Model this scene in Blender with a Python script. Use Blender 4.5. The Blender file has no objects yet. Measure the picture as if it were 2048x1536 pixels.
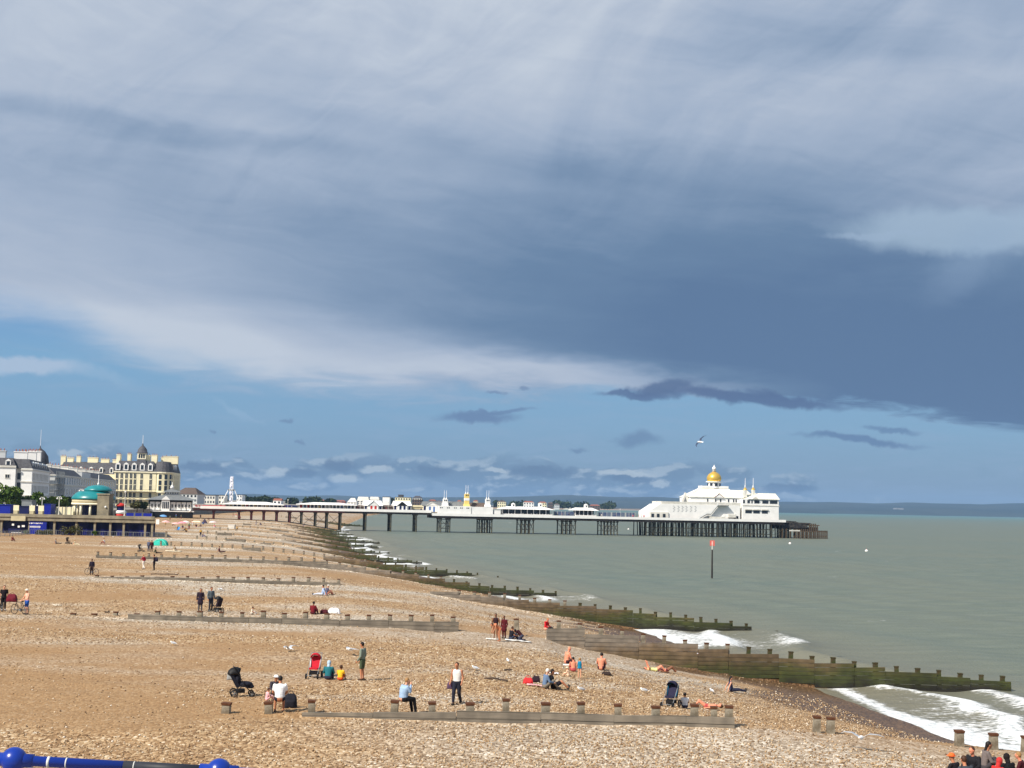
import bpy, math, random
import numpy as np
from mathutils import Vector, Matrix
random.seed(7)
R = math.radians
sc = bpy.context.scene
col = sc.collection
# ---------------------------------------------------------------- camera, sky, sun, exposure
F, CX, CY, H = 2800.0, 1024.0, 768.0, 12.0
PITCH, ROLL = math.atan(242 / F), R(1.18)
_f = np.array([0, math.cos(PITCH), math.sin(PITCH)])
_u = np.array([0, -math.sin(PITCH), math.cos(PITCH)])
_r = np.array([1.0, 0, 0])
CR = math.cos(ROLL) * _r + math.sin(ROLL) * _u
CU = -math.sin(ROLL) * _r + math.cos(ROLL) * _u
cam = bpy.data.cameras.new("camera")
cam.sensor_width = 36.0
cam.lens = F / 2048 * 36
cam.clip_start, cam.clip_end = 0.1, 90000
camo = bpy.data.objects.new("camera", cam)
col.objects.link(camo)
camo.matrix_world = Matrix(((CR[0], CU[0], -_f[0], 0), (CR[1], CU[1], -_f[1], 0), (CR[2], CU[2], -_f[2], H), (0, 0, 0, 1)))
sc.camera = camo
sc.view_settings.view_transform = 'Standard'
sc.view_settings.look = 'None'
sc.view_settings.exposure = 0.3
sc.view_settings.gamma = 1.0
sc.cycles.use_denoising = True
sc.cycles.max_bounces = 5
sc.cycles.volume_bounces = 0
sc.cycles.transparent_max_bounces = 6

def s2l(c):
    return tuple(((v / 255) / 12.92 if v / 255 < 0.04045 else ((v / 255 + 0.055) / 1.055) ** 2.4) for v in c)
def ray(px, py):
    d = _f * F + CR * (px - CX) + CU * (CY - py)
    return d / d[1]
def at(px, py, y):
    d = ray(px, py)
    return Vector((d[0] * y, y, H + d[2] * y))
def at_z(px, py, z):
    d = ray(px, py)
    return at(px, py, (z - H) / d[2])
def UV(px, py):
    d = ray(px, py); d = d / np.linalg.norm(d)
    return math.atan2(d[0], d[1]) * 2800, math.asin(d[2]) * 2800

SUN_EL, SUN_AZ = R(43), R(-133)          # azimuth clockwise from +Y: sun on the left and behind the camera
sdir = Vector((math.sin(SUN_AZ) * math.cos(SUN_EL), math.cos(SUN_AZ) * math.cos(SUN_EL), math.sin(SUN_EL)))
sl = bpy.data.lights.new("sun", 'SUN')
sl.energy, sl.angle, sl.color = 5.0, R(0.5), (1.0, 0.93, 0.82)
so = bpy.data.objects.new("sun", sl)
so.rotation_euler = sdir.to_track_quat('Z', 'Y').to_euler()
col.objects.link(so)

class NT:
    """tiny helper for writing shader maths"""
    def __init__(s, tree): s.t = tree
    def node(s, kind, **kw):
        n = s.t.nodes.new(kind)
        for k, v in kw.items(): setattr(n, k, v)
        return n
    def put(s, inp, v):
        if isinstance(v, (int, float)): inp.default_value = v
        elif isinstance(v, tuple): inp.default_value = v if len(v) == len(inp.default_value) else v + (1.0,)
        else: s.t.links.new(v, inp)
    def m(s, op, a, b=0.0, c=0.0, clamp=False):
        n = s.node('ShaderNodeMath', operation=op, use_clamp=clamp)
        s.put(n.inputs[0], a); s.put(n.inputs[1], b); s.put(n.inputs[2], c)
        return n.outputs[0]
    def add(s, *a):
        r = a[0]
        for x in a[1:]: r = s.m('ADD', r, x)
        return r
    def mul(s, a, b): return s.m('MULTIPLY', a, b)
    def sub(s, a, b): return s.m('SUBTRACT', a, b)
    def smooth(s, v, lo, hi, to0=0.0, to1=1.0):
        n = s.node('ShaderNodeMapRange', interpolation_type='SMOOTHSTEP')
        for i, x in enumerate((v, lo, hi, to0, to1)): s.put(n.inputs[i], x)
        return n.outputs[0]
    def mix(s, f, a, b, blend='MIX'):
        n = s.node('ShaderNodeMix', data_type='RGBA', blend_type=blend)
        s.put(n.inputs[0], f); s.put(n.inputs[6], a); s.put(n.inputs[7], b)
        return n.outputs[2]
    def vec(s, x, y, z):
        n = s.node('ShaderNodeCombineXYZ')
        for i, v in enumerate((x, y, z)): s.put(n.inputs[i], v)
        return n.outputs[0]
    def noise(s, v, scale, detail=4.0, rough=0.5, dist=0.0, lac=2.0):
        n = s.node('ShaderNodeTexNoise', noise_dimensions='3D')
        if v is not None: s.t.links.new(v, n.inputs['Vector'])
        for k, x in (('Scale', scale), ('Detail', detail), ('Roughness', rough), ('Distortion', dist), ('Lacunarity', lac)):
            n.inputs[k].default_value = x
        return n.outputs[0]
    def ramp(s, f, pts, interp='LINEAR'):
        n = s.node('ShaderNodeValToRGB'); n.color_ramp.interpolation = interp
        e = n.color_ramp.elements
        while len(e) < len(pts): e.new(0.5)
        for el, (p, c) in zip(e, pts): el.position = p; el.color = tuple(c) + (1.0,)
        s.put(n.inputs[0], f)
        return n.outputs[0]

world = bpy.data.worlds.new("World")
sc.world = world
world.use_nodes = True
wt = world.node_tree
wt.nodes.clear()
W = NT(wt)
tc = W.node('ShaderNodeTexCoord').outputs['Generated']
sep = W.node('ShaderNodeSeparateXYZ'); wt.links.new(tc, sep.inputs[0])
X, Y, Z = sep.outputs
U0 = W.mul(W.m('ARCTAN2', X, Y), 2800.0)
V0 = W.mul(W.m('ARCSINE', Z), 2800.0)
zz = W.m('ADD', W.m('MAXIMUM', Z, 0.0), 0.10)
plane = W.vec(W.m('DIVIDE', X, zz), W.m('DIVIDE', Y, zz), 0.0)       # cloud-layer coordinates: clouds flatten towards the horizon
ang = W.vec(W.mul(U0, 0.001), W.mul(V0, 0.001), 0.0)
n_big = W.noise(plane, 1.1, 6, 0.55, 0.6)
n_mid = W.noise(plane, 3.2, 7, 0.6, 0.8)
n_ang = W.noise(ang, 2.2, 5, 0.5, 0.5)
nb = W.sub(n_big, 0.5); nm = W.sub(n_mid, 0.5); na = W.sub(n_ang, 0.5)
U = W.add(U0, W.mul(na, 260.0)); V = W.add(V0, W.mul(nb, 110.0), W.mul(nm, 46.0))
def blob(px, py, rx, ry, rot=0.0, soft=1.0, V_=None, U_=None):
    """soft elliptical patch of the sky, given by where it sits"""
    cu, cv = UV(px, py)
    c, s_ = math.cos(R(rot)), math.sin(R(rot))
    du = W.sub(U_ or U, cu); dv = W.sub(V_ or V, cv)
    a = W.m('DIVIDE', W.add(W.mul(du, c), W.mul(dv, s_)), rx)
    b = W.m('DIVIDE', W.add(W.mul(du, -s_), W.mul(dv, c)), ry)
    d = W.m('SQRT', W.add(W.mul(a, a), W.mul(b, b)))
    return W.smooth(d, 1.0 + soft * 0.5, 1.0 - soft * 0.5 if soft < 2 else 0.0)
def curve(v, lo, hi, pts):
    n = W.node('ShaderNodeFloatCurve')
    W.put(n.inputs['Value'], W.m('DIVIDE', W.sub(v, lo), hi - lo, clamp=True))
    c = n.mapping.curves[0]
    while len(c.points) < len(pts): c.points.new(0.5, 0.5)
    for p, (x, y) in zip(c.points, pts): p.location = ((x - lo) / (hi - lo), y / 1000.0)
    n.mapping.update()
    return W.mul(n.outputs[0], 1000.0)
# clear sky: Nishita, seen between and below the cloud deck
sky = W.node('ShaderNodeTexSky', sky_type='NISHITA', sun_disc=False)
sky.sun_elevation, sky.sun_rotation = SUN_EL, SUN_AZ
sky.air_density, sky.dust_density, sky.ozone_density = 1.0, 0.6, 1.5
clear = W.mix(1.0, sky.outputs[0], (0.085, 0.085, 0.085), 'MULTIPLY')
clear = W.mix(0.88, clear, W.ramp(W.m('DIVIDE', V0, 450.0, clamp=True), [
    (0.0, s2l((134, 158, 184))), (0.12, s2l((124, 154, 184))), (0.35, s2l((126, 167, 202))),
    (0.6, s2l((124, 171, 210))), (0.8, s2l((112, 160, 209))), (1.0, s2l((96, 144, 202)))]))
# thin high veil over the clear part
veil = W.mul(W.smooth(W.add(n_mid, W.mul(nb, 0.5)), 0.42, 0.75), 0.30)
clear = W.mix(veil, clear, s2l((150, 174, 202)))
# cloud deck
edge_pts = [UV(*p) for p in [(-1500, 500), (-400, 560), (0, 622), (130, 652), (280, 712), (430, 746), (700, 778), (1000, 790),
                             (1300, 782), (1480, 792), (1700, 812), (1850, 830), (2048, 862), (2600, 900), (3800, 860)]]
edge = curve(U0, edge_pts[0][0], edge_pts[-1][0], edge_pts)
above = W.sub(W.add(V0, W.mul(nm, 70.0), W.mul(nb, 40.0)), edge)
soft_w = W.smooth(U0, -900.0, 500.0, 95.0, 26.0)
deck_m = W.m('DIVIDE', above, soft_w)
deck_m = W.smooth(deck_m, -0.5, 0.6)
fil = W.noise(W.vec(W.mul(W.add(W.mul(U0, 0.80), W.mul(V0, 0.60)), 0.0011), W.mul(W.add(W.mul(V0, 0.80), W.mul(U0, -0.60), W.mul(na, 260.0)), 0.0050), 1.3), 1.0, 7, 0.6, 0.7)
fil = W.mul(W.sub(fil, 0.5), W.smooth(V0, 380.0, 760.0))
n_str = W.noise(W.vec(W.mul(U0, 0.0022), W.mul(W.add(V0, W.mul(U0, 0.16), W.mul(na, 120.0)), 0.0120), 8.1), 1.0, 7, 0.62, 0.9)
t = W.add(0.56, W.mul(nb, 0.20), W.mul(nm, 0.12), W.mul(fil, 0.65), W.mul(W.sub(n_str, 0.5), 0.30))
def wadd(t, b, k): return W.add(t, W.mul(b, k))
t = wadd(t, blob(150, -40, 1150, 520, -8, 2), 0.40)
t = wadd(t, blob(350, 440, 620, 160, -6, 2), -0.08)
t = wadd(t, blob(150, 560, 420, 120, -8, 2), 0.14)
t = wadd(t, blob(1150, 60, 900, 330, 0, 2), 0.22)
t = wadd(t, blob(1500, 575, 1080, 285, -12, 2), -0.56)
t = wadd(t, blob(1800, 790, 620, 150, -8, 2), -0.22)
t = wadd(t, blob(2000, 240, 420, 170, 0, 2), 0.16)
t = wadd(t, blob(2030, 120, 130, 40, -12, 1.6), 0.22)
t = wadd(t, blob(1500, 110, 260, 26, -6, 1.6), -0.12)
t = wadd(t, blob(620, 715, 620, 62, -5, 1.6), 0.36)
t = wadd(t, blob(1230, 762, 330, 30, -2, 1.8), 0.42)
t = wadd(t, blob(1960, 400, 260, 60, -3, 2), 0.08)
t = wadd(t, blob(1830, 90, 420, 34, -9, 1.6), -0.20)
t = wadd(t, blob(230, 240, 420, 18, -4, 1.6), -0.16)
t = wadd(t, blob(900, 290, 420, 26, -9, 1.8), -0.10)
deck_c = W.ramp(t, [(0.0, s2l((95, 122, 157))), (0.22, s2l((107, 134, 166))), (0.45, s2l((134, 156, 184))),
                    (0.7, s2l((163, 179, 202))), (0.88, s2l((182, 194, 212))), (1.0, s2l((196, 206, 220)))])
skyc = W.mix(deck_m, clear, deck_c)
# loose clouds below the deck
def lay(c, mask, rgb): return W.mix(mask, c, s2l(rgb))
n_p = W.noise(ang, 11.0, 7, 0.62, 0.4)
V2 = W.add(V0, W.mul(W.sub(n_p, 0.5), 50.0)); U2 = W.add(U0, W.mul(na, 80.0), W.mul(W.sub(W.noise(ang, 24.0, 5, 0.65, 0.3), 0.5), 60.0))
def puff(px, py, rx, ry, rot=0, soft=0.9): return blob(px, py, rx, ry, rot, soft, V2, U2)
skyc = lay(skyc, W.mul(puff(1945, 462, 235, 40, -2, 0.75), 0.75), (166, 188, 210))
skyc = lay(skyc, W.mul(puff(1745, 472, 90, 7, 1, 0.9), 0.6), (158, 180, 205))
skyc = lay(skyc, W.mul(puff(1950, 512, 90, 40, 40, 1.6), 0.35), (150, 174, 202))
skyc = lay(skyc, W.mul(puff(30, 733, 125, 18, 2, 0.7), 0.85), (178, 196, 218))
skyc = lay(skyc, W.mul(puff(200, 742, 60, 10, -20, 1.6), 0.4), (160, 188, 214))
skyc = lay(skyc, W.mul(puff(480, 825, 40, 5, -25, 1.5), 0.35), (160, 188, 214))
skyc = lay(skyc, W.mul(puff(1500, 795, 190, 13, -4, 0.8), 0.9), (88, 110, 148))
skyc = lay(skyc, W.mul(puff(1320, 775, 60, 12, 8, 0.8), 0.9), (92, 114, 150))
skyc = lay(skyc, W.mul(puff(1270, 790, 70, 7, 0, 0.8), 0.85), (90, 112, 150))
skyc = lay(skyc, W.mul(puff(950, 835, 70, 11, 2, 1.0), 0.8), (104, 128, 166))
skyc = lay(skyc, W.mul(puff(1000, 822, 60, 4, 3, 1.0), 0.7), (104, 128, 166))
skyc = lay(skyc, W.mul(puff(1264, 880, 42, 13, 0, 1.1), 0.6), (98, 124, 160))
skyc = lay(skyc, W.mul(puff(1145, 904, 12, 5, 0, 1.0), 0.6), (98, 124, 160))
skyc = lay(skyc, W.mul(puff(1720, 880, 110, 7, -4, 0.9), 0.7), (92, 118, 158))
skyc = lay(skyc, W.mul(puff(1790, 858, 50, 5, -3, 0.9), 0.6), (92, 118, 158))
for (a, b, c) in ((430, 864, 7), (585, 838, 16), (608, 880, 8), (1050, 776, 14), (985, 786, 16)):
    skyc = lay(skyc, W.mul(puff(a, b, c, 4, 0, 1.0), 0.55), (104, 128, 164))
# cumulus bank along the horizon: grey bodies, pale lit tops
cvec = W.vec(W.mul(U0, 0.0050), W.mul(V0, 0.0105), 3.7)
cvec2 = W.vec(W.mul(W.sub(U0, 9.0), 0.0050), W.mul(W.add(V0, 9.0), 0.0105), 3.7)
c1 = W.noise(cvec, 1.5, 8, 0.52, 0.25); c2 = W.noise(cvec2, 1.5, 8, 0.52, 0.25)
band = W.mul(W.smooth(V0, 4.0, 26.0), W.smooth(V0, 118.0, 66.0))
band = W.mul(band, W.smooth(U0, 900.0, 300.0, 0.25, 1.0))
cm = W.smooth(W.add(c1, W.mul(band, 0.16)), 0.59, 0.66)
cm = W.mul(cm, band)
lit = W.smooth(W.sub(c1, c2), 0.0, 0.085)
skyc = W.mix(W.mul(cm, 0.72), skyc, W.mix(lit, s2l((108, 134, 162)), s2l((178, 193, 206))))
for (a, b, rx, ry) in ((690, 928, 36, 10), (868, 938, 34, 11), (1075, 942, 62, 12), (402, 936, 46, 10), (1250, 958, 50, 9), (610, 942, 34, 9), (1575, 975, 60, 8)):
    skyc = lay(skyc, W.mul(puff(a, b + 2, rx, ry, 0, 0.7), 0.85), (101, 125, 154))
for (a, b, rx, ry) in ((762, 941, 28, 8), (560, 944, 20, 10), (985, 942, 30, 6), (1240, 948, 52, 6), (1310, 965, 16, 9), (150, 905, 24, 6), (700, 958, 24, 10)):
    skyc = lay(skyc, W.mul(puff(a, b, rx, ry, 0, 0.7), 0.85), (186, 200, 210))
# ground half (below the horizon) stays dull
skyc = W.mix(W.smooth(V0, -30.0, -2.0), s2l((96, 112, 120)), skyc)
bg = W.node('ShaderNodeBackground')
wt.links.new(skyc, bg.inputs[0]); bg.inputs[1].default_value = 0.80
out = W.node('ShaderNodeOutputWorld'); wt.links.new(bg.outputs[0], out.inputs[0])
world.cycles.sampling_method = 'MANUAL'; world.cycles.sample_map_resolution = 512

# ---------------------------------------------------------------- object helpers
def setp(o, label=None, cat=None, group=None, kind=None):
    for k, v in (('label', label), ('category', cat), ('group', group), ('kind', kind)):
        if v: o[k] = v
    return o
def thing(name, label, cat, loc=(0, 0, 0), rz=0.0, group=None, scale=1.0):
    o = bpy.data.objects.new(name, None); col.objects.link(o)
    o.empty_display_size = 0.3
    o.location = loc; o.rotation_euler = (0, 0, rz); o.scale = (scale,) * 3
    return setp(o, label, cat, group)
def dup(o, loc=None, rz=None, label=None, parent=None):
    c = o.copy(); col.objects.link(c)
    if parent: c.parent = parent
    if loc is not None: c.location = loc
    if rz is not None: c.rotation_euler = (0, 0, rz)
    if label: c['label'] = label
    for ch in list(o.children):
        dup(ch, parent=c)
    return c

class MB:
    def __init__(s): s.v = []; s.f = []; s.m = []; s.k = 0
    def add(s, vs, fs):
        b = len(s.v); s.v += [tuple(p) for p in vs]
        for f in fs: s.f.append(tuple(b + i for i in f)); s.m.append(s.k)
        return s
    def box(s, x0, x1, y0, y1, z0, z1):
        return s.add([(x0, y0, z0), (x1, y0, z0), (x1, y1, z0), (x0, y1, z0), (x0, y0, z1), (x1, y0, z1), (x1, y1, z1), (x0, y1, z1)],
                     [(0, 3, 2, 1), (4, 5, 6, 7), (0, 1, 5, 4), (1, 2, 6, 5), (2, 3, 7, 6), (3, 0, 4, 7)])
    def frus(s, x0, x1, y0, y1, z0, z1, ix, iy, ix1=None, iy1=None):
        """box whose top is inset: roofs, plinths"""
        ix1 = ix if ix1 is None else ix1; iy1 = iy if iy1 is None else iy1
        return s.add([(x0, y0, z0), (x1, y0, z0), (x1, y1, z0), (x0, y1, z0), (x0 + ix, y0 + iy, z1), (x1 - ix1, y0 + iy, z1), (x1 - ix1, y1 - iy1, z1), (x0 + ix, y1 - iy1, z1)],
                     [(0, 3, 2, 1), (4, 5, 6, 7), (0, 1, 5, 4), (1, 2, 6, 5), (2, 3, 7, 6), (3, 0, 4, 7)])
    def gable(s, x0, x1, y0, y1, z0, z1, along='x'):
        if along == 'x':
            ym = (y0 + y1) / 2
            return s.add([(x0, y0, z0), (x1, y0, z0), (x1, y1, z0), (x0, y1, z0), (x0, ym, z1), (x1, ym, z1)],
                         [(0, 3, 2, 1), (0, 1, 5, 4), (2, 3, 4, 5), (1, 2, 5), (3, 0, 4)])
        xm = (x0 + x1) / 2
        return s.add([(x0, y0, z0), (x1, y0, z0), (x1, y1, z0), (x0, y1, z0), (xm, y0, z1), (xm, y1, z1)],
                     [(0, 3, 2, 1), (1, 2, 5, 4), (3, 0, 4, 5), (0, 1, 4), (2, 3, 5)])
    def tube(s, p0, p1, r0, r1=None, n=8, cap=True):
        r1 = r0 if r1 is None else r1
        p0, p1 = Vector(p0), Vector(p1); d = (p1 - p0)
        if d.length < 1e-6: return s
        d.normalize(); a = d.orthogonal().normalized(); b = d.cross(a)
        vs = []
        for p, r in ((p0, r0), (p1, r1)):
            for i in range(n):
                t = 2 * math.pi * i / n
                vs.append(p + (a * math.cos(t) + b * math.sin(t)) * r)
        fs = [(i, (i + 1) % n, n + (i + 1) % n, n + i) for i in range(n)]
        if cap: fs += [tuple(range(n))[::-1], tuple(range(n, 2 * n))]
        return s.add(vs, fs)
    def path(s, pts, r, n=6):
        for a, b in zip(pts[:-1], pts[1:]): s.tube(a, b, r, r, n)
        return s
    def lathe(s, prof, n=16, c=(0, 0, 0)):
        vs = []; fs = []
        for (r, z) in prof:
            for i in range(n):
                t = 2 * math.pi * i / n
                vs.append((c[0] + r * math.cos(t), c[1] + r * math.sin(t), c[2] + z))
        for j in range(len(prof) - 1):
            for i in range(n):
                fs.append((j * n + i, j * n + (i + 1) % n, (j + 1) * n + (i + 1) % n, (j + 1) * n + i))
        fs += [tuple(range(n))[::-1], tuple(range((len(prof) - 1) * n, len(prof) * n))]
        return s.add(vs, fs)
    def ell(s, c, rx, ry, rz, n=12, m=8, rot=None):
        vs = []; fs = []
        for j in range(m + 1):
            p = math.pi * j / m
            for i in range(n):
                t = 2 * math.pi * i / n
                q = Vector((rx * math.sin(p) * math.cos(t), ry * math.sin(p) * math.sin(t), -rz * math.cos(p)))
                if rot is not None: q = rot @ q
                vs.append(Vector(c) + q)
        for j in range(m):
            for i in range(n):
                fs.append((j * n + i, j * n + (i + 1) % n, (j + 1) * n + (i + 1) % n, (j + 1) * n + i))
        return s.add(vs, fs)
    def prism(s, poly, z0, z1):
        n = len(poly)
        vs = [(x, y, z0) for x, y in poly] + [(x, y, z1) for x, y in poly]
        return s.add(vs, [tuple(range(n))[::-1], tuple(range(n, 2 * n))] + [(i, (i + 1) % n, n + (i + 1) % n, n + i) for i in range(n)])
    def build(s, name, mat, parent=None, smooth=False, loc=None, rz=None):
        me = bpy.data.meshes.new(name); me.from_pydata(s.v, [], s.f)
        for m_ in (mat if isinstance(mat, (list, tuple)) else [mat]): me.materials.append(m_)
        if s.k or any(s.m): me.polygons.foreach_set('material_index', s.m)
        if smooth: me.polygons.foreach_set('use_smooth', [True] * len(s.f))
        me.validate(); me.update()
        o = bpy.data.objects.new(name, me); col.objects.link(o)
        if parent: o.parent = parent
        if loc is not None: o.location = loc
        if rz is not None: o.rotation_euler = (0, 0, rz)
        return o
def put(name, me, parent, loc, rz=0.0):
    """a repeat that shares its mesh"""
    o = bpy.data.objects.new(name, me); col.objects.link(o); o.parent = parent
    o.location = loc; o.rotation_euler = (0, 0, rz)
    return o

MATS = {}
def mat(name, rgb, rough=0.8, var=0.12, scale=3.0, bump=0.0, bscale=None, metal=0.0, spec=0.3, rgb2=None, coord='Object'):
    if name in MATS: return MATS[name]
    m = bpy.data.materials.new(name); m.use_nodes = True
    t = m.node_tree; n = NT(t); p = t.nodes['Principled BSDF']
    c = s2l(rgb)
    co = n.node('ShaderNodeTexCoord').outputs[coord]
    f = n.noise(co, scale, 5, 0.6)
    if rgb2 is not None: cc = n.mix(n.smooth(f, 0.38, 0.64), c, s2l(rgb2))
    else:
        lo = tuple(v * (1 - var) for v in c); hi = tuple(min(1, v * (1 + var)) for v in c)
        cc = n.mix(n.smooth(f, 0.3, 0.7), lo, hi)
    n.put(p.inputs['Base Color'], cc)
    p.inputs['Roughness'].default_value = rough
    p.inputs['Metallic'].default_value = metal
    p.inputs['Specular IOR Level'].default_value = spec
    if bump:
        b = n.node('ShaderNodeBump'); b.inputs['Distance'].default_value = bump
        t.links.new(n.noise(co, bscale or scale * 3, 4, 0.6), b.inputs['Height'])
        t.links.new(b.outputs[0], p.inputs['Normal'])
    MATS[name] = m
    return m

# ---------------------------------------------------------------- numeric noise
_rng = np.random.default_rng(3)
_tab = _rng.random((256, 256))
def vnoise(x, y):
    xi = np.floor(x).astype(int); yi = np.floor(y).astype(int)
    fx = x - xi; fy = y - yi
    fx = fx * fx * (3 - 2 * fx); fy = fy * fy * (3 - 2 * fy)
    a = _tab[xi & 255, yi & 255]; b = _tab[(xi + 1) & 255, yi & 255]
    c = _tab[xi & 255, (yi + 1) & 255]; d = _tab[(xi + 1) & 255, (yi + 1) & 255]
    return (a * (1 - fx) + b * fx) * (1 - fy) + (c * (1 - fx) + d * fx) * fy
def fbm(x, y, o=4):
    r = 0; a = 0.5; k = 0
    for i in range(o):
        r = r + a * vnoise(x * 2 ** i + 17.3 * i, y * 2 ** i + 9.1 * i); k += a; a *= 0.5
    return r / k

# ---------------------------------------------------------------- the shore
GY = [54, 97, 140, 188, 234, 279, 326, 369, 410, 455, 500, 545]      # groynes run across the beach at these distances
_sy = [-200, 0, 30, 50, 54, 58, 63, 70, 81, 97, 104, 118, 140, 146, 165, 188, 195, 215, 234, 242, 279, 288, 326, 335, 369, 380, 410, 455, 500, 545, 600, 700, 900, 1200, 1800, 2500, 3400, 4500, 6000, 7500]
_sx = [70, 56, 48, 42, 40, 34.5, 29.5, 26, 23.5, 22.5, 20, 16.5, 13.5, 10.5, 5.5, -0.5, -4, -9, -14, -17.5, -24, -28, -33, -37, -40, -43, -46, -53, -61, -69, -72, -82, -98, -122, -150, -150, -100, 80, 590, 1100]
def xs(y): return np.interp(y, _sy, _sx)
GW = [(GY[0], 8.7, 4.0)]
def zground(x, y):
    x = np.asarray(x, float); y = np.asarray(y, float)
    d = xs(y) + (fbm(y * 0.16, y * 0 + 3.1, 3) - 0.5) * 2.2 * np.clip((600 - y) / 300, 0, 1) - x
    z = np.where(d < 0, d * 0.10, np.interp(d, [0, 4, 12, 20, 30, 60, 100, 400], [0, 0.62, 1.85, 3.0, 3.72, 4.0, 4.2, 6.5]))
    # the groynes hold the shingle higher on their far side than on the near one
    g = np.array([-200, 8] + GY + [600, 9000])
    i = np.clip(np.searchsorted(g, y, side='right') - 1, 0, len(g) - 2)
    fr = (y - g[i]) / (g[i + 1] - g[i])
    amp = np.interp(d, [-3, 2, 10, 18, 30, 55, 80], [0.1, 0.5, 0.85, 0.6, 0.36, 0.20, 0.0]) * np.clip((620 - y) / 80, 0, 1) * np.where(y < 54, 0.12, 1.0) * np.interp(y, [150, 240], [1, 0.5])
    GM = {54: ([-11, -6, 7.5, 9.5], [0, 1, 1, 0]), 97: ([-31, -25, -4.5, -3.2, 2.4, 3.8, 33, 35], [0, 1, 1, .05, .05, 1, 1, 0]), 140: ([-42, -36, -18, -16.5, -8.2, -6, 24, 26], [0, 1, 1, .05, .05, 1, 1, 0])}
    mk = []
    for gy_ in list(g):
        mk.append(np.interp(x, *GM[gy_]) if gy_ in GM else np.ones_like(z))
    mk = np.array([m_ * np.ones_like(z) for m_ in mk])
    mf = np.take_along_axis(mk, i[None] * np.ones_like(z, int)[None], 0)[0]; mn = np.take_along_axis(mk, (i + 1)[None] * np.ones_like(z, int)[None], 0)[0]
    z = z + amp * (0.62 * np.exp(-fr * 3.0) * mf - 0.62 * np.exp(-(1 - fr) * 3.4) * mn)
    up = np.clip((d - 4) / 14, 0, 1)
    z = z + up * (0.42 * (fbm(x * 0.035 + 5, y * 0.09, 3) - 0.5) + 0.16 * (fbm(x * 0.16, y * 0.45 + 7, 3) - 0.5))
    z = z + np.clip((d + 1) / 4, 0, 1) * 0.05 * (fbm(x * 1.1, y * 1.1, 2) - 0.5)
    return z
def gz(x, y): return float(zground(x, y))
def G(px, py):
    """where the line of sight through that spot meets the beach"""
    d = ray(px, py); y = 20.0
    while y < 2500:
        if H + d[2] * y < gz(d[0] * y, y): break
        y *= 1.002
    return Vector((d[0] * y, y, gz(d[0] * y, y)))

def grid_mesh(name, Xa, Ya, Za, m, attrs=None):
    r, c = Xa.shape
    v = np.stack([Xa, Ya, Za], -1).reshape(-1, 3)
    idx = np.arange(r * c).reshape(r, c)
    q = np.stack([idx[:-1, :-1], idx[:-1, 1:], idx[1:, 1:], idx[1:, :-1]], -1).reshape(-1, 4)
    me = bpy.data.meshes.new(name)
    me.vertices.add(len(v)); me.vertices.foreach_set('co', v.ravel())
    me.loops.add(q.size); me.loops.foreach_set('vertex_index', q.ravel().astype(np.int32))
    me.polygons.add(len(q)); me.polygons.foreach_set('loop_start', np.arange(0, q.size, 4, dtype=np.int32))
    me.polygons.foreach_set('use_smooth', np.ones(len(q), bool))
    me.update(calc_edges=True)
    for k, a in (attrs or {}).items():
        at_ = me.attributes.new(k, 'FLOAT', 'POINT'); at_.data.foreach_set('value', np.ascontiguousarray(a, dtype=np.float32).ravel())
    me.materials.append(m)
    o = bpy.data.objects.new(name, me); col.objects.link(o)
    return o

# shingle
m = bpy.data.materials.new('shingle'); m.use_nodes = True
t_ = m.node_tree; n = NT(t_); p = t_.nodes['Principled BSDF']
pos = n.node('ShaderNodeNewGeometry').outputs['Position']
def attr(n, name): return n.node('ShaderNodeAttribute', attribute_name=name).outputs['Fac']
vor = n.node('ShaderNodeTexVoronoi', feature='F1'); vor.inputs['Scale'].default_value = 10.0
sp0 = n.node('ShaderNodeSeparateXYZ'); t_.links.new(pos, sp0.inputs[0])
t_.links.new(n.vec(sp0.outputs[0], n.mul(sp0.outputs[1], 0.55), sp0.outputs[2]), vor.inputs['Vector'])
sepc = n.node('ShaderNodeSeparateColor'); t_.links.new(vor.outputs['Color'], sepc.inputs[0])
vor2 = n.node('ShaderNodeTexVoronoi', feature='F1'); vor2.inputs['Scale'].default_value = 3.6
t_.links.new(pos, vor2.inputs['Vector'])
sep2 = n.node('ShaderNodeSeparateColor'); t_.links.new(vor2.outputs['Color'], sep2.inputs[0])
big = n.noise(pos, 0.35, 5, 0.6)
st = n.add(n.mul(sepc.outputs[0], 0.72), n.mul(sep2.outputs[1], 0.18), n.mul(big, 0.4), -0.15)
warm = n.ramp(st, [(0.0, s2l((92, 68, 44))), (0.3, s2l((144, 112, 78))), (0.6, s2l((172, 140, 102))), (0.85, s2l((198, 172, 136))), (1.0, s2l((230, 218, 196)))])
grey = n.ramp(st, [(0.0, s2l((112, 98, 82))), (0.35, s2l((160, 146, 128))), (0.7, s2l((196, 184, 166))), (1.0, s2l((235, 230, 220)))])
fine = s2l((156, 122, 84))
cc = n.mix(attr(n, 'grey'), warm, grey)
cc = n.mix(n.mul(attr(n, 'fine'), 0.7), cc, fine)
wetc = n.mix(n.smooth(st, 0.2, 0.8), s2l((74, 54, 36)), s2l((122, 94, 66)))
cc = n.mix(attr(n, 'wet'), cc, wetc)
n.put(p.inputs['Base Color'], cc)
n.put(p.inputs['Roughness'], n.smooth(attr(n, 'wet'), 0.6, 1.0, 0.9, 0.45))
p.inputs['Specular IOR Level'].default_value = 0.25
b = n.node('ShaderNodeBump'); b.inputs['Distance'].default_value = 0.05; b.inputs['Strength'].default_value = 0.8
hgt = n.add(n.mul(vor.outputs['Distance'], -0.6), n.noise(pos, 2.2, 3, 0.6), n.mul(sepc.outputs[1], 0.4))
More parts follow.
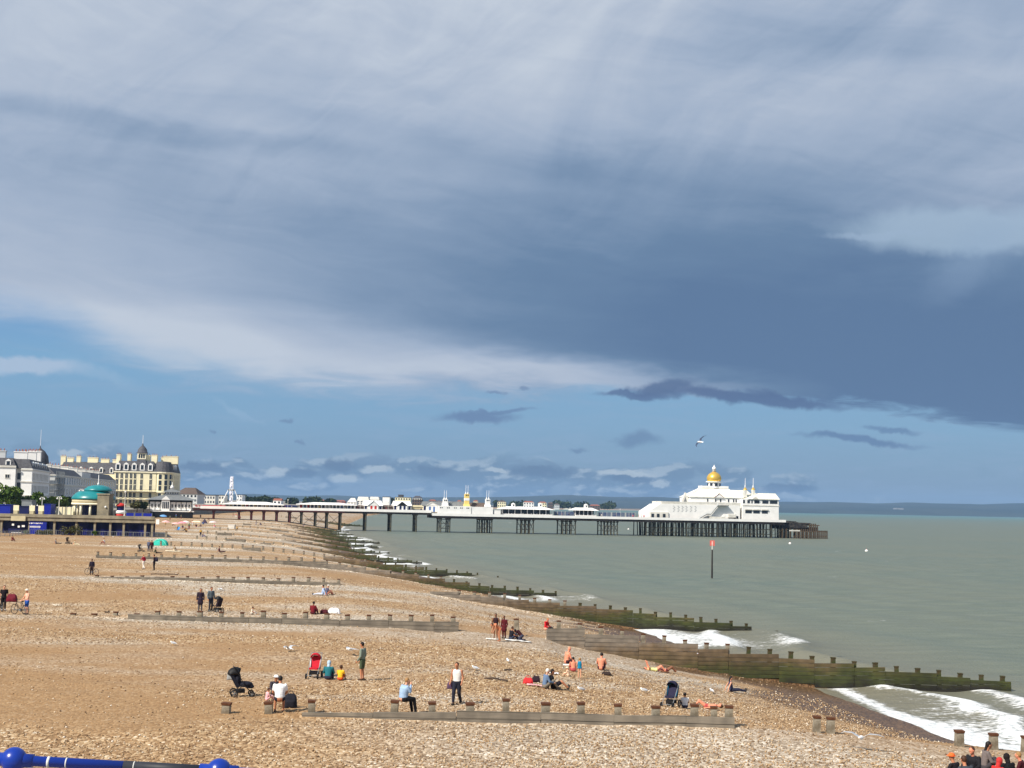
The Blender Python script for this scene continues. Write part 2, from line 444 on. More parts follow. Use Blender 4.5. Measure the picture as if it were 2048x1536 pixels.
t_.links.new(hgt, b.inputs['Height']); t_.links.new(b.outputs[0], p.inputs['Normal'])
M_SHINGLE = m

ys_ = [4.0]
while ys_[-1] < 1400: ys_.append(ys_[-1] + max(0.30, ys_[-1] * 0.0052))
ys_ = np.array(sorted(ys_ + [g - 0.12 for g in GY] + [g + 0.12 for g in GY] + [2000, 2500, 3000, 3400, 3800, 4200, 4500, 5000, 5500, 6000, 7500]))
ds_ = [-14.0]
while ds_[-1] < 420: ds_.append(ds_[-1] + (0.5 if ds_[-1] < 45 else 0.5 * 1.05 ** ((ds_[-1] - 45) / 3.0) if ds_[-1] < 140 else 8))
ds_ = np.array(ds_)
Yg, Dg = np.meshgrid(ys_, ds_, indexing='ij')
Dg = Dg[:, ::-1]
Xg = xs(Yg) - Dg
Zg = zground(Xg, Yg)
g_ = np.array([-200, 8] + GY + [600, 9000])
ii = np.clip(np.searchsorted(g_, Yg, side='right') - 1, 0, len(g_) - 2)
fr = (Yg - g_[ii]) / (g_[ii + 1] - g_[ii])
near_side = np.exp(-((1 - fr) * 4.2)) + 0.5 * np.exp(-fr * 6)
a_grey = np.clip((near_side * np.clip((Dg - 2) / 6, 0, 1) * np.clip((62 - Dg) / 18, 0, 1) * 1.25 + (fbm(Xg * 0.08, Yg * 0.2 + 40, 4) - 0.5) * 1.7 - 0.12) * 1.5, 0, 1) * 0.9 * np.where(Yg < 54, np.clip((Xg + 9) / 9, 0.0, 1) * 0.8, 1.0)
a_fine = np.clip((fbm(Xg * 0.05 + 30, Yg * 0.13, 4) - 0.50) * 7, 0, 1) * (1 - a_grey * .6)
a_wet = np.clip((1.2 + 1.3 * (fbm(Xg * 0.2, Yg * 0.2 + 9, 3) - 0.5) - Zg) / 0.22, 0, 1) * np.clip((620 - Yg) / 100, 0, 1)
def pick(rng, a, b_): return a + (b_ - a) * rng.random()
def stones():
    rng = np.random.default_rng(8); N = 150000
    y = 42 / (1 - rng.random(N) * (1 - 42 / 190.0))                 # denser where it is nearer
    x = (rng.random(N) * 2 - 1) * (0.40 * y + 6)
    d = xs(y) - x
    ok = (d > 3.5); x, y, d = x[ok], y[ok], d[ok]
    cl = fbm(x * 0.12 + 50, y * 0.12, 3); ok = cl + rng.random(len(x)) * 0.5 > 0.60; x, y, d = x[ok], y[ok], d[ok]
    fn = np.clip((fbm(x * 0.05 + 30, y * 0.13, 4) - 0.50) * 7, 0, 1); ok = rng.random(len(x)) > fn * .85; ok &= ~((y < 54) & (rng.random(len(x)) > np.clip((x + 12) / 16, .35, 1))); x, y, d = x[ok], y[ok], d[ok]
    N = len(x); z = zground(x, y)
    r = (0.021 + 0.036 * rng.random(N) ** 2) * np.interp(y, [42, 190], [1.0, 1.9]); a = rng.random(N) * 6.283
    base = np.array([(1, 0, 0), (.3, .8, .1), (-.7, .6, -.1), (-.9, -.4, .1), (.1, -.8, 0), (.1, .1, .75), (-.2, 0, -.5)])
    jit = 1 + (rng.random((N, 7, 3)) - .5) * .5
    P = base[None] * jit * r[:, None, None]
    ca, sa = np.cos(a)[:, None], np.sin(a)[:, None]
    V = np.stack([P[..., 0] * ca - P[..., 1] * sa + x[:, None], P[..., 0] * sa + P[..., 1] * ca + y[:, None], P[..., 2] + (z + r * .25)[:, None]], -1).reshape(-1, 3)
    f = []
    for i in range(5): f += [(i, (i + 1) % 5, 5), ((i + 1) % 5, i, 6)]
    Fc = (np.array(f)[None] + (np.arange(N) * 7)[:, None, None]).reshape(-1, 3)
    me = bpy.data.meshes.new('shingle_stones'); me.vertices.add(len(V)); me.vertices.foreach_set('co', V.ravel())
    me.loops.add(Fc.size); me.loops.foreach_set('vertex_index', Fc.ravel().astype(np.int32)); me.polygons.add(len(Fc)); me.polygons.foreach_set('loop_start', np.arange(0, Fc.size, 3, dtype=np.int32)); me.update(calc_edges=True)
    at_ = me.attributes.new('tone', 'FLOAT', 'POINT'); at_.data.foreach_set('value', np.repeat(rng.random(N), 7).astype(np.float32))
    m = bpy.data.materials.new('stone'); m.use_nodes = True; t_ = m.node_tree; n = NT(t_); p = t_.nodes['Principled BSDF']
    n.put(p.inputs['Base Color'], n.ramp(attr(n, 'tone'), [(0.0, s2l((100, 74, 50))), (0.3, s2l((154, 122, 86))), (0.6, s2l((178, 148, 110))), (0.88, s2l((196, 174, 142))), (1.0, s2l((226, 216, 200)))]))
    p.inputs['Roughness'].default_value = 0.75; me.materials.append(m)
    o = bpy.data.objects.new('shingle_stones', me); col.objects.link(o); setp(o, kind='stuff')
beach = grid_mesh('beach', Xg, Yg, Zg, M_SHINGLE, {'grey': a_grey, 'fine': a_fine, 'wet': a_wet})
setp(beach, kind='structure')
stones()

# ---------------------------------------------------------------- sea
m = bpy.data.materials.new('sea_water'); m.use_nodes = True
t_ = m.node_tree; n = NT(t_); p = t_.nodes['Principled BSDF']
pos = n.node('ShaderNodeNewGeometry').outputs['Position']
sp_ = n.node('ShaderNodeSeparateXYZ'); t_.links.new(pos, sp_.inputs[0])
stv = n.vec(n.mul(sp_.outputs[0], 0.30), n.mul(sp_.outputs[1], 1.0), 0.0)
w0 = n.noise(pos, 0.012, 4, 0.6); w1 = n.noise(stv, 0.5, 6, 0.65); w2 = n.noise(pos, 2.5, 5, 0.6)
body = n.mix(n.smooth(w0, 0.35, 0.65), s2l((106, 111, 98)), s2l((95, 107, 99)))
body = n.mix(n.smooth(w1, 0.3, 0.75), body, s2l((116, 122, 109)))
body = n.mix(n.mul(attr(n, 'shoal'), 0.6), body, s2l((126, 116, 98)))
far = n.smooth(sp_.outputs[1], 900.0, 6000.0)
body = n.mix(far, body, s2l((92, 120, 112)))
fo = attr(n, 'foam')
fm = n.smooth(n.add(fo, n.mul(n.sub(w2, 0.5), 0.8), n.mul(n.sub(n.noise(stv, 2.2, 4, 0.6), 0.5), 0.7)), 0.38, 0.74)
n.put(p.inputs['Base Color'], n.mix(fm, body, n.mix(n.smooth(w2, 0.35, 0.6), s2l((190, 196, 198)), s2l((232, 232, 230)))))
n.put(p.inputs['Roughness'], n.mix(fm, (0.42,) * 3, (0.9,) * 3))
p.inputs['IOR'].default_value = 1.2
n.put(p.inputs['Specular IOR Level'], n.m('MULTIPLY', n.sub(1.0, fm), 0.22))
b = n.node('ShaderNodeBump'); b.inputs['Distance'].default_value = 0.45; b.inputs['Strength'].default_value = 0.8
t_.links.new(n.add(w1, n.mul(w2, 0.25), n.mul(fm, 0.2)), b.inputs['Height']); t_.links.new(b.outputs[0], p.inputs['Normal'])
M_SEA = m
rr = [30.0]
while rr[-1] < 45000: rr.append(rr[-1] * (1.0045 if rr[-1] < 320 else 1.009 if rr[-1] < 900 else 1.05))
aa = np.concatenate([np.linspace(-75, -18, 14), np.linspace(-17, 23, 420), np.linspace(24, 80, 14)]) * math.pi / 180
Rr, Aa = np.meshgrid(np.array(rr), aa, indexing='ij')
Xw = Rr * np.sin(Aa); Yw = Rr * np.cos(Aa)
sw = Xw - xs(Yw)                                     # metres seaward of the water's edge
fade = np.clip((700 - Rr) / 400, 0, 1)
ph = (sw * 0.55 + (fbm(Xw * 0.03, Yw * 0.03, 3) - 0.5) * 9 + Yw * 0.05)
wave = 0.10 * np.sin(ph) + 0.10 * (fbm(Xw * 0.15, Yw * 0.4, 4) - 0.5)
br1 = 10.5 + (fbm(Yw * 0.05, Yw * 0 + 2, 3) - 0.5) * 9 ; br2 = 4.2 + (fbm(Yw * 0.07, Yw * 0 + 8, 3) - 0.5) * 6
e1 = np.exp(-((sw - br1) / 1.3) ** 2); e2 = np.exp(-((sw - br2) / 0.9) ** 2)
wave = wave + (0.55 * e1 * (fbm(Yw * 0.08, Yw * 0 + 5, 2)) + 0.22 * e2) * np.clip((650 - Yw) / 300, 0, 1)
Zw = wave * fade * np.clip(sw / 3 + 0.5, 0.15, 1)
patch = fbm(Xw * 0.10 + 4, Yw * 0.10, 4)
ybay = np.interp(Yw, [56, 62, 96, 97.5, 100, 118, 127, 140, 141, 148, 172, 182, 188, 190, 215, 233, 237, 262, 279, 560, 700], [1, 1, 1, 1, .0, .0, .9, 1, .0, .0, .1, .7, .9, .0, .15, .8, .25, .75, .9, .95, .4])
wid = np.interp(Yw, [60, 97, 140, 300, 600], [15.5, 13, 12, 9, 9])
foam = np.clip(1.25 - sw / wid, 0, 1.0) * 0.62 + (patch - 0.5) * 1.15 + 0.50 * e1 + 0.42 * e2 + 0.55 * np.exp(-((sw - 0.3) / 0.8) ** 2)
foam = foam * ybay * np.clip((wid + np.interp(Yw, [90, 97, 99, 300], [6, 6, 2.5, 3]) - sw) / 5, 0, 1) * np.clip((sw + 6) / 2, 0, 1)
white = (fbm(Xw * 0.12, Yw * 0.7, 4) > 0.86) * 0.55 * (sw > 12)
foam = np.maximum(foam, white)
sea = grid_mesh('sea', Xw, Yw, Zw, M_SEA, {'foam': np.clip(foam, 0, 1), 'shoal': np.clip(1.15 - sw / 22, 0, 1) * (Yw < 700)})
setp(sea, kind='structure')

# ---------------------------------------------------------------- groynes
m = bpy.data.materials.new('groyne_timber'); m.use_nodes = True
t_ = m.node_tree; n = NT(t_); p = t_.nodes['Principled BSDF']
pos = n.node('ShaderNodeNewGeometry').outputs['Position']
sp_ = n.node('ShaderNodeSeparateXYZ'); t_.links.new(pos, sp_.inputs[0])
wn = n.noise(pos, 0.33, 6, 0.68)
gr = n.noise(n.vec(n.mul(sp_.outputs[0], 0.7), sp_.outputs[1], n.mul(sp_.outputs[2], 7.0)), 1.6, 5, 0.65)
zc = n.add(sp_.outputs[2], n.mul(n.sub(wn, 0.5), 2.6))
alg = n.ramp(n.m('DIVIDE', zc, 4.0, clamp=True), [(0.02, s2l((30, 28, 20))), (0.08, s2l((44, 46, 22))), (0.20, s2l((58, 64, 26))), (0.33, s2l((72, 70, 34))), (0.42, s2l((90, 76, 50))), (0.56, s2l((110, 92, 70))), (0.72, s2l((126, 116, 104))), (0.95, s2l((118, 110, 98)))])
cc = n.mix(n.smooth(gr, 0.35, 0.7, 0.0, 0.45), alg, n.mix(1.0, alg, (1.5, 1.45, 1.4), 'MULTIPLY'))
plank = n.m('FRACT', n.mul(sp_.outputs[2], 3.6))
seam = n.smooth(n.m('ABSOLUTE', n.sub(plank, 0.5)), 0.42, 0.5)
cc = n.mix(n.mul(seam, 0.8), cc, s2l((44, 38, 28)))
oi = n.node('ShaderNodeObjectInfo').outputs['Random']
seam2 = n.smooth(n.noise(n.vec(n.mul(sp_.outputs[0], 1.1), 0.0, n.m('FLOOR', n.mul(sp_.outputs[2], 3.6))), 1.0, 2, 0.5), 0.35, 0.65, 0.72, 1.12)
cc = n.mix(1.0, cc, n.vec(n.mul(seam2, n.add(0.82, n.mul(oi, 0.3))), n.mul(seam2, n.add(0.82, n.mul(oi, 0.3))), n.mul(seam2, n.add(0.82, n.mul(oi, 0.3)))), 'MULTIPLY')
n.put(p.inputs['Base Color'], cc); p.inputs['Roughness'].default_value = 0.85
M_TIMBER = m
M_POST = mat('post_timber', (146, 138, 122), 0.9, 0.25, 2.5, 0.02, 9, rgb2=(112, 102, 86))
M_POSTW = mat('wet_post_timber', (74, 62, 40), 0.8, 0.25, 2.5, 0.02, 9, rgb2=(60, 66, 34))
M_RUST = mat('post_cap_rust', (92, 58, 38), 0.9, 0.3, 6.0)
def post_mesh(name, h, body, cap):
    mb = MB(); w = 0.17
    mb.frus(-w, w, -w, w, -1.6, h, 0.035, 0.035)
    o = mb.build('post', body); me = o.data; bpy.data.objects.remove(o)
    mb = MB(); mb.frus(-w + 0.02, w - 0.02, -w + 0.02, w - 0.02, h + 0.002, h + 0.09, -0.015, -0.015)
    o = mb.build('cap', cap); mc = o.data; bpy.data.objects.remove(o)
    return me, mc
PM = [post_mesh('post', 0.30, M_POST, M_RUST), post_mesh('post', 0.26, M_POSTW, M_POSTW)]
def groyne(k, x0, x1, top, label, step=1.45, gaps=(), stubs=0, wet_from=None, posts=None, ptop=None, pgaps=None):
    """top: list of (x, plank-top z). posts stand every step metres and rise above the planks"""
    y = GY[k] if isinstance(k, int) else k
    o = thing('groyne', label, 'groyne', (x0, y, 0), 0, 'timber groynes across the beach')
    tx, tz = zip(*top)
    seg = 3.7; x = x0
    while x < x1 - 0.2:
        gp = [g_ for g_ in gaps if g_[0] <= x + .01 < g_[1]]
        if gp: x = gp[0][1]; continue
        xe = min([x + seg * random.uniform(0.55, 1.1), x1] + [g_[0] for g_ in gaps if g_[0] > x])
        if not any(a <= (x + xe) / 2 <= b for a, b in gaps):
            z = float(np.interp((x + xe) / 2, tx, tz))
            if y > 220: z = min(z, max(gz((x + xe) / 2, y + 0.8) + (0.12 if z < 2.6 else 0.03), 0.3 + 0.10 * (x1 - x)))
            if y > 220 and z > 2.9 and random.random() < .8: x = xe; continue
            if y < 220 and z > 0.9: z = max(z, gz((x + xe) / 2, y + .2) + .05)
            n_pl = 6; zz_ = z; mb = MB(); tl = random.uniform(-.035, .035)
            for j in range(n_pl):
                off = random.uniform(-0.012, 0.012)
                xa, xb = x - x0 + random.uniform(0.0, 0.02), xe - x0 - random.uniform(0.0, .02); q1, q2 = tl + random.uniform(-.012, .012), -tl + random.uniform(-.012, .012)
                mb.add([(xa, -.07 + off, zz_ - .265 + q1), (xb, -.07 + off, zz_ - .265 + q2), (xb, .05 + off, zz_ - .265 + q2), (xa, .05 + off, zz_ - .265 + q1), (xa, -.07 + off, zz_ - .006 + q1), (xb, -.07 + off, zz_ - .006 + q2), (xb, .05 + off, zz_ - .006 + q2), (xa, .05 + off, zz_ - .006 + q1)],
                       [(0, 3, 2, 1), (4, 5, 6, 7), (0, 1, 5, 4), (1, 2, 6, 5), (2, 3, 7, 6), (3, 0, 4, 7)]); zz_ -= 0.275
                if zz_ < -1.2: break
            mb.build('plank_panel', M_TIMBER, o)
        x = xe
    wf = wet_from if wet_from is not None else float(xs(y)) - 7
    pgaps = gaps if pgaps is None else pgaps
    px_ = list(posts) if posts else list(np.arange(x0 + 0.2, x1 + 0.05 + stubs * step, step))
    for x in px_[:99]:
        x = float(x)
        if any(a <= x <= b for a, b in pgaps): continue
        z = float(np.interp(x, *(zip(*ptop) if ptop else (tx, tz)))) + random.uniform(-0.07, 0.09)
        if y > 220: z = min(z, max(gz(x, y + 0.8) + (0.12 if z < 2.6 else 0.05), 0.3 + 0.10 * (x1 - x)))
        if x > x1 + 0.1: z = random.uniform(-0.25, -0.05) if not posts else float(np.interp(x, [11.8, 17.3, 19.8], [3.85, 3.42, 3.25]))
        pm = PM[1 if (x > wf and not posts) else 0]
        po = put('post', pm[0], o, (x - x0, 0.23, z), random.uniform(-0.12, 0.12))
        po.rotation_euler.x = random.uniform(-0.05, 0.05); po.rotation_euler.y = random.uniform(-0.05, 0.05); k_ = random.uniform(.88, 1.12); po.scale = (k_, 1, 1)
        if y < 250: put('cap', pm[1], po, (0, 0, 0))
    return o
groyne(0, -10.8, 8.7, [(-11, 3.6), (-8, 3.8), (-5.5, 4.05), (0, 4.2), (8.4, 4.15), (9, 3.7), (14, 3.5), (22, 3.15)], 'nearest timber groyne, half buried in shingle, with people sitting on its squared posts', 1.49, gaps=((-12, -7.7),), pgaps=(), ptop=[(-11, 3.92), (-7, 3.98), (-2.8, 4.08), (1.5, 4.2), (8.6, 4.1), (9, 3.5), (20, 3.2)],
       posts=[(q - 1024) / 2800 * 54.23 for q in (475, 559, 643, 806, 880, 955, 1025, 1103, 1173, 1246, 1320, 1396, 1435, 1464)] + [11.87, 12.4, 17.3, 18.6, 19.85])
groyne(1, -30, 34.6, [(-30, 3.55), (-20, 3.95), (-3.4, 3.95), (3.3, 3.75), (13, 2.58), (20, 1.9), (30, 0.95), (34.6, 0.6)], 'long weathered groyne, grey inland and green with weed at its sea end', 1.45,
       gaps=((-31, -26), (-3.3, 2.7)), pgaps=((-3.0, -0.5), (1.1, 2.6)))
groyne(2, -41, 24.2, [(-41, 3.8), (-17, 4.0), (-14, 3.7), (-2.2, 2.95), (3.8, 2.45), (11.3, 1.85), (18.8, 1.0), (24.2, .4)], 'timber groyne of brown and green boards with white surf breaking beside its middle', 1.5, gaps=((-16.6, -7.7),), pgaps=((-16.5, -5.6),), stubs=2)
groyne(3, -55, 6.4, [(-55, 4.2), (-26, 4.0), (-14, 2.6), (-3, 1.1), (6.4, 0.35)], 'groyne with the broadest band of bright green weed on its boards', 1.7, stubs=3)
groyne(4, -58, -4.6, [(-58, 4.4), (-38, 4.0), (-27, 2.6), (-12, 1.0), (-4.6, 0.3)], 'dark green groyne just beyond the one with the broadest weed band', 1.7, stubs=2)
groyne(5, -62, -17, [(-62, 4.4), (-44, 3.9), (-34, 2.4), (-22, .8), (-17, 0.3)], 'middle distance groyne with a curved sea end pointing at the pier piles', 1.9)
groyne(6, -70, -27.5, [(-70, 4.4), (-54, 3.7), (-42, 1.9), (-27.5, 0.3)], 'distant thin dark groyne with surf on both sides', 2.0)
groyne(7, -76, -34, [(-76, 4.4), (-60, 3.6), (-48, 1.7), (-34, 0.3)], 'fifth groyne on this side of the pier, a dark line in the surf', 2.1)
groyne(8, -80, -37.5, [(-80, 4.4), (-64, 3.5), (-53, 1.7), (-37.5, 0.3)], 'fourth groyne on this side of the pier, with a faint long sea end', 2.2)
groyne(9, -86, -47, [(-86, 4.4), (-71, 3.4), (-59, 1.6), (-47, 0.3)], 'third groyne on this side of the pier', 2.3)
groyne(10, -92, -55, [(-92, 4.4), (-78, 3.3), (-66, 1.6), (-55, 0.3)], 'second groyne on this side of the pier', 2.4)
groyne(11, -98, -62, [(-98, 4.4), (-86, 3.3), (-74, 1.6), (-62, 0.3)], 'groyne closest to the pier on the near side', 2.4)
groyne(690.0, -112, -70, [(-112, 4.4), (-98, 3.3), (-84, 1.6), (-70, 0.4)], 'low groyne seen between the pier piles beyond the deck', 2.4)
# ================================================================ large structure
WHITE = mat('white_paint', (242, 240, 236), 0.7, 0.05, 0.4)
WHITE2 = mat('old_white_paint', (226, 222, 212), 0.8, 0.08, 0.5, rgb2=(206, 202, 192))
CREAM = mat('cream_render', (236, 226, 190), 0.85, 0.06, 0.3)
CREAM2 = mat('pale_cream_trim', (240, 232, 204), 0.8, 0.05, 0.3)
GREYR = mat('grey_white_render', (204, 206, 206), 0.85, 0.06, 0.3)
SLATE = mat('slate', (88, 88, 92), 0.7, 0.2, 1.5, rgb2=(72, 70, 74))
LEAD = mat('lead_grey', (120, 122, 122), 0.5, 0.15, 1.0)
BRICKR = mat('red_tile', (150, 92, 72), 0.85, 0.2, 1.0)
BROWNR = mat('brown_tile', (98, 84, 76), 0.85, 0.2, 1.0)
PANE = mat('window_pane', (44, 52, 62), 0.15, 0.2, 0.6, spec=0.6)
IRON = mat('dark_iron', (40, 38, 40), 0.6, 0.3, 1.0, rgb2=(58, 50, 44))
IRONR = mat('red_brown_iron', (82, 34, 32), 0.7, 0.3, 1.2, rgb2=(50, 28, 28))
PILE = mat('weedy_pile', (62, 66, 64), 0.8, 0.3, 0.8, rgb2=(88, 82, 60))
DECKW = mat('deck_timber', (120, 106, 90), 0.85, 0.2, 1.5)
CHAR = mat('charred_timber', (44, 44, 46), 0.9, 0.3, 1.0, rgb2=(78, 72, 66))
RAWT = mat('brown_sea_timber', (112, 92, 70), 0.9, 0.3, 0.8, rgb2=(80, 70, 56))
BLUE = mat('royal_blue_paint', (24, 38, 142), 0.45, 0.12, 0.5)
NAVY = mat('navy_paint', (22, 28, 84), 0.5, 0.2, 0.4, rgb2=(30, 36, 70))
CONC = mat('weathered_concrete', (150, 140, 118), 0.9, 0.15, 0.6, rgb2=(124, 116, 100))
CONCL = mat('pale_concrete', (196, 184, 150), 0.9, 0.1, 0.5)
TEAL = mat('teal_roof', (30, 128, 132), 0.35, 0.15, 0.6, spec=0.5)
GOLD = mat('gold_leaf', (238, 194, 92), 0.34, 0.06, 1.0, metal=0.55)
YELLOW = mat('yellow_paint', (240, 210, 124), 0.6, 0.06, 1.0)
PALEB = mat('pale_blue_paint', (96, 124, 176), 0.6, 0.1, 1.0)
REDP = mat('red_paint', (196, 52, 46), 0.6, 0.08, 1.0)
GREYM = mat('grey_metal', (128, 132, 134), 0.5, 0.15, 1.0)
BLACK = mat('black_paint', (22, 22, 24), 0.6, 0.2, 1.0)
TARM = mat('promenade_paving', (150, 142, 128), 0.9, 0.1, 0.4, rgb2=(132, 126, 116))
GRASS = mat('land_green', (74, 84, 52), 0.95, 0.25, 0.01, rgb2=(104, 98, 66), coord='Object')
SKIRT = mat('sea_wall', (120, 112, 98), 0.9, 0.2, 0.3)

# promenade and town ground, behind the beach
mb = MB()
mb.prism([(-30, 45), (-36, 62), (-62, 132), (-98, 232), (-115, 284), (-117, 330), (-124, 400), (-143, 548), (-152, 640), (-172, 900), (-190, 1200),
          (-215, 1800), (-215, 2500), (-165, 3400), (20, 4500), (530, 6000), (1050, 7500), (-3000, 7500), (-3000, 45)], -0.5, 7.5)
setp(mb.build('promenade', TARM), kind='structure')
mb = MB(); mb.prism([(-12, -30), (-12, 6.6), (3, 6.9), (20, 6.9), (20, -30)], -0.5, 9.45)
setp(mb.build('terrace_pavement', TARM), kind='structure')

# far country and hills
XX = np.linspace(-6000, 9000, 240); YY = np.array([7450, 8200, 8800, 9400, 10000, 10600, 11200, 12000, 13000, 14500])
Yh, Xh = np.meshgrid(YY, XX, indexing='ij')
pxh = CX + F * Xh / Yh
rel = np.interp(pxh, [-600, 0, 400, 600, 860, 1000, 1150, 1250, 1400, 1560, 1750, 1860, 1960, 2048, 2600], [9, 9, 10, 9.5, 13, 17, 20, 22, 20.5, 18.5, 20, 23, 21, 25, 26])
top = 12 + rel * Yh / F
prof = np.interp(Yh, [7450, 8200, 9400, 10600, 11200, 12000, 14500], [0.02, 0.12, 0.45, 0.82, 1.0, 0.9, 0.3])
Zh = 4 + prof * (top - 4) + (fbm(Xh / 500, Yh / 500, 4) - 0.5) * 34 * prof
# the coast runs out of sight to the right: land only where the bay has curved round
coast = np.interp(Xh, [-6000, 1000, 2200, 3600, 9000], [7400, 7450, 8600, 9300, 9800])
Zh = np.where(Yh < coast, -6, Zh)
HILL = mat('far_hills', (36, 48, 42), 0.95, 0.3, 0.0012, rgb2=(56, 62, 50))
setp(grid_mesh('hills', Xh, Yh, Zh, HILL), kind='structure')

def windows(parent, face, xs_, zs_, w, h, y=0.0, pane=PANE, frame=None, arched=False):
    """window panes on the front (-y), right (+x) or left (-x) face; each window an object with shared mesh"""
    mb = MB()
    mb.box(-w / 2, w / 2, -0.04, 0.10, 0, h)
    o = mb.build('window', pane); me = o.data; bpy.data.objects.remove(o)
    fm = None
    if frame:
        mb = MB(); t = max(0.09, w * 0.10)
        mb.box(-w / 2 - t, w / 2 + t, -0.14, 0.06, -t * 1.6, 0); mb.box(-w / 2 - t, w / 2 + t, -0.12, 0.06, h, h + t)
        mb.box(-w / 2 - t, -w / 2, -0.09, 0.06, 0, h); mb.box(w / 2, w / 2 + t, -0.09, 0.06, 0, h); mb.box(-t * .3, t * .3, -0.075, 0.06, 0, h)
        o = mb.build('window_frame', frame); fm = o.data; bpy.data.objects.remove(o)
    for x in xs_:
        for z in zs_:
            if face == 'f': l, r = (x, y, z), 0
            elif face == 'r': l, r = (y, x, z), R(90)
            else: l, r = (y, x, z), R(-90)
            wo = put('window', me, parent, l, r)
            if fm: put('window_frame', fm, wo, (0, 0, 0))
def chimney(parent, x, y, z, w, d, h, m, pots=2):
    mb = MB(); mb.box(x - w / 2, x + w / 2, y - d / 2, y + d / 2, z, z + h); mb.box(x - w / 2 - .15, x + w / 2 + .15, y - d / 2 - .15, y + d / 2 + .15, z + h, z + h + 0.3)
    c = mb.build('chimney', m, parent)
    mb = MB()
    for i in range(pots): mb.tube((x + (i - (pots - 1) / 2) * w / max(pots, 1), y, z + h + .3), (x + (i - (pots - 1) / 2) * w / max(pots, 1), y, z + h + 1.0), .18, .14, 6)
    mb.build('chimney_pots', BRICKR, c)
def dormers(parent, face, ps, off, z, w, h, d, m=WHITE, pane=PANE):
    mb = MB(); mb.box(-w / 2, w / 2, 0, d, 0, h); mb.gable(-w / 2 - .1, w / 2 + .1, -.1, d, h, h + w * .4, 'y')
    o = mb.build('dormer', m); me = o.data; bpy.data.objects.remove(o)
    mb = MB(); mb.box(-w * .3, w * .3, -0.05, 0.02, h * .15, h * .92); o = mb.build('pane', pane); mp = o.data; bpy.data.objects.remove(o)
    for p_ in ps:
        l, r = ((p_, off, z), 0) if face == 'f' else ((off, p_, z), R(90))
        do = put('dormer', me, parent, l, r); put('pane', mp, do, (0, 0, 0))

# ---- white corner hotel at the left edge: front faces us, long side faces the sea
def hotel_white():
    c = at(62, 990, 430); z0 = 7.5
    rz = R(12)
    o = thing('hotel', 'white corner hotel with grey mansard roof at the left edge of the photo', 'hotel', (c.x, c.y, z0), rz)
    L, D, Hh = 30, 48, 12.6
    mb = MB()
    mb.box(-3.2, 0, 0, D, 0, Hh); mb.box(-14, -3.201, 1.6, D - 2, 0, Hh - .02); mb.box(-26, -4.7, -1, 1.599, 0, Hh + .6)
    mb.build('wall', WHITE, o)
    mb = MB()
    for z in (4.2, 8.4, Hh - 0.5): mb.box(-3.3, 0.25, -0.25, -.002, z, z + .35); mb.box(.002, 0.25, 0, D + .2, z, z + .35)
    mb.box(-26.3, -4.6, -1.3, -1.003, Hh + .2, Hh + .75)
    mb.build('cornice', WHITE2, o)
    mb = MB(); mb.frus(-14, 0, 0, D, Hh + .01, Hh + 2.9, 1.2, 1.4); mb.frus(-26, -4.7, -1, 8, Hh + .62, Hh + 3.1, 1.2, 1.3)
    mb.build('roof', SLATE, o)
    dormers(o, 'f', (-7, -12), -0.8, Hh + .75, 1.6, 1.4, 3)
    dormers(o, 'r', (5, 11, 17, 23, 29, 35, 41), -0.3, Hh + .5, 1.3, 1.2, 2)
    windows(o, 'f', (-7, -12, -16), (2, 6.0, 9.6), 1.2, 1.0, -1.0, frame=WHITE2)
    windows(o, 'f', (-4.0,), (2, 6.3, 9.2), 1.0, 2.0, 1.6)
    windows(o, 'r', [3 + 3.6 * i for i in range(12)], (1.2, 5.4, 9.2), 1.1, 2.0, 0.0, frame=WHITE2)
    chimney(o, -5, 12, Hh + 2.6, 4, 1.6, 2.6, WHITE, 4); chimney(o, -4, 22, Hh + 2.6, 5, 2, 3.0, WHITE, 5); chimney(o, -3.5, 34, Hh + 2.6, 4, 2, 3.6, WHITE, 4)
    chimney(o, -10, 4, Hh + 2.6, 3.2, 2.2, 2.5, GREYR, 3); chimney(o, -14, 8, Hh + 2.6, 1.4, 2, 2.2, CREAM, 2)
    mb = MB(); mb.lathe([(3, 0), (3, .5), (2.7, 2.5), (1.6, 4.2), (.3, 5.2), (.05, 6.2)], 12, (-3, D - 4, Hh + 2.5)); mb.build('turret_roof', SLATE, o, True)
    mb = MB(); mb.tube((-3, D - 4, Hh + 8), (-3, D - 4, Hh + 14), .07, .04); mb.build('flagpole', WHITE, o)
hotel_white()
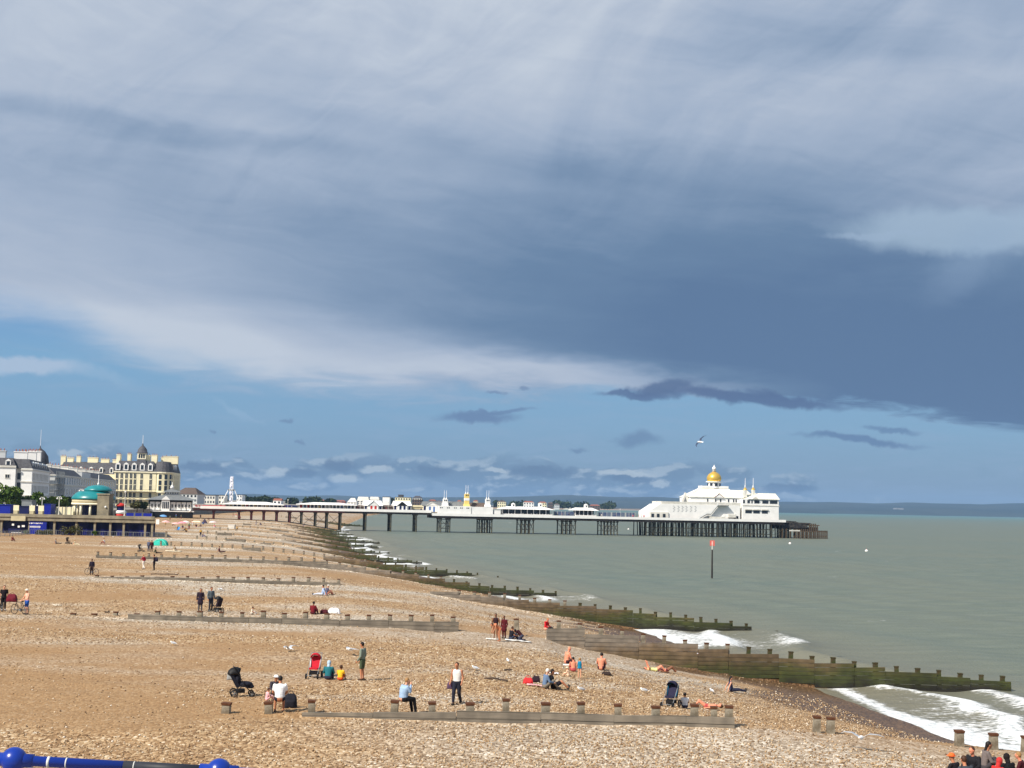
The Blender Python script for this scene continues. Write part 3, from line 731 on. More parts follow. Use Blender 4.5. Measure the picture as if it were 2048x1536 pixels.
# ---- long grey-white terrace between the two hotels
def terrace():
    p0 = at(108, 995, 500); z0 = 7.5
    rz = math.atan2(-(at(232, 995, 660).x - p0.x), 160)
    o = thing('terrace_building', 'long shaded grey-white seafront terrace between the white hotel and the cream hotel', 'terrace', (p0.x, p0.y, z0), rz)
    D, Hh = 160, 12.0
    mb = MB(); mb.box(-18, 0, 0, D, 0, Hh); mb.box(-17, -0.4, 62, 84, Hh + .005, Hh + 2); mb.build('wall', GREYR, o)
    mb = MB()
    for z in (3.9, 8.2, Hh - 0.4): mb.box(-18.2, 0.3, -0.3, D + .3, z, z + .4)
    mb.build('cornice', WHITE2, o)
    mb = MB(); mb.frus(-18, 0, 1, 60, Hh + .02, Hh + 2.6, 3.0, 2); mb.frus(-18, 0, 86, D - 1, Hh + .02, Hh + 2.6, 3.0, 2); mb.build('roof', SLATE, o)
    windows(o, 'r', [4 + 5.6 * i for i in range(28)], (0.9, 4.9, 8.9), 1.7, 2.3, 0.0)
    windows(o, 'f', (-3.5, -9, -14.5), (1, 5.2, 9.0), 1.6, 2.2, 0.0)
    for y in (10, 28, 46, 66, 88, 110, 132, 150): chimney(o, -8, y, Hh + 1.6, 3.4, 1.3, 2.4, WHITE2, 3)
    mb = MB()                       # scaffolding on the near corner
    for i in range(7):
        mb.tube((1.2, -1 + i * 2.2, 0), (1.2, -1 + i * 2.2, Hh + 1.2), .12, .12, 5)
    for i in range(8): mb.tube((0.8 - i * 2.4, -1.4, 0), (0.8 - i * 2.4, -1.4, Hh + 1.2), .12, .12, 5)
    for z in (2.1, 4.3, 6.5, 8.7, 10.9):
        mb.box(-17, 1.5, -1.9, -0.7, z, z + .14); mb.box(.55, 1.5, -.69, 13, z, z + .14)
    mb.build('scaffolding', GREYM, o)
terrace()
# ---- cream hotel with the turret
def hotel_cream():
    yq = 690.0
    c = at(226, 1008, yq); z0 = 7.5
    o = thing('hotel', 'tall cream hotel with mansard dormers, many chimneys and a domed turret near the pier', 'hotel', (c.x, yq, z0), R(6))
    k = yq / F
    Wf = 82 * k; Hh = 24.3 - z0 + .6
    zt = lambda py, px=270: H - (py - (1010 + (px - 1024) * 0.0206)) * k - z0
    Hh = zt(943)
    mb = MB(); mb.box(0, Wf, 0, 34, 0, Hh)
    mb.lathe([(4.6, 0), (4.6, Hh)], 16, (Wf + 2.8, 4.0, 0)); mb.box(Wf - .5, Wf + 7.4, 6, 34, 0, Hh - .01)
    mb.box(-30, -0.002, 14, 36, 0, Hh - 1.5)
    mb.build('wall', CREAM, o)
    mb = MB()
    for z in (zt(1000), zt(984), Hh - 0.5):
        mb.box(-.4, Wf + .4, -0.5, -.002, z, z + .5)
        mb.lathe([(5.1, z), (5.1, z + .5)], 16, (Wf + 2.8, 4.0, 0))
    mb.build('cornice', CREAM2, o)
    mb = MB()
    for z in (zt(1000), zt(984)):
        mb.box(-.4, Wf + .4, -1.9, -0.51, z, z + .25)
        for i in range(34): mb.box(-.3 + i * Wf / 33.2, -.24 + i * Wf / 33.2, -1.9, -1.82, z + .25, z + 1.25)
        mb.box(-.4, Wf + .4, -1.92, -1.8, z + 1.25, z + 1.33)
    mb.build('balcony', IRON, o)
    mb = MB()
    mb.frus(0, Wf, 0, 34, Hh + .01, Hh + 5.2, 1.8, 1.8); mb.lathe([(4.9, Hh + .02), (4.3, Hh + 3.0), (3.6, Hh + 5.0), (1, Hh + 5.3)], 16, (Wf + 2.8, 4.0, 0)); mb.frus(-30, 0, 14, 36, Hh - 1.49, Hh + 4.6, 2, 4)
    mb.frus(Wf + .5, Wf + 7.4, 8.5, 34, Hh, Hh + 5, 1.5, 1.5)
    mb.build('roof', SLATE, o)
    dormers(o, 'f', [1.6 + i * 3.9 for i in range(5)], -0.25, Hh + 0.5, 2.3, 2.9, 2.5)
    dormers(o, 'f', [-4, -9, -14, -19, -24], 14.3, Hh - .9, 1.7, 2.3, 2.5)
    dormers(o, 'r', [11, 16, 21], Wf + 7.0, Hh + 0.5, 1.9, 2.6, 2.5)
    wz = [zt(958), zt(970), zt(981), zt(996), zt(1008)]
    windows(o, 'f', [1.4, 3.6, 5.9, 8.1, 10.0, 13.2, 17.6], [z + .2 for z in wz], 1.25, 2.5, 0.0, frame=CREAM2)
    windows(o, 'r', [9.5, 13, 17, 21, 25], [z + .2 for z in wz], 1.2, 2.3, Wf + 7.4, frame=CREAM2)
    for a in (-100, -65, -30, 5):
        for z in wz:
            mb = MB(); mb.box(-.7, .7, -.06, .2, 0, 2.3)
            mb.build('window', PANE, o, loc=(Wf + 2.8 + 4.6 * math.cos(R(a)), 4 + 4.6 * math.sin(R(a)), z + .2), rz=R(a + 90))
    for (x, y, w, d, h) in ((1.2, 4, 1.8, 4, 3.2), (6.2, 5, 1.6, 4, 3.6), (10.2, 10, 2, 3, 3), (15.0, 4, 2.6, 3, 3.2), (18.5, 4, 2.8, 3, 3.3), (22.5, 9, 2.5, 4, 2.5), (27.0, 8, 7.0, 3, 3.0)):
        chimney(o, x if x < 26 else x - 1.0, y, Hh + 4.2, w, d, h + .6, CREAM, 3)
    for (x, w, h) in ((-28.5, 2.4, 4.4), (-25, 3, 3.6), (-21, 2.0, 4.5), (-14, 5, 4.0), (-8, 4, 3.4), (-3, 2.4, 3.2)):
        chimney(o, x, 19, Hh + 2.6, w, 2.4, h, CREAM, 3)
    tx = 51 * k; zb = Hh + .1                      # turret above the eaves
    mb = MB(); mb.frus(tx - 3.6, tx + 3.6, -0.4, 6.8, Hh, zt(918), 1.7, 1.7); mb.build('turret_base', SLATE, o)
    mb = MB(); z1, z2 = zt(918), zt(906); mb.box(tx - 2.0, tx + 2.0, 1.2, 5.2, z1, z2); tb = mb.build('turret', CREAM2, o)
    mb = MB()
    for i in (-1, 0, 1): mb.box(tx + i * 1.1 - .38, tx + i * 1.1 + .38, 1.12, 1.19, z1 + .5, z2 - .6)
    mb.build('louvres', PANE, tb)
    mb = MB(); mb.lathe([(2.9, z2), (2.9, z2 + .3), (2.5, z2 + .4), (2.2, z2 + 1.8), (1.3, z2 + 3.1), (.5, z2 + 3.7), (.35, z2 + 4.4), (.05, z2 + 5.0)], 14, (tx, 3.2, 0)); mb.build('turret_dome', SLATE, o, True)
    mb = MB(); mb.tube((tx, 3.2, z2 + 4.9), (tx, 3.2, z2 + 9), .12, .07); mb.build('flagpole', WHITE, o)
hotel_cream()

def block(name, label, cat, px0, px1, py_top, y, depth=14, z0=7.5, wall=WHITE, roof=SLATE, roofh=0.0, floors=3, cols=6, group=None, kind='hip', pyb=None, ww=None):
    """a distant building seen between two sight lines at distance y"""
    a = at(px0, 1005, y); b_ = at(px1, 1005, y)
    w = b_.x - a.x
    pxm = (px0 + px1) / 2
    zt = at(pxm, py_top, y).z - z0
    o = thing(name, label, cat, (a.x, y, z0), 0, group)
    hw = zt - roofh
    mb = MB(); mb.box(0, w, 0, depth, -3, hw); mb.build('wall', wall, o)
    if roofh > 0:
        mb = MB(); ov = .3
        if kind == 'hip': mb.frus(-ov, w + ov, -ov, depth + ov, hw, zt, min(w * .3, roofh * 1.6), depth * .48)
        elif kind == 'mansard': mb.frus(-ov, w + ov, -ov, depth + ov, hw, zt, roofh * .35, roofh * .35)
        else: mb.gable(-ov, w + ov, -ov, depth + ov, hw, zt, 'x')
        mb.build('roof', roof, o)
    else:
        mb = MB(); mb.box(-.2, w + .2, -.2, depth + .2, hw, hw + .4); mb.build('roof', roof, o)
    if cols:
        fh = hw / floors
        mb_w = ww or w / cols * .5
        windows(o, 'f', [(i + .5) * w / cols for i in range(cols)], [f * fh + fh * .28 for f in range(floors)], mb_w, fh * .5)
    return o
TG = 'far seafront and town buildings beyond the pier'
block('house', 'grey hotel end with dark hipped roof just right of the cream hotel', 'building', 349, 394, 975, 760, 20, wall=GREYR, roof=BROWNR, roofh=3.5, floors=3, cols=6)
block('apartment_block', 'low pale block left of the ferris wheel with a pale blue corner', 'apartment block', 402, 430, 991, 1150, wall=WHITE2, floors=2, cols=5, group=TG)
block('apartment_block', 'small white block immediately left of the ferris wheel', 'apartment block', 431, 448, 991, 1180, wall=WHITE2, floors=2, cols=3, group=TG)
block('apartment_block', 'white block immediately right of the ferris wheel', 'apartment block', 473, 484, 990, 1190, wall=WHITE, floors=3, cols=2, group=TG)
block('house', 'small white gabled house among the dark trees right of the wheel', 'house', 546, 562, 997, 1400, wall=WHITE, roof=BRICKR, roofh=2, floors=1, cols=2, group=TG, kind='gable')
block('apartment_block', 'white flats with sloping left gable behind the two arcade shelters', 'apartment block', 695, 713, 996, 1300, wall=WHITE, roof=WHITE2, roofh=4, floors=3, cols=3, group=TG)
block('apartment_block', 'white flats with a stepped roof and three rows of balconies', 'apartment block', 714, 738, 993.5, 1330, wall=WHITE, roof=WHITE2, roofh=4, floors=3, cols=4, group=TG, kind='mansard')
block('apartment_block', 'white flats behind the gabled kiosk with the red door', 'apartment block', 739, 758, 993.5, 1360, wall=WHITE, roof=WHITE2, roofh=3, floors=3, cols=3, group=TG, kind='mansard')
block('apartment_block', 'tall plain white slab block between the two gabled kiosks', 'apartment block', 765, 779, 994, 1250, wall=WHITE, floors=4, cols=0, group=TG)
block('apartment_block', 'cream flats with dark penthouse above the black-gabled kiosk', 'apartment block', 790, 821, 995, 1400, wall=CREAM, roof=SLATE, roofh=0, floors=3, cols=6, group=TG)
block('apartment_block', 'dark flat penthouse roof standing on the cream flats', 'apartment block', 796, 805, 990, 1412, wall=SLATE, roof=SLATE, floors=1, cols=0, group=TG)
block('apartment_block', 'white tower flat with a dark cap right of the cream flats', 'apartment block', 825, 843, 991.5, 1450, wall=WHITE2, roof=SLATE, roofh=2.4, floors=4, cols=4, group=TG)
block('apartment_block', 'brown brick block right behind the black-gabled kiosk', 'apartment block', 824, 844, 1000, 1200, wall=BROWNR, roof=BROWNR, floors=3, cols=4, group=TG)
FH = 'far houses with red and brown roofs'
fh = [(884, 896, 999, WHITE2, 'pale far house left of the first twin-masted turret'), (914, 923, 999, WHITE2, 'pale far house left of the golden turret'),
      (946, 956, 999, CREAM, 'cream far house right of the golden turret'), (995, 1012, 1000, CREAM, 'tan far house above the left pavilion end'),
      (1047, 1068, 1001, WHITE, 'long white far house with red roof above the long pavilion'), (1077, 1093, 1002, CREAM, 'tan far house with red roof above the right pavilion cupola'),
      (1096, 1106, 1003, BROWNR, 'brown far house near the right end of the long pavilion'), (1180, 1200, 1008, BROWNR, 'brown far house right of the small pavilion cupola'),
      (857, 872, 998, BROWNR, 'brown far house beside the brown brick block'), (1109, 1119, 1006, GREYR, 'grey far house in the dark trees beyond the pavilions'),
      (620, 650, 998, BROWNR, 'long brown far terrace among trees left of the white flats'), (655, 690, 999, BRICKR, 'long red-roofed far terrace left of the white flats'),
      (872, 884, 1000, GREYR, 'grey far house left of the white deck block turret'), (1128, 1140, 1007, WHITE2, 'pale far house in the trees between the pavilions')]
for i, (a, b_, t, w_, lb) in enumerate(fh):
    block('house', lb, 'house', a, b_, t + 1, 2300 + 60 * i, 20, z0=7.5, wall=w_, roof=BRICKR if i % 3 else BROWNR, roofh=2.4, floors=2, cols=4, group=FH)
# pale town of the far coast
FC = 'pale buildings on the far coast across the bay'
for i, (a, b_, py, lb) in enumerate([(1768, 1774, 1014.6, 'left one of two pale slabs high on the far hillside'), (1776, 1786, 1014.8, 'right one of two pale slabs high on the far hillside'), (1761, 1774, 1021, 'pale low building at the foot of the far hillside slabs'),
                                     (1787, 1797, 1022, 'pale low building right of the far waterside slab'), (1808, 1814, 1022.5, 'narrow pale tower on the far waterline'),
                                     (1874, 1912, 1027.2, 'long pale row of buildings on the far waterline'), (1930, 1952, 1028.3, 'pale row right of the longest one on the far waterline'), (2038, 2042, 1026, 'tiny white building on the far shore at the right edge')]):
    yy = 9350
    c = at(a, py, yy); c2 = at(b_, py, yy)
    o = thing('building', lb, 'building', (c.x, yy - 250, c.z - 9), 0, FC)
    mb = MB(); mb.box(0, c2.x - c.x, 0, 30, -12, 5); mb.build('wall', mat('far_wall', (150, 152, 150)), o)
    mb = MB(); mb.box(-1, c2.x - c.x + 1, -1, 31, 5, 6.5); mb.build('roof', LEAD, o)

# ---- trees
LEAFM = {}
def leafmat(nm, a, b_):
    m = mat(nm, a, 0.9, 0.2, 0.35, rgb2=b_, spec=0.15)
    return m
LG = leafmat('leaf_green', (62, 84, 34), (96, 112, 44)); LD = leafmat('leaf_dark', (40, 52, 30), (62, 74, 38)); LO = leafmat('leaf_olive', (92, 88, 52), (66, 72, 40))
BARK = mat('bark', (84, 70, 54), 0.9, 0.2, 2)
def tree(label, x, y, z0, w, h, m=LG, n=900, leaf=0.5, group='trees behind the bandstand', name='tree', cat='tree', trunk=0.3, seed=0):
    rnd = random.Random(seed * 31 + 5)
    o = thing(name, label, cat, (x, y, z0), 0, group)
    if trunk:
        mb = MB(); mb.tube((0, 0, -.5), (0, 0, h * .45), w * .035 + .06, w * .02 + .04)
        for i in range(6):
            a = i * 1.05; mb.tube((0, 0, h * (.25 + .03 * i)), (math.cos(a) * w * .28, math.sin(a) * w * .28, h * .6), w * .015 + .03, w * .008 + .01, 5)
        mb.build('trunk', BARK, o)
    mb = MB()
    lobes = [(rnd.uniform(-.30, .30) * w, rnd.uniform(-.3, .3) * w, h * rnd.uniform(.42, .80), rnd.uniform(.16, .27) * w) for _ in range(9)]
    for i in range(n):
        lx, ly, lz, lr = lobes[i % 9]
        d = Vector((rnd.gauss(0, 1), rnd.gauss(0, 1), rnd.gauss(0, 1))).normalized()
        c = Vector((lx, ly, lz)) + Vector((d.x, d.y, d.z * .8)) * lr * rnd.uniform(.65, 1.12)
        if c.z < h * .12: c.z = h * rnd.uniform(.12, .3)
        u = Vector((rnd.gauss(0, 1), rnd.gauss(0, 1), rnd.gauss(0, 1))).normalized(); v = u.orthogonal().normalized()
        s_ = leaf * rnd.uniform(.6, 1.3)
        mb.add([c - u * s_ - v * s_ * .6, c + u * s_ - v * s_ * .5, c + u * s_ * .8 + v * s_ * .6, c - u * s_ * .7 + v * s_ * .6], [(0, 1, 2, 3)])
    mb.build('crown', m, o)
    return o
TL = [(18, 970, 52, LG, 'large bright green tree below the left white hotel'), (-14, 978, 40, LD, 'dark green tree cut by the left edge'), (46, 992, 36, LD, 'dark tree between the bright green tree and the hotel corner'),
      (73, 978, 34, LG, 'mid green round tree in front of the white hotel long side'), (98, 988, 30, LG, 'bushy green tree left of the twin lamp'), (121, 990, 30, LG, 'green tree right of the twin lamp'),
      (142, 993, 26, LD, 'dark tree against the grey terrace left of the teal dome'), (60, 1000, 40, LD, 'low dark tree in the middle of the row'), (112, 1001, 34, LD, 'low dark bushy tree behind the cream panels'),
      (84, 1000, 30, LD, 'low dark tree under the round green one'), (275, 1000, 22, LO, 'olive tree right of the tall mast beside the pagoda'), (288, 1004, 16, LD, 'small dark tree left of the pagoda')]
for i, (px, py, wpx, m_, lb) in enumerate(TL):
    y = 350 + 9 * i if px < 200 else 470
    c = at(px, py, y); w = wpx * y / F
    tree(lb, c.x, y, 7.5, w * 1.15, (c.z - 7.5), m_, 900, .34, seed=i)
FT = [(500, 1000, 40, 'dark far tree clump just right of the ferris wheel foot'), (528, 996, 34, 'taller dark far tree clump above the first arcade shelter'), (415, 999, 26, 'dark far tree clump left of the ferris wheel'), (443, 1000, 24, 'small far tree clump touching the wheel foot on the left'),
      (585, 1001, 30, 'far tree clump between the two arcade shelters'), (625, 1000, 36, 'far tree clump left above the second arcade shelter'), (660, 1002, 30, 'far tree clump right above the second arcade shelter'), (782, 997, 14, 'narrow far conifer beside the white slab block'),
      (1000, 1006, 30, 'far tree clump left of the long pavilion roof'), (1035, 1008, 44, 'low far tree clump behind the long pavilion roof'), (1125, 1008, 36, 'low far tree clump between the two pavilions'), (1160, 1010, 36, 'low far tree clump behind the small pavilion'),
      (1215, 1011, 40, 'low far tree clump right of the small pavilion'), (550, 1000, 28, 'far tree clump behind the small gabled house')]
for i, (px, py, wpx, lb) in enumerate(FT):
    y = 1500 + i * 45 if px < 800 else 2600 + 30 * i
    c = at(px, py - 2, y); w = wpx * y / F
    tree(lb, c.x, y, 7.5, w, c.z - 7.5, LD, 500, 1.6 if px < 800 else 2.2, group='far tree clumps beyond the pier', name='tree_clump', cat='trees', trunk=1, seed=50 + i)

# ---- bandstand, colonnade and terrace
def bandstand():
    y0 = 292.0; k = y0 / F
    X_ = lambda px: at(px, 1060, y0).x
    Zp = lambda px, py: at(px, py, y0).z
    x0, x1 = X_(-90), X_(308)
    zg = 3.6
    o = thing('colonnade', 'curved dark blue seafront colonnade under a weathered concrete terrace', 'colonnade', (x0, y0, zg), 0)
    L = x1 - x0
    ztop = 7.75 - zg; zb = 6.7 - zg
    pl = lambda a, b_, c_, d: [(a, b_), (c_, b_), (c_ - .29 * (d - b_), d), (a, d)]
    mb = MB(); mb.prism(pl(0, .9, L, 32), -1, zb - .02); mb.build('wall', NAVY, o)
    mb = MB(); mb.prism(pl(-.2, -.35, L + .2, 32.2), zb, zb + .75); mb.prism(pl(-.2, -.55, L + .4, 32.4), zb + .751, zb + .95); mb.build('terrace_slab', CONC, o)
    mb = MB(); mb.box(-.1, L + .1, -.25, .05, zb + .95, ztop + .35); mb.build('parapet', CONC, o)
    mb = MB(); mb.box(0, 0.42, 0, 0.42, -1, zb); oo = mb.build('column', CONC); me = oo.data; bpy.data.objects.remove(oo)
    for px in (106, 150, 187, 218, 245, 288, 302): put('column', me, o, (X_(px) - x0, 0.0, 0))
    for px in (-60, -30, 0, 56): put('column', me, o, (X_(px) - x0, 0.0, 0))
    mb = MB(); mb.box(0, 2.7, -.06, .14, -.2, zb - .4); oo = mb.build('glazed_bay', mat('deep_blue_glazing', (20, 28, 104), .35, .3, .5, rgb2=(16, 18, 54))); me = oo.data; bpy.data.objects.remove(oo)
    for px in (112, 156, 193, 223, 250, 260, 130, 172, 205): put('glazed_bay', me, o, (X_(px) - x0, .84, 0))
    mb = MB(); mb.box(X_(59) - x0, X_(93) - x0, -.15, .3, .1, zb - .1); sg = mb.build('sign_panel', BLUE, o)
    # white lettering too small to read: two lines of strokes
    mb = MB()
    rnd = random.Random(2); x = X_(55) - x0 + .3
    while x < X_(84) - x0:
        w = rnd.uniform(.10, .22)
        if rnd.random() > .12:
            mb.box(x, x + w * .35, -.19, -.155, zb - .62, zb - .36); mb.box(x + w * .35, x + w, -.19, -.155, zb - .62 + rnd.choice((0, .10, .2)), zb - .55 + rnd.choice((0, .10, .15)))
        x += w + .05
    x = X_(60) - x0
    while x < X_(80) - x0:
        w = rnd.uniform(.12, .25)
        mb.box(x, x + w * .4, -.19, -.155, zb - 1.45, zb - 1.0); mb.box(x + w * .4, x + w, -.19, -.155, zb - 1.3, zb - 1.15)
        x += w + .06
    mb.build('lettering', WHITE, sg)
    mb = MB(); mb.box(X_(23) - x0, X_(44) - x0, -.2, .1, .55, .67); mb.build('counter', WHITE, o)
    for (px, py, w) in ((24, 1051, .45), (36, 1055, .4), (44, 1054, .6)):
        mb = MB(); mb.box(0, w, -.25, -.1, 0, .38); mb.build('notice', WHITE, o, loc=(X_(px) - x0, 0, Zp(px, py) - zg))
    mb = MB(); mb.box(X_(23) - x0, X_(52) - x0, -.7, -.56, zb - .05, zb + .95); mb.build('pale_fascia', CONCL, o)  # short fascia piece in paler concrete than the slab
    # terrace things
    zt = 7.75
    def kiosk(label, px0, px1, pyt, m, dy=3, name='kiosk', roofm=None, d=3.0):
        yk = y0 + dy; a = at(px0, 1030, yk).x; b_ = at(px1, 1030, yk).x; h = at((px0 + px1) / 2, pyt, yk).z - zt
        t = thing(name, label, name.replace('_', ' '), (a, yk, zt), 0)
        mb = MB(); mb.box(0, b_ - a, 0, d, -.1, h); mb.build('wall', m, t)
        mb = MB(); mb.box(-.12, b_ - a + .12, -.12, d + .12, h, h + .12); mb.build('roof', roofm or m, t)
        return t
    kiosk('large blue kiosk box at the left edge of the terrace', -30, 20, 1010, BLUE)
    kiosk('narrow blue kiosk on the terrace right of the cream panels', 88, 101, 1009, BLUE)
    kiosk('dark blue low stall between the cream panels on the terrace', 38, 57, 1013, NAVY, 4)
    kiosk('dark blue low stall left of the narrow blue kiosk', 66, 76, 1013, NAVY, 5)
    kiosk('grey-blue curved shelter behind the terrace stalls', 42, 62, 1001, GREYM, 12)
    for px0, px1, lb in ((26, 37, 'leftmost square cream panel on the terrace'), (58, 69, 'middle square cream panel on the terrace'), (76, 87, 'cream panel next to the narrow blue kiosk')):
        a = at(px0, 1030, y0 + 1.5).x; b_ = at(px1, 1030, y0 + 1.5).x
        t = thing('screen_panel', lb, 'panel', (a, y0 + 1.5, zt), 0, 'cream panels on the terrace')
        mb = MB(); mb.box(0, b_ - a, 0, .12, 1.0, 2.1); mb.build('board', CREAM, t)
        mb = MB(); mb.box(.15, b_ - a - .15, -.3, .8, 0, .98); mb.build('pedestal', CONCL, t)
    t = thing('wind_wall', 'long low cream wall on the terrace left of the bandstand', 'wall', (at(111, 1030, y0 + 5).x, y0 + 5, zt), 0)
    ww = at(146, 1030, y0 + 5).x - at(111, 1030, y0 + 5).x
    mb = MB(); mb.box(0, ww, 0, .3, 0, 1.9); mb.build('wall', CREAM, t); mb = MB()
    for i in range(4): mb.box((i + .5) * ww / 4 - .06, (i + .5) * ww / 4 + .06, -.05, -.002, 0, 2.0)
    mb.build('posts', GREYM, t)
    # bandstand proper
    yb = y0 + 9; kb = yb / F
    xc = at(187, 1000, yb).x
    t = thing('bandstand', 'bandstand with a two-tier teal dome, cream columns and grey stone side wing', 'bandstand', (xc, yb, zt), 0)
    q = lambda px, py: (at(px, max(py, 985), yb).x - xc, at(px, py, yb).z - zt)
    r1 = q(235, 1)[0] + .2
    R1 = 42.5 * kb; zE = q(190, 999)[1]
    mb = MB(); mb.lathe([(R1, zE), (R1 * 1.0, zE + .25), (R1 * .93, zE + .75), (R1 * .80, zE + 1.35), (R1 * .64, zE + 1.75)], 32); mb.build('lower_dome', TEAL, t, True)
    mb = MB(); R2 = R1 * .62; mb.lathe([(R2, zE + 1.76), (R2 * 1.04, zE + 1.95), (R2 * 1.0, zE + 2.2), (R2 * .75, zE + 2.75), (R2 * .35, zE + 3.05), (.1, zE + 3.12)], 32, (.9, 0, 0)); mb.build('upper_dome', TEAL, t, True)
    mb = MB(); mb.lathe([(.25, zE + 3.1), (.22, zE + 3.4), (.07, zE + 3.7), (.05, zE + 5.3)], 8, (.9, 0, 0)); mb.build('finial', WHITE, t, True)
    mb = MB(); mb.lathe([(R1 * .97, zE - .75), (R1 * .97, zE - .02)], 32); mb.build('entablature', CONCL, t, True)
    mb = MB(); mb.lathe([(R1 * .99, zE - 1.15), (R1 * .99, zE - .76)], 32); mb.build('fascia', CREAM2, t, True)
    mb = MB(); mb.lathe([(.26, 0), (.22, zE - 1.16)], 10); oo = mb.build('column', CREAM2, None, True); me = oo.data; bpy.data.objects.remove(oo)
    for i in range(12):
        a = R(i * 30 + 8); put('column', me, t, (R1 * .88 * math.cos(a), R1 * .88 * math.sin(a), 0))
    mb = MB(); mb.lathe([(R1 * .5, 0), (R1 * .5, zE - 1.2)], 12); mb.build('inner_wall', NAVY, t)
    w0, w1 = q(207, 1)[0], q(230, 1)[0]; ht = q(218, 990)[1]
    mb = MB(); mb.box(w0, w1, -R1 * .92, -R1 * .2, 0, ht); mb.build('stone_wing', CONC, t)
    mb = MB(); mb.box(w0 - .15, w1 + .15, -R1 * .92 - .15, -R1 * .2, ht, ht + .3); mb.build('wing_cap', CONC, t)
    mb = MB(); mb.ell(((w0 + w1) / 2 + .6, -R1 * .92 - .16, ht * .45), .22, .16, .22); mb.build('globe_lamp', WHITE, t, True)
    # round deli kiosk right of the bandstand
    yk = y0 + 7; c = at(241, 1030, yk)
    t = thing('kiosk', 'round white kiosk with a red and white awning right of the bandstand', 'kiosk', (c.x, yk, zt), 0)
    mb = MB(); mb.lathe([(1.15, 0), (1.15, .7)], 16); mb.build('base', REDP, t, True)
    mb = MB(); mb.lathe([(1.2, .71), (1.25, 1.1), (1.05, 1.4)], 16); mb.build('counter', WHITE, t, True)
    mb = MB(); mb.lathe([(.85, 1.41), (.85, 2.3)], 12); mb.build('wall', NAVY, t)
    mb = MB(); mb.lathe([(1.15, 2.3), (.8, 2.75), (.1, 3.0)], 16); mb.build('awning', REDP, t, True)
    # railing-like blue windbreaks on the terrace
    for i, (a, b_) in enumerate(((252, 268), (270, 284), (286, 304))):
        A = at(a, 1030, y0 + 2).x; B = at(b_, 1030, y0 + 2).x
        t = thing('windbreak', ['blue windbreak next to the tall mast', 'middle blue windbreak on the right terrace', 'blue windbreak at the right end of the terrace'][i], 'windbreak', (A, y0 + 2, zt), 0, 'blue windbreaks on the terrace')
        mb = MB(); mb.box(0, B - A, 0, .06, 0, .95); mb.build('screen', BLUE, t)
        mb = MB(); mb.tube((0, 0, 0), (0, 0, 1.15), .05); mb.tube((B - A, 0, 0), (B - A, 0, 1.15), .05); mb.build('posts', GREYM, t)
bandstand()
def fence(label, pts, h=1.1, step=1.6, m=GREYM, bars=True):
    o = thing('fence', label, 'fence', pts[0], 0)
    o0 = Vector(pts[0]); mb = MB(); mp = MB()
    for a, b_ in zip(pts[:-1], pts[1:]):
        a, b_ = Vector(a) - o0, Vector(b_) - o0
        nseg = max(1, int((b_ - a).length / step))
        for i in range(nseg + 1):
            p_ = a.lerp(b_, i / nseg); mp.tube(p_ - Vector((0, 0, .5)), p_ + Vector((0, 0, h)), .05, .05, 5)
        for z in (.15, h - .05): mb.tube(a + Vector((0, 0, z)), b_ + Vector((0, 0, z)), .035, .035, 5)
        nb_ = int((b_ - a).length / .35)
        for i in range(nb_): p_ = a.lerp(b_, (i + .5) / nb_); mb.tube(p_ + Vector((0, 0, .15)), p_ + Vector((0, 0, h - .05)), .02, .02, 4, False)
    mp.build('posts', m, o); mb.build('rails', m, o)
pts = []
for px, y in ((-40, 262), (20, 272), (60, 284), (200, 288), (300, 288), (330, 292)):
    c = at(px, 1060, y); pts.append((c.x, y, gz(c.x, y)))
fence('long grey metal fence at the foot of the blue colonnade', pts, 1.05)
c = at(333, 1060, 289)
t = thing('wooden_post', 'brown timber post standing right of the fence end', 'post', (c.x, 289, gz(c.x, 289)), 0)
mb = MB(); mb.box(-.18, .18, -.18, .18, -.5, 1.15); mb.build('shaft', M_POST, t); mb = MB(); mb.frus(-.22, .22, -.22, .22, 1.151, 1.26, .08, .08); mb.build('cap', M_RUST, t)
for (px, w, h, m_, lb) in ((142, 3.9, 1.7, LO, 'wide olive tamarisk bush against the dark blue colonnade'), (190, 1.1, 1.1, LG, 'small green bush below a colonnade column'), (88, 3.2, .8, LO, 'low sprawling plants at the foot of the blue sign panel'), (52, 1.2, .9, LG, 'small green plant left of the blue sign panel')):
    c = at(px, 1066, 286); tree(lb, c.x, 286, gz(c.x, 286) - .1, w, h * 1.15, m_, 700, .12, group='bushes at the foot of the colonnade', name='bush', cat='bush', trunk=1, seed=px)
def lamp(label, px, py_top, y, zb=7.75, arms=2, name='street_lamp'):
    c = at(px, py_top, y); h = c.z - zb
    t = thing(name, label, 'lamp', (c.x, y, zb), 0)
    mb = MB(); mb.tube((0, 0, 0), (0, 0, h), .11, .06, 8); mb.tube((0, 0, 0), (0, 0, .6), .2, .13, 8); mb.build('pole', WHITE2, t)
    for s_ in ((-1, 1) if arms == 2 else (0,)):
        mb = MB(); mb.path([(0, 0, h - .2), (s_ * .3, 0, h), (s_ * .42, 0, h - .25)], .035); mb.ell((s_ * .42, 0, h - .42), .19, .19, .2, 10, 6); mb.build('lantern', WHITE, t, True)
lamp('white twin lantern lamp post left of the bandstand', 119, 993, 296)
lamp('white twin lantern lamp post among the trees', 85, 994, 300)
lamp('white lamp post rising behind the teal dome', 163, 978, 318)
lamp('tall white mast on the terrace in front of the cream hotel', 251, 980, 298, arms=1, name='mast')
lamp('short white globe lamp by the cream panel', 64, 1008, 299, arms=1)
lamp('short white globe lamp right of the middle cream panel', 75, 1008, 299, arms=1)
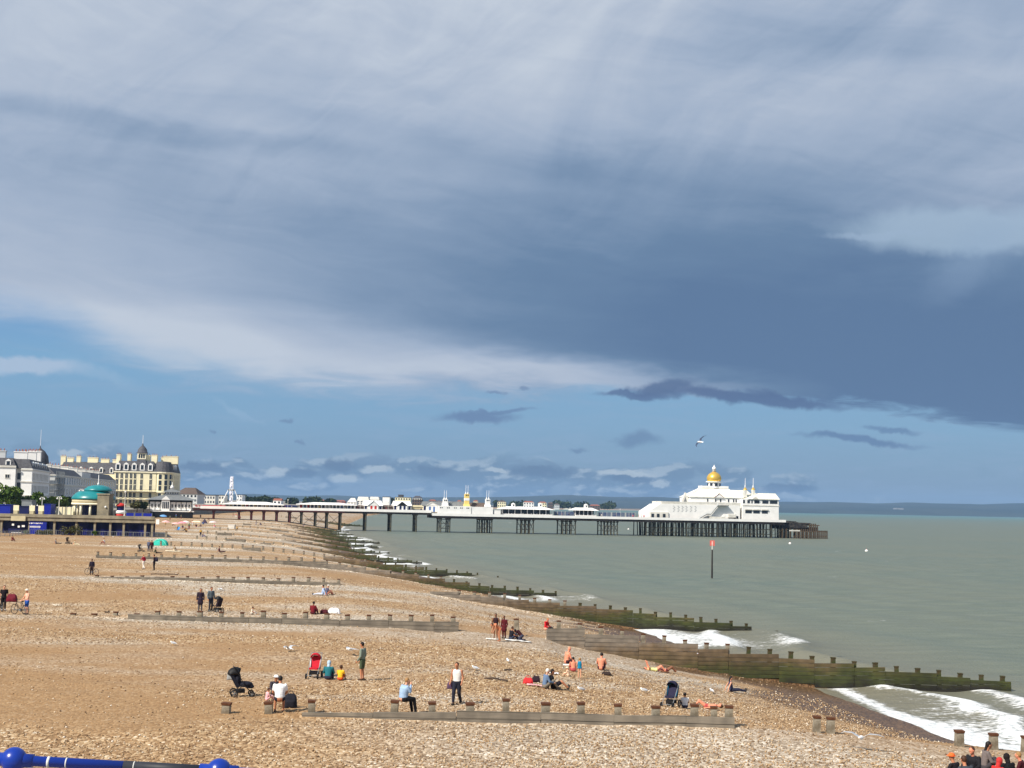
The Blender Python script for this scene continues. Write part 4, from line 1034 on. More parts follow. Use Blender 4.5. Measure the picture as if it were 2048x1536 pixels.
# ================================================================ the pier, in its own frame: s along it (seaward), v away from us
PO = Vector((-61.0, 584.0, 0)); PA = math.atan2(0.2, 1.0)
pu = Vector((math.cos(PA), math.sin(PA), 0)); pn = Vector((-math.sin(PA), math.cos(PA), 0))
def sp(px, v=0.0, py=1030):
    d = ray(px, py)
    # t*(dx,1) = PO + s*pu + v*pn
    bx, by = PO.x + v * pn.x, PO.y + v * pn.y
    det = d[0] * (-pu.y) - 1.0 * (-pu.x)
    s = (d[0] * by - 1.0 * bx) / (pu.x - d[0] * pu.y)
    return s
def PT(s, v, z=0.0): return Vector((PO.x + s * pu.x + v * pn.x, PO.y + s * pu.y + v * pn.y, z))
def zp(px, py, v=0.0):
    s = sp(px, v, py); P = PT(s, v); return H + ray(px, py)[2] * P.y
DZ = 8.35          # deck of the neck
DZ2 = 7.35          # deck of the seaward half
S0, S1, S2 = sp(300), sp(877), sp(1561)
def pthing(name, label, cat, s, v, z, group=None): return thing(name, label, cat, PT(s, v, z), PA, group)

pier = pthing('pier', 'long seaside pier deck on iron legs running out over beach and sea', 'pier', 0, 0, 0)
mb = MB()
mb.box(sp(386), S1 + .5, 0.3, 12, DZ - .25, DZ); mb.box(S1 + .5, S2, -5, 15, DZ2 - .3, DZ2)
mb.box(S1 - 3, S1 + .49, -5, .29, DZ2 - .3, DZ2)
mb.build('deck', DECKW, pier)
mb = MB(); mb.box(sp(400), S1 - 3.1, 0.0, .28, DZ - .35, DZ + .75)
mb.build('neck_fascia', WHITE, pier)
mb = MB(); mb.box(S1 - 3.4, S2 + .4, -5.3, -5.02, DZ2 - .45, DZ2 + .62); mb.box(S2 + .05, S2 + .4, -5.01, 15, DZ2 - .45, DZ2 + .62)
mb.build('seaward_fascia', WHITE, pier)
mb = MB()
for v in (.5, 4, 8, 11.5): mb.box(sp(386), S1 - 3, v - .15, v + .15, DZ - 1.15, DZ - .26)
for v in (-4.8, 0, 5, 10, 14.5): mb.box(S1 - 2.8, S2 - .2, v - .15, v + .15, DZ2 - 1.45, DZ2 - .31)
mb.build('girders', IRON, pier)
mb = MB(); mb.box(sp(405), sp(450), 0.35, .6, DZ + .76, DZ + 1.05); mb.build('red_railing', REDP, pier)
mb = MB(); mb.box(sp(386), sp(690), .02, .2, DZ - .95, DZ - .36); mb.build('red_girder_face', IRONR, pier)
def col_mesh(name, L, r, m):
    mb = MB(); mb.tube((0, 0, 0), (0, 0, -L), r, r * 1.05, 8); mb.box(-r * 1.6, r * 1.6, -r * 1.6, r * 1.6, -.5, 0)
    o = mb.build(name, m); me = o.data; bpy.data.objects.remove(o); return me
PC1 = col_mesh('pile', 10.5, .30, PILE); PC2 = col_mesh('pile', 9.5, .26, PILE); PC3 = col_mesh('pile', 9.5, .20, PILE); PC0 = col_mesh('pile', 6.5, .42, IRONR)
npile = 0
for px in (427, 478, 503, 528, 554, 580):
    for v in (1.0, 10.5): put('pile', PC0, pier, (sp(px, v) if v == 1.0 else sp(px, 1.0), v, DZ - 1.1)); npile += 1
tr = [604, 632, 655, 682, 732, 782, 833]
for px in tr:
    for v in (1.0, 6, 11): put('pile', PC1, pier, (sp(px, 1.0), v, DZ - 1.1)); npile += 1
mb = MB()
for a, b_ in ((580, 604), (604, 632), (655, 682), (632, 655)):
    s0, s1 = sp(a, 1), sp(b_, 1)
    mb.tube((s0, 1, 1.8), (s1, 1, 6.8), .09, .09, 4); mb.tube((s0, 1, 6.8), (s1, 1, 1.8), .09, .09, 4)
for px in tr:
    s = sp(px, 1.0); mb.tube((s, 1, 2), (s, 11, 6.5), .09, .09, 4); mb.tube((s, 1, 6.5), (s, 11, 2), .09, .09, 4); mb.tube((s, 1, 3.2), (s, 11, 3.2), .1, .1, 4)
for a, b_, n_ in ((882, 900, 2), (963, 984, 3), (1044, 1067, 4), (1126, 1151, 4), (1208, 1235, 5)):
    s0, s1 = sp(a, -4), sp(b_, -4)
    for i in range(n_):
        s = s0 + (s1 - s0) * i / (n_ - 1)
        for v in ((-4, 6) if n_ > 3 else (-4, 1, 6)): put('pile', PC2, pier, (s, v, DZ2 - 1.4)); npile += 1
        if i < n_ - 1:
            e = s0 + (s1 - s0) * (i + 1) / (n_ - 1)
            mb.tube((s, -4, 1.2), (e, -4, 5.4), .08, .08, 4); mb.tube((s, -4, 5.4), (e, -4, 1.2), .08, .08, 4)
    for z in (1.7, 3.8, 5.4): mb.tube((s0, -4, z), (s1, -4, z), .10, .10, 4); mb.tube((s0, 6, z), (s1, 6, z), .1, .1, 4)
    for i in range(2): mb.tube(((s0, s1)[i], -4, 1.5), ((s0, s1)[i], 6, 5.4), .09, .09, 4)
mb.build('cross_braces', IRON, pier)
# forest of piles below the theatre: the ones that show largest are single parts
rnd = random.Random(5)
n = 100 - npile - 6; sA, sB = sp(1292, -4.4), sp(1558, -4.4)
for i in range(n):
    put('pile', PC2 if i % 2 else PC3, pier, (sA + (sB - sA) * (i + rnd.uniform(-.25, .25)) / (n - 1), -4.4 + (i % 2) * .9, DZ2 - 1.4))
mb = MB()
for v in (-1, 3, 7, 11, 14):
    for i in range(26):
        s = sA + (sB - sA) * (i + rnd.uniform(-.3, .3)) / 25; mb.tube((s, v, DZ2 - 1.5), (s + rnd.uniform(-.3, .3), v, -2), .2, .22, 6)
for i in range(40):
    s = sA + (sB - sA) * i / 40; e = s + (sB - sA) / 40 * rnd.choice((1, 2)); z = rnd.uniform(.8, 2.4)
    mb.tube((s, -4.4, z), (e, -4.4, z + rnd.uniform(1.2, 3)), .07, .07, 4)
for z in (1.4, 3.5): mb.tube((sA, -4.2, z), (sB, -4.2, z), .1, .1, 4); mb.tube((sA, 6, z), (sB, 6, z), .12, .12, 4)
setp(mb.build('inner_piles', PILE, pier), kind='stuff')

def pbox(mb, px0, px1, v0, v1, z0, z1, s0):
    mb.box(sp(px0, v0) - s0, sp(px1, v0) - s0, v0, v1, z0, z1)
# ---- pagoda entrance building
def pagoda():
    v = 3.0; s0 = sp(290, v); s1 = sp(391, v); w = s1 - s0; z0 = 7.5
    o = pthing('entrance_pavilion', 'black and white pier entrance pavilion with a tiered grey pagoda roof', 'pavilion', s0, v, z0)
    Z = lambda py, px=340: zp(px, py, v) - z0
    ze = Z(1000) ; zf = Z(1021)
    mb = MB(); mb.box(1.6, w - 1.6, 0, 14, -4, ze - .02); mb.build('wall', WHITE, o)
    mb = MB(); mb.box(1.4, w - 1.4, -.15, -.003, ze - .8, ze - .03); mb.box(1.4, w - 1.4, -.15, -.003, zf - .1, zf + .15)
    for i in range(9): x = 1.7 + (w - 3.4) * i / 8; mb.box(x - .09, x + .09, -.12, -.002, zf + .151, ze - .81)
    mb.build('black_framing', BLACK, o)
    windows(o, 'f', [2.6 + (w - 5.2) * i / 11 for i in range(12)], (zf + 1.2,), .62, 1.3, 0.0, frame=WHITE2)
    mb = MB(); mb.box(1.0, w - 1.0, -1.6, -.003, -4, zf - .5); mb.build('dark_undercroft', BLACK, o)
    mb = MB(); mb.box(1.2, w - .6, -1.7, -.2, zf - .45, zf - .15); mb.build('white_band', WHITE, o)
    zr = Z(989)
    mb = MB(); mb.frus(-.3, w + .3, -1.6, 16, ze, zr, w * .37, 6.5); mb.build('lower_roof', LEAD, o)
    a, b_ = w * .36, w * .64
    zu = Z(984)
    mb = MB(); mb.box(a, b_, 5, 9.6, zr + .002, zu); lt = mb.build('lantern', WHITE, o)
    mb = MB()
    for i in range(6): x = a + .35 + (b_ - a - .7) * i / 5; mb.box(x - .22, x + .22, 4.94, 4.99, zr + .3, zu - .2)
    mb.build('lantern_openings', PANE, lt)
    mb = MB(); mb.frus(a - 1.1, b_ + 1.1, 3.9, 10.7, zu + .002, Z(978.5), 2.9, 2.8); mb.build('upper_roof', LEAD, o)
    mb = MB(); zc = Z(978.5); c = (w / 2, 7.3, 0)
    mb.lathe([(.7, zc), (.7, zc + .5), (.9, zc + .6), (.6, zc + 1.3), (.12, zc + 1.9), (.06, zc + 3.1)], 12, c); mb.build('finial', WHITE, o, True)
    xm = w * .40
    mb = MB(); mb.gable(xm - 1.8, xm + 1.8, -1.2, 4, ze + .003, ze + 1.7, 'y'); mb.build('front_gable', WHITE, o)
    mb = MB(); mb.box(xm - 1.6, xm + 1.6, -1.3, -.16, zf - .1, ze); pb = mb.build('bay', WHITE, o)
    mb = MB()
    for i in range(4): mb.box(xm - 1.3 + i * .7, xm - .8 + i * .7, -1.35, -1.301, zf + .8, ze - .7)
    mb.build('bay_panes', PANE, pb)
    for sx in (2.2, w - 2.2):
        mb = MB(); mb.ell((sx, -1.9, zf - .1), .45, .4, .42); mb.build('globe_lamp', WHITE, o, True)
pagoda()
o = pthing('kiosk', 'small white kiosk with a red scribbled sign beside the entrance pavilion', 'kiosk', sp(385, 1), 1.0, DZ)
w = sp(407, 1) - sp(385, 1); h = zp(396, 1008.5, 1) - DZ
mb = MB(); mb.box(0, w, 0, 3, 0, h); mb.build('wall', WHITE, o)
mb = MB()
rnd = random.Random(9)
for i in range(9): x = .8 + i * .36; mb.box(x, x + .26, -.06, -.01, h * .55 + rnd.uniform(-.2, .2), h * .55 + .15 + rnd.uniform(0, .25))
mb.box(1.0, 3.9, -.06, -.01, h * .3, h * .36); mb.build('sign_lettering', REDP, o)
mb = MB(); mb.box(-.2, w + .2, -.3, 3.2, h, h + .12); mb.build('roof', WHITE2, o)

def shelter(label, px0, px1, pye, pyt, ncol, ridgepx, tint):
    v = 1.4; s0 = sp(px0, v); s1 = sp(px1, v); w = s1 - s0
    o = pthing('arcade_shelter', label, 'shelter', s0, v, DZ, 'long white roofed shelters on the pier neck')
    he = zp((px0 + px1) / 2, pye, v) - DZ; ht = zp((px0 + px1) / 2, pyt, v) - DZ
    mb = MB(); mb.frus(-.8, w + .8, -1, 8.5, he, he + (ht - he) * .25, .1, .1); mb.frus(-.6, w + .6, -.8, 8.3, he + (ht - he) * .25 + .002, ht, w * .3, 4.2); mb.build('roof', WHITE, o)
    mb = MB(); mb.box(0.4, w - .4, 1.2, 6.8, 0, he - .01); mb.build('inner_wall', tint, o)
    mb = MB(); mb.box(0, .42, 0, .35, 0, he - .003); oo = mb.build('column', WHITE); me = oo.data; bpy.data.objects.remove(oo)
    for i in range(ncol): put('column', me, o, (i * (w - .42) / (ncol - 1), 0, 0))
    rnd = random.Random(len(label))
    for i in range(ncol - 1):
        if rnd.random() < .55:
            x = (i + .5) * (w - .42) / (ncol - 1)
            mb = MB(); mb.box(x - .5, x + .5, 1.05, 1.195, .25, 1.9 + rnd.uniform(-.4, .2)); mb.build('shop_panel', rnd.choice((WHITE, WHITE2, PALEB, REDP, YELLOW)), o)
shelter('long white roofed arcade shelter nearest the shore with dark bays', 448, 564, 1009.5, 1003.5, 15, 515, NAVY)
shelter('long white roofed arcade shelter with cream and blue bays, second from the shore', 597, 710, 1010, 1005, 16, 655, mat('olive_bays', (120, 124, 116), 0.8, 0.3, 0.3, rgb2=(70, 78, 110)))

def gkiosk(label, px0, px1, pye, pyt, roofm, gm, accent, pg, trim=None):
    v = 1.2; s0 = sp(px0, v); s1 = sp(px1, v); w = s1 - s0
    o = pthing('gabled_kiosk', label, 'kiosk', s0, v, DZ, 'gabled kiosks on the pier neck')
    he = zp((px0 + px1) / 2, pye, v) - DZ; ht = zp((px0 + px1) / 2, pyt, v) - DZ
    mb = MB(); mb.box(.2, w - .2, 0, 6.5, 0, he - .002); mb.build('wall', WHITE, o)
    mb = MB(); mb.frus(-.1, w + .1, -.4, 7, he, ht, .5, 3.3); mb.build('roof', roofm, o)
    gx = sp(pg, v) - s0; gw = w * .26
    mb = MB(); mb.box(gx - gw, gx + gw, -.9, -.002, 0, he - .003); mb.build('porch', WHITE, o)
    mb = MB(); mb.gable(gx - gw - .2, gx + gw + .2, -1.0, 3.5, he + .004, ht - .3, 'y'); mb.build('gable', gm, o)
    if trim:
        mb = MB()
        mb.tube((gx - gw - .3, -1.1, he), (gx, -1.1, ht - .2), .12, .12, 4); mb.tube((gx + gw + .3, -1.1, he), (gx, -1.1, ht - .2), .12, .12, 4); mb.build('bargeboard', trim, o)
    for i in (-1, 1):
        mb = MB(); mb.box(gx + i * gw * .42 - .42, gx + i * gw * .42 + .42, -.96, -.902, 0.1, 2.3); mb.build('door', accent, o)
    windows(o, 'f', [w * .10, w * .90], (.7,), 1.0, 1.7, 0.0, pane=NAVY, frame=None)
    mb = MB()
    for x in (.3, w * .2, w * .8, w - .3): mb.box(x - .12, x + .12, -.12, -.003, 0, he - .01)
    mb.build('pilasters', WHITE2, o)
gkiosk('white gabled kiosk with a red door and white roof', 727, 765, 1011.5, 1001, WHITE, WHITE, REDP, 746, GREYM)
gkiosk('white gabled kiosk with a black gable and dark blue bays', 786, 823, 1011.5, 1002, WHITE, BLACK, NAVY, 804)
gkiosk('grey roofed kiosk with a white gable and pale blue shutters', 845, 884, 1011, 1003, LEAD, WHITE, PALEB, 863, WHITE2)
# striped awnings / sheds between the kiosks
for a, b_, m_, lb in ((712, 727, BROWNR, 'low brown shed left of the red-door kiosk'), (766, 785, BROWNR, 'low brown shed between the red-door and black-gabled kiosks'), (824, 846, CONCL, 'low tan shed right of the black-gabled kiosk'), (566, 594, NAVY, 'low navy railings screen between the two arcade shelters'), (408, 446, LEAD, 'low grey shelter between the small kiosk and the first arcade')):
    v = 2.0; o = pthing('shed', lb, 'shed', sp(a, v), v, DZ); w = sp(b_, v) - sp(a, v); h = zp(a, 1013.5, v) - DZ
    mb = MB(); mb.box(0, w, 0, 4, 0, h); mb.build('wall', m_, o); mb = MB(); mb.frus(-.1, w + .1, -.2, 4.2, h, h + .7, .5, 1.5); mb.build('roof', m_, o)
    mb = MB(); mb.box(.3, w - .3, -.05, -.002, .2, h * .5); mb.build('panel', IRONR if m_ is BROWNR else GREYM, o)

# ---- white deck block with three twin-masted turrets
def deckblock():
    v = -4.6; s0 = sp(878, v); s1 = sp(986, v); w = s1 - s0
    o = pthing('deck_pavilion', 'plain white deck block with three turrets, each bearing twin spikes', 'pavilion', s0, v, DZ2)
    h = zp(930, 1012.5, v) - DZ2
    gap = sp(943, v) - s0
    mb = MB(); mb.box(0, gap - .15, 0, 13, 0, h); mb.box(gap + .15, w, 0.2, 13, 0, h - .15); mb.box(gap - .149, gap + .149, .6, 12, 0, h - .4); mb.build('wall', WHITE, o)
    mb = MB()
    for px in (880, 894, 908, 920, 933): x = sp(px, v) - s0; mb.box(x - .05, x + .35, -.05, -.002, h - 1.0, h - .55); mb.box(x + .65, x + 1.05, -.05, -.002, h - 1.0, h - .55)
    mb.build('slot_windows', PANE, o)
    mb = MB(); mb.frus(gap - 9.5, gap - 1.5, 3, 12, h + .002, h + 1.9, .6, 1.5); mb.build('grey_roof', LEAD, o)
    mb = MB(); mb.frus(gap + .5, w - 2.5, 3, 12, h - .14, h + 1.6, .6, 1.5); mb.build('brown_roof', BROWNR, o)
    for px, m_, hh in ((890, WHITE, 998.5), (933, YELLOW, 988), (975, WHITE, 998.5)):
        x = sp(px, v + 2) - s0; zt = zp(px, hh, v + 2) - DZ2; r = .95
        mb = MB(); mb.frus(x - r * 1.35, x + r * 1.35, 1, 3.7, h + .003, h + 1.0, .25, .25); mb.box(x - r, x + r, 1.4, 3.3, h + 1.001, zt); tw = mb.build('turret', WHITE if m_ is WHITE else YELLOW, o)
        mb = MB(); mb.box(x - .62, x - .12, 1.36, 1.399, zt - .75, zt - .25); mb.box(x + .12, x + .62, 1.36, 1.399, zt - .75, zt - .25); mb.build('louvres', PANE, tw)
        if m_ is YELLOW: mb = MB(); mb.box(x - r - .06, x + r + .06, 1.3, 3.4, h + 2.4, h + 3.4); mb.build('white_band', WHITE, tw)
        mb = MB()
        for dx in (-.45, .45): mb.lathe([(.42, zt + .002), (.3, zt + .35), (.1, zt + .8), (.07, zt + 1.0), (.05, zt + 3.7)], 8, (x + dx, 2.3, 0))
        mb.build('spikes', WHITE, tw, True)
deckblock()
o = pthing('kiosk', 'small plain white booth right of the white deck block', 'kiosk', sp(988, -4), -4, DZ2)
w = sp(1001, -4) - sp(988, -4); mb = MB(); mb.box(0, w, 0, 2.5, 0.5, zp(995, 1020, -4) - DZ2); mb.build('wall', WHITE, o); mb = MB(); mb.box(.2, w - .2, .1, 2.3, 0, .499); mb.build('base', BLACK, o)
mb = MB(); mb.box(-.1, w + .1, -.1, 2.6, zp(995, 1020, -4) - DZ2, zp(995, 1020, -4) - DZ2 + .1); mb.build('roof', WHITE2, o)
def pavilion(label, px0, px1, pye, pyt, cups):
    v = -2.5; s0 = sp(px0, v); s1 = sp(px1, v); w = s1 - s0
    o = pthing('open_pavilion', label, 'pavilion', s0, v, DZ2, 'low white roofed pavilions on the seaward deck')
    he = zp((px0 + px1) / 2, pye, v) - DZ2; ht = zp((px0 + px1) / 2, pyt, v) - DZ2
    mb = MB(); mb.frus(-1, w + 1, -1, 9, he, ht, w * .14 + 1, 3.8); mb.build('roof', WHITE, o)
    mb = MB(); mb.box(.8, w - .8, 1.6, 6.5, 0, he - .01); mb.build('glazed_wall', PANE, o)
    mb = MB(); mb.box(0, .3, 0, .3, 0, he - .004); oo = mb.build('column', WHITE); me = oo.data; bpy.data.objects.remove(oo)
    nc = max(6, int(w / 2.2))
    for i in range(nc): put('column', me, o, (i * (w - .3) / (nc - 1), 0, 0))
    mb = MB(); mb.box(0.2, w - .2, -.1, .12, 0, .95)
    rnd = random.Random(3)
    for i in range(nc * 2): x = .5 + i * (w - 1.2) / (nc * 2 - 1); mb.box(x, x + .5, .9, 1.3, .4, .9 + rnd.uniform(0, .5))
    mb.build('white_seats', WHITE, o)
    for px in cups:
        x = sp(px, v + 3) - s0; mb = MB(); zt = zp(px, pyt - 5, v + 3) - DZ2; mb.box(x - .75, x + .75, 2.2, 3.7, ht - .7, zt); mb.gable(x - .9, x + .9, 2.1, 3.8, zt + .002, zt + .6, 'y'); cu = mb.build('cupola', WHITE, o)
        mb = MB(); mb.box(x - .25, x + .25, 2.13, 2.19, zt - .8, zt - .2); mb.build('opening', PANE, cu)
pavilion('long low white pavilion with two small roof cupolas', 1004, 1105, 1019, 1013.5, (1026, 1080))
pavilion('short low white pavilion with a single roof cupola', 1150, 1193, 1021, 1015.5, (1171.5,))
# glazed windbreaks between the pavilions
for i, (a, b_, lb) in enumerate(((1108, 1130, 'glazed blue-grey windbreak between the two low pavilions, left half'), (1131, 1148, 'glazed windbreak between the two low pavilions, next to the short one'), (1197, 1222, 'glazed windbreak just right of the short pavilion'), (1224, 1250, 'middle glazed windbreak between the short pavilion and the theatre'), (1252, 1270, 'glazed windbreak before the crowd at the theatre steps'))):
    v = -1; o = pthing('windbreak', lb, 'windbreak', sp(a, v), v, DZ2, 'glazed windbreaks on the seaward deck'); w = sp(b_, v) - sp(a, v)
    mb = MB(); mb.box(0, w, 0, .08, .3, 2.3); mb.build('glazing', mat('tinted_glazing', (70, 84, 120), 0.3, 0.25, 0.4, rgb2=(110, 122, 140)), o)
    mb = MB()
    nn = int(w / 2) + 1
    for j in range(nn + 1): mb.box(j * w / nn - .06, j * w / nn + .06, -.03, .11, 0, 2.45)
    mb.build('frame', WHITE2 if i != 1 else GREYM, o)

# ---- theatre with the golden dome
def theatre():
    v = -3.2; s0 = sp(1297, v)
    o = pthing('pier_theatre', 'big white pier theatre with a golden onion dome and outside stairs', 'theatre', s0, v, DZ2)
    x = lambda px, vv=v: sp(px, vv) - s0
    z = lambda px, py, vv=v: zp(px, py, vv) - DZ2
    # lower block with sloping left end
    zl = z(1380, 1009); xl0, xl1, xl2 = x(1297), x(1320), x(1480)
    mb = MB()
    mb.add([(xl0, 0, 0), (xl1, 0, 0), (xl1, 15, 0), (xl0, 15, 0), (xl0, 0, z(1297, 1023)), (xl1, 0, zl), (xl1, 15, zl), (xl0, 15, z(1297, 1023))], [(0, 3, 2, 1), (4, 5, 6, 7), (0, 1, 5, 4), (1, 2, 6, 5), (2, 3, 7, 6), (3, 0, 4, 7)])
    mb.box(xl1 + .001, xl2, 0, 16, 0, zl); mb.build('lower_hall', WHITE, o)
    mb = MB(); zt_ = z(1400, 1004); mb.box(x(1323), x(1482), .15, .3, zl + .002, zt_); mb.box(x(1323), x(1323) + .15, .301, 14, zl + .002, zt_); mb.build('terrace_parapet', WHITE2, o)
    mb = MB()
    for i, px in enumerate((1346, 1355, 1363, 1371, 1380, 1389)):
        for j in range(5): xx = x(px) + (j % 2) * .35; mb.box(xx, xx + .55, -.06, -.003, zl - .9 - j * .55, zl - .72 - j * .55)
    mb.build('vent_slots', GREYM, o)
    mb = MB(); mb.box(x(1300), x(1336), -.5, -.004, 0, z(1310, 1024)); sh = mb.build('shopfront', WHITE2, o)
    mb = MB()
    for px in (1302, 1313, 1325): mb.box(x(px), x(px) + 1.2, -.56, -.501, .3, 2.2)
    mb.build('shop_windows', PANE, sh)
    mb = MB()
    for px in (1468, 1473): mb.box(x(px), x(px) + .8, -.07, -.003, 0, 1.9)
    mb.build('doors', BLACK, o)
    # main hall
    vm = v + 2.2; m0, m1 = x(1380, vm), x(1484, vm); zm = z(1430, 995, vm)
    mb = MB(); mb.box(m0, m1, 2.2, 16.5, zl + .003, zm); mb.build('main_hall', WHITE, o)
    zr = z(1430, 976.5, v + 8)
    mb = MB(); mb.frus(m0 - .4, m1 + .2, 1.8, 17, zm + .002, zr, x(1404, v + 8) - m0, 5.5, m1 - x(1454, v + 8), 5.5); mb.build('main_roof', mat('cream_white_roof', (232, 230, 216), 0.7, 0.05, 0.3, rgb2=(216, 212, 196)), o)
    zp2 = z(1430, 972, v + 8)
    mb = MB(); mb.box(x(1402, v + 8), x(1455, v + 8), 7, 12, zr + .002, zp2); mb.tube((m0 - .2, 6.5, zm + .6), (x(1404, v + 8), 7.6, zp2 - .4), .45, .45, 5); mb.build('roof_parapet', WHITE, o)
    mb = MB()
    for px in (1415, 1431, 1441, 1457, 1467, 1472): mb.box(x(px, vm) - .28, x(px, vm) + .28, 2.13, 2.19, zm - 1.9, zm - .6)
    mb.build('arched_windows', PANE, o)
    gx = x(1437, vm)
    mb = MB(); mb.gable(gx - 2.1, gx + 2.1, 1.5, 6, zm + .01, zm + 1.7, 'y'); mb.build('front_gable', WHITE, o)
    mb = MB(); mb.tube((gx - 2.2, 1.45, zm + .03), (gx, 1.45, zm + 1.8), .12, .12, 4); mb.tube((gx + 2.2, 1.45, zm + .03), (gx, 1.45, zm + 1.8), .12, .12, 4); mb.build('gable_trim', mat('dull_red_trim', (150, 96, 84), .7), o)
    a0, a1 = x(1360, v + 4), x(1380, v + 4); za = z(1370, 985, v + 4)
    mb = MB(); mb.gable(a0, a1 + .5, 4, 5.6, zl + .01, za, 'y'); mb.build('side_gable', WHITE2, o)
    mb = MB(); mb.gable((a0 + a1) / 2 - 1.0, (a0 + a1) / 2 + 1.2, 3.9, 3.98, zl + .2, zl + 3.2, 'y'); mb.build('side_gable_window', LEAD, o)
    # drum and dome
    vd = v + 9.5; xc = (x(1414, vd) + x(1441, vd)) / 2; r = (x(1441, vd) - x(1414, vd)) / 2; yd = 9.5
    zd0, zd1, zd2 = zr, z(1428, 963, vd), z(1428, 943.5, vd)
    mb = MB(); mb.lathe([(r * .92, zd0), (r * .92, zd1 - .35), (r * 1.15, zd1 - .3), (r * 1.15, zd1)], 16, (xc, yd, 0)); dr = mb.build('drum', WHITE, o)
    for i in range(8):
        a = R(-90 + i * 45); mb = MB(); mb.box(-.62, .62, -.05, .1, zd1 - 2.1, zd1 - .75); mb.build('drum_window', PANE, dr, loc=(xc + r * .91 * math.cos(a), yd + r * .91 * math.sin(a), 0), rz=a + R(90))
    hd = zd2 - zd1
    mb = MB(); mb.lathe([(r * .88, zd1 + .002), (r * .98, zd1 + hd * .12), (r * 1.03, zd1 + hd * .32), (r * .97, zd1 + hd * .52), (r * .80, zd1 + hd * .72), (r * .55, zd1 + hd * .87), (r * .32, zd1 + hd * .96), (r * .2, zd2 + .1)], 24, (xc, yd, 0)); mb.build('golden_dome', GOLD, o, True)
    zz_ = zd2 + .1
    mb = MB(); mb.lathe([(r * .3, zz_), (r * .2, zz_ + .8), (r * .28, zz_ + .9), (r * .26, zz_ + 1.8), (r * .1, zz_ + 2.2), (.05, zz_ + 3.0)], 12, (xc, yd, 0)); mb.build('dome_finial', WHITE, o, True)
    # right wing
    w0, w1 = x(1484.5), x(1557); ze = z(1520, 998.5)
    mb = MB(); mb.box(w0, w1, -.3, 17, 0, ze); mb.build('wing', WHITE, o)
    mb = MB(); mb.box(w0 - .1, w1 + .3, -.45, -.302, z(1520, 1012), z(1520, 1012) + .35); mb.build('string_course', WHITE2, o)
    mb = MB(); zr2 = z(1540, 987, v + 7)
    mb.frus(w0 + 2.5, w1 + .4, -.8, 17.4, ze + .002, zr2, 7.5, 5.5, x(1557) - x(1545, v + 7), 5.5)
    mb.frus(w0 - 8, w0 + 9, 6, 17, ze + .3, zr2 + 1.2, 3, 4.5); mb.build('wing_roof', mat('cream_white_roof', (0, 0, 0)), o)
    zu0, zu1 = z(1520, 1007), z(1520, 1000.5)
    for px0, px1 in ((1485.5, 1489), (1494, 1499), (1502, 1504.5), (1508, 1518), (1524, 1536), (1539, 1554)):
        mb = MB(); mb.box(x(px0), x(px1), -.36, -.304, zu0, zu1); mb.build('upper_window', PANE, o)
    for px0, px1 in ((1490, 1503), (1506, 1519), (1523, 1535)):
        mb = MB(); mb.box(x(px0), x(px1), -.36, -.304, z(1520, 1027), z(1520, 1021)); wn_ = mb.build('lower_window', PANE, o)
        mb = MB(); mb.box(x(px0) - .15, x(px1) + .15, -.8, -.362, z(1520, 1020.4), z(1520, 1018.5)); mb.build('canopy', WHITE2, wn_)
    gx = x(1509)
    mb = MB(); mb.gable(gx - 1.4, gx + 1.4, -1.2, 4, ze + .02, ze + 1.2, 'y'); mb.build('wing_gable', WHITE2, o)
    for px in (1490, 1506):
        vt = v + 6; xx = x(px, vt); zb_ = z(px, 986, vt)
        mb = MB(); mb.lathe([(.85, zb_ - 2), (.85, zb_ + 1.2), (1.0, zb_ + 1.3)], 12, (xx, 6, 0)); tt = mb.build('turret', WHITE, o, True)
        mb = MB(); mb.lathe([(.95, zb_ + 1.301), (.8, zb_ + 1.6), (.4, zb_ + 2.3)], 12, (xx, 6, 0)); mb.build('gilded_cap', GOLD, tt, True)
        mb = MB(); mb.lathe([(.4, zb_ + 2.3), (.22, zb_ + 3.2), (.10, zb_ + 3.6), (.06, zb_ + 6.6)], 8, (xx, 6, 0)); mb.build('spike', WHITE, tt, True)
    # outside stairs
    P = [(x(1393), .3), (x(1411), 2.6), (x(1419), 2.6), (x(1433), zl)]
    mb = MB()
    for (xa, za_), (xb, zb_) in zip(P[:-1], P[1:]):
        mb.add([(xa, -1.9, za_ - .35), (xb, -1.9, zb_ - .35), (xb, -.45, zb_ - .35), (xa, -.45, za_ - .35), (xa, -1.9, za_), (xb, -1.9, zb_), (xb, -.45, zb_), (xa, -.45, za_)],
               [(0, 3, 2, 1), (4, 5, 6, 7), (0, 1, 5, 4), (1, 2, 6, 5), (2, 3, 7, 6), (3, 0, 4, 7)])
    mb.box(P[3][0], P[3][0] + 5, -1.9, -.01, zl - .35, zl); mb.build('outside_stairs', LEAD, o)
    mb = MB()
    for (xa, za_), (xb, zb_) in zip(P[:-1], P[1:]):
        mb.add([(xa, -2.0, za_), (xb, -2.0, zb_), (xb, -1.91, zb_), (xa, -1.91, za_), (xa, -2.0, za_ + 1.1), (xb, -2.0, zb_ + 1.1), (xb, -1.91, zb_ + 1.1), (xa, -1.91, za_ + 1.1)],
               [(0, 3, 2, 1), (4, 5, 6, 7), (0, 1, 5, 4), (1, 2, 6, 5), (2, 3, 7, 6), (3, 0, 4, 7)])
    mb.build('stair_balustrade', WHITE, o)
    mb = MB(); mb.box(x(1417), x(1448), -1.5, -.002, .0, 1.5); mb.box(x(1455), x(1470), -1.2, -.003, 1.2, 2.6); mb.build('low_annexes', WHITE2, o)
theatre()
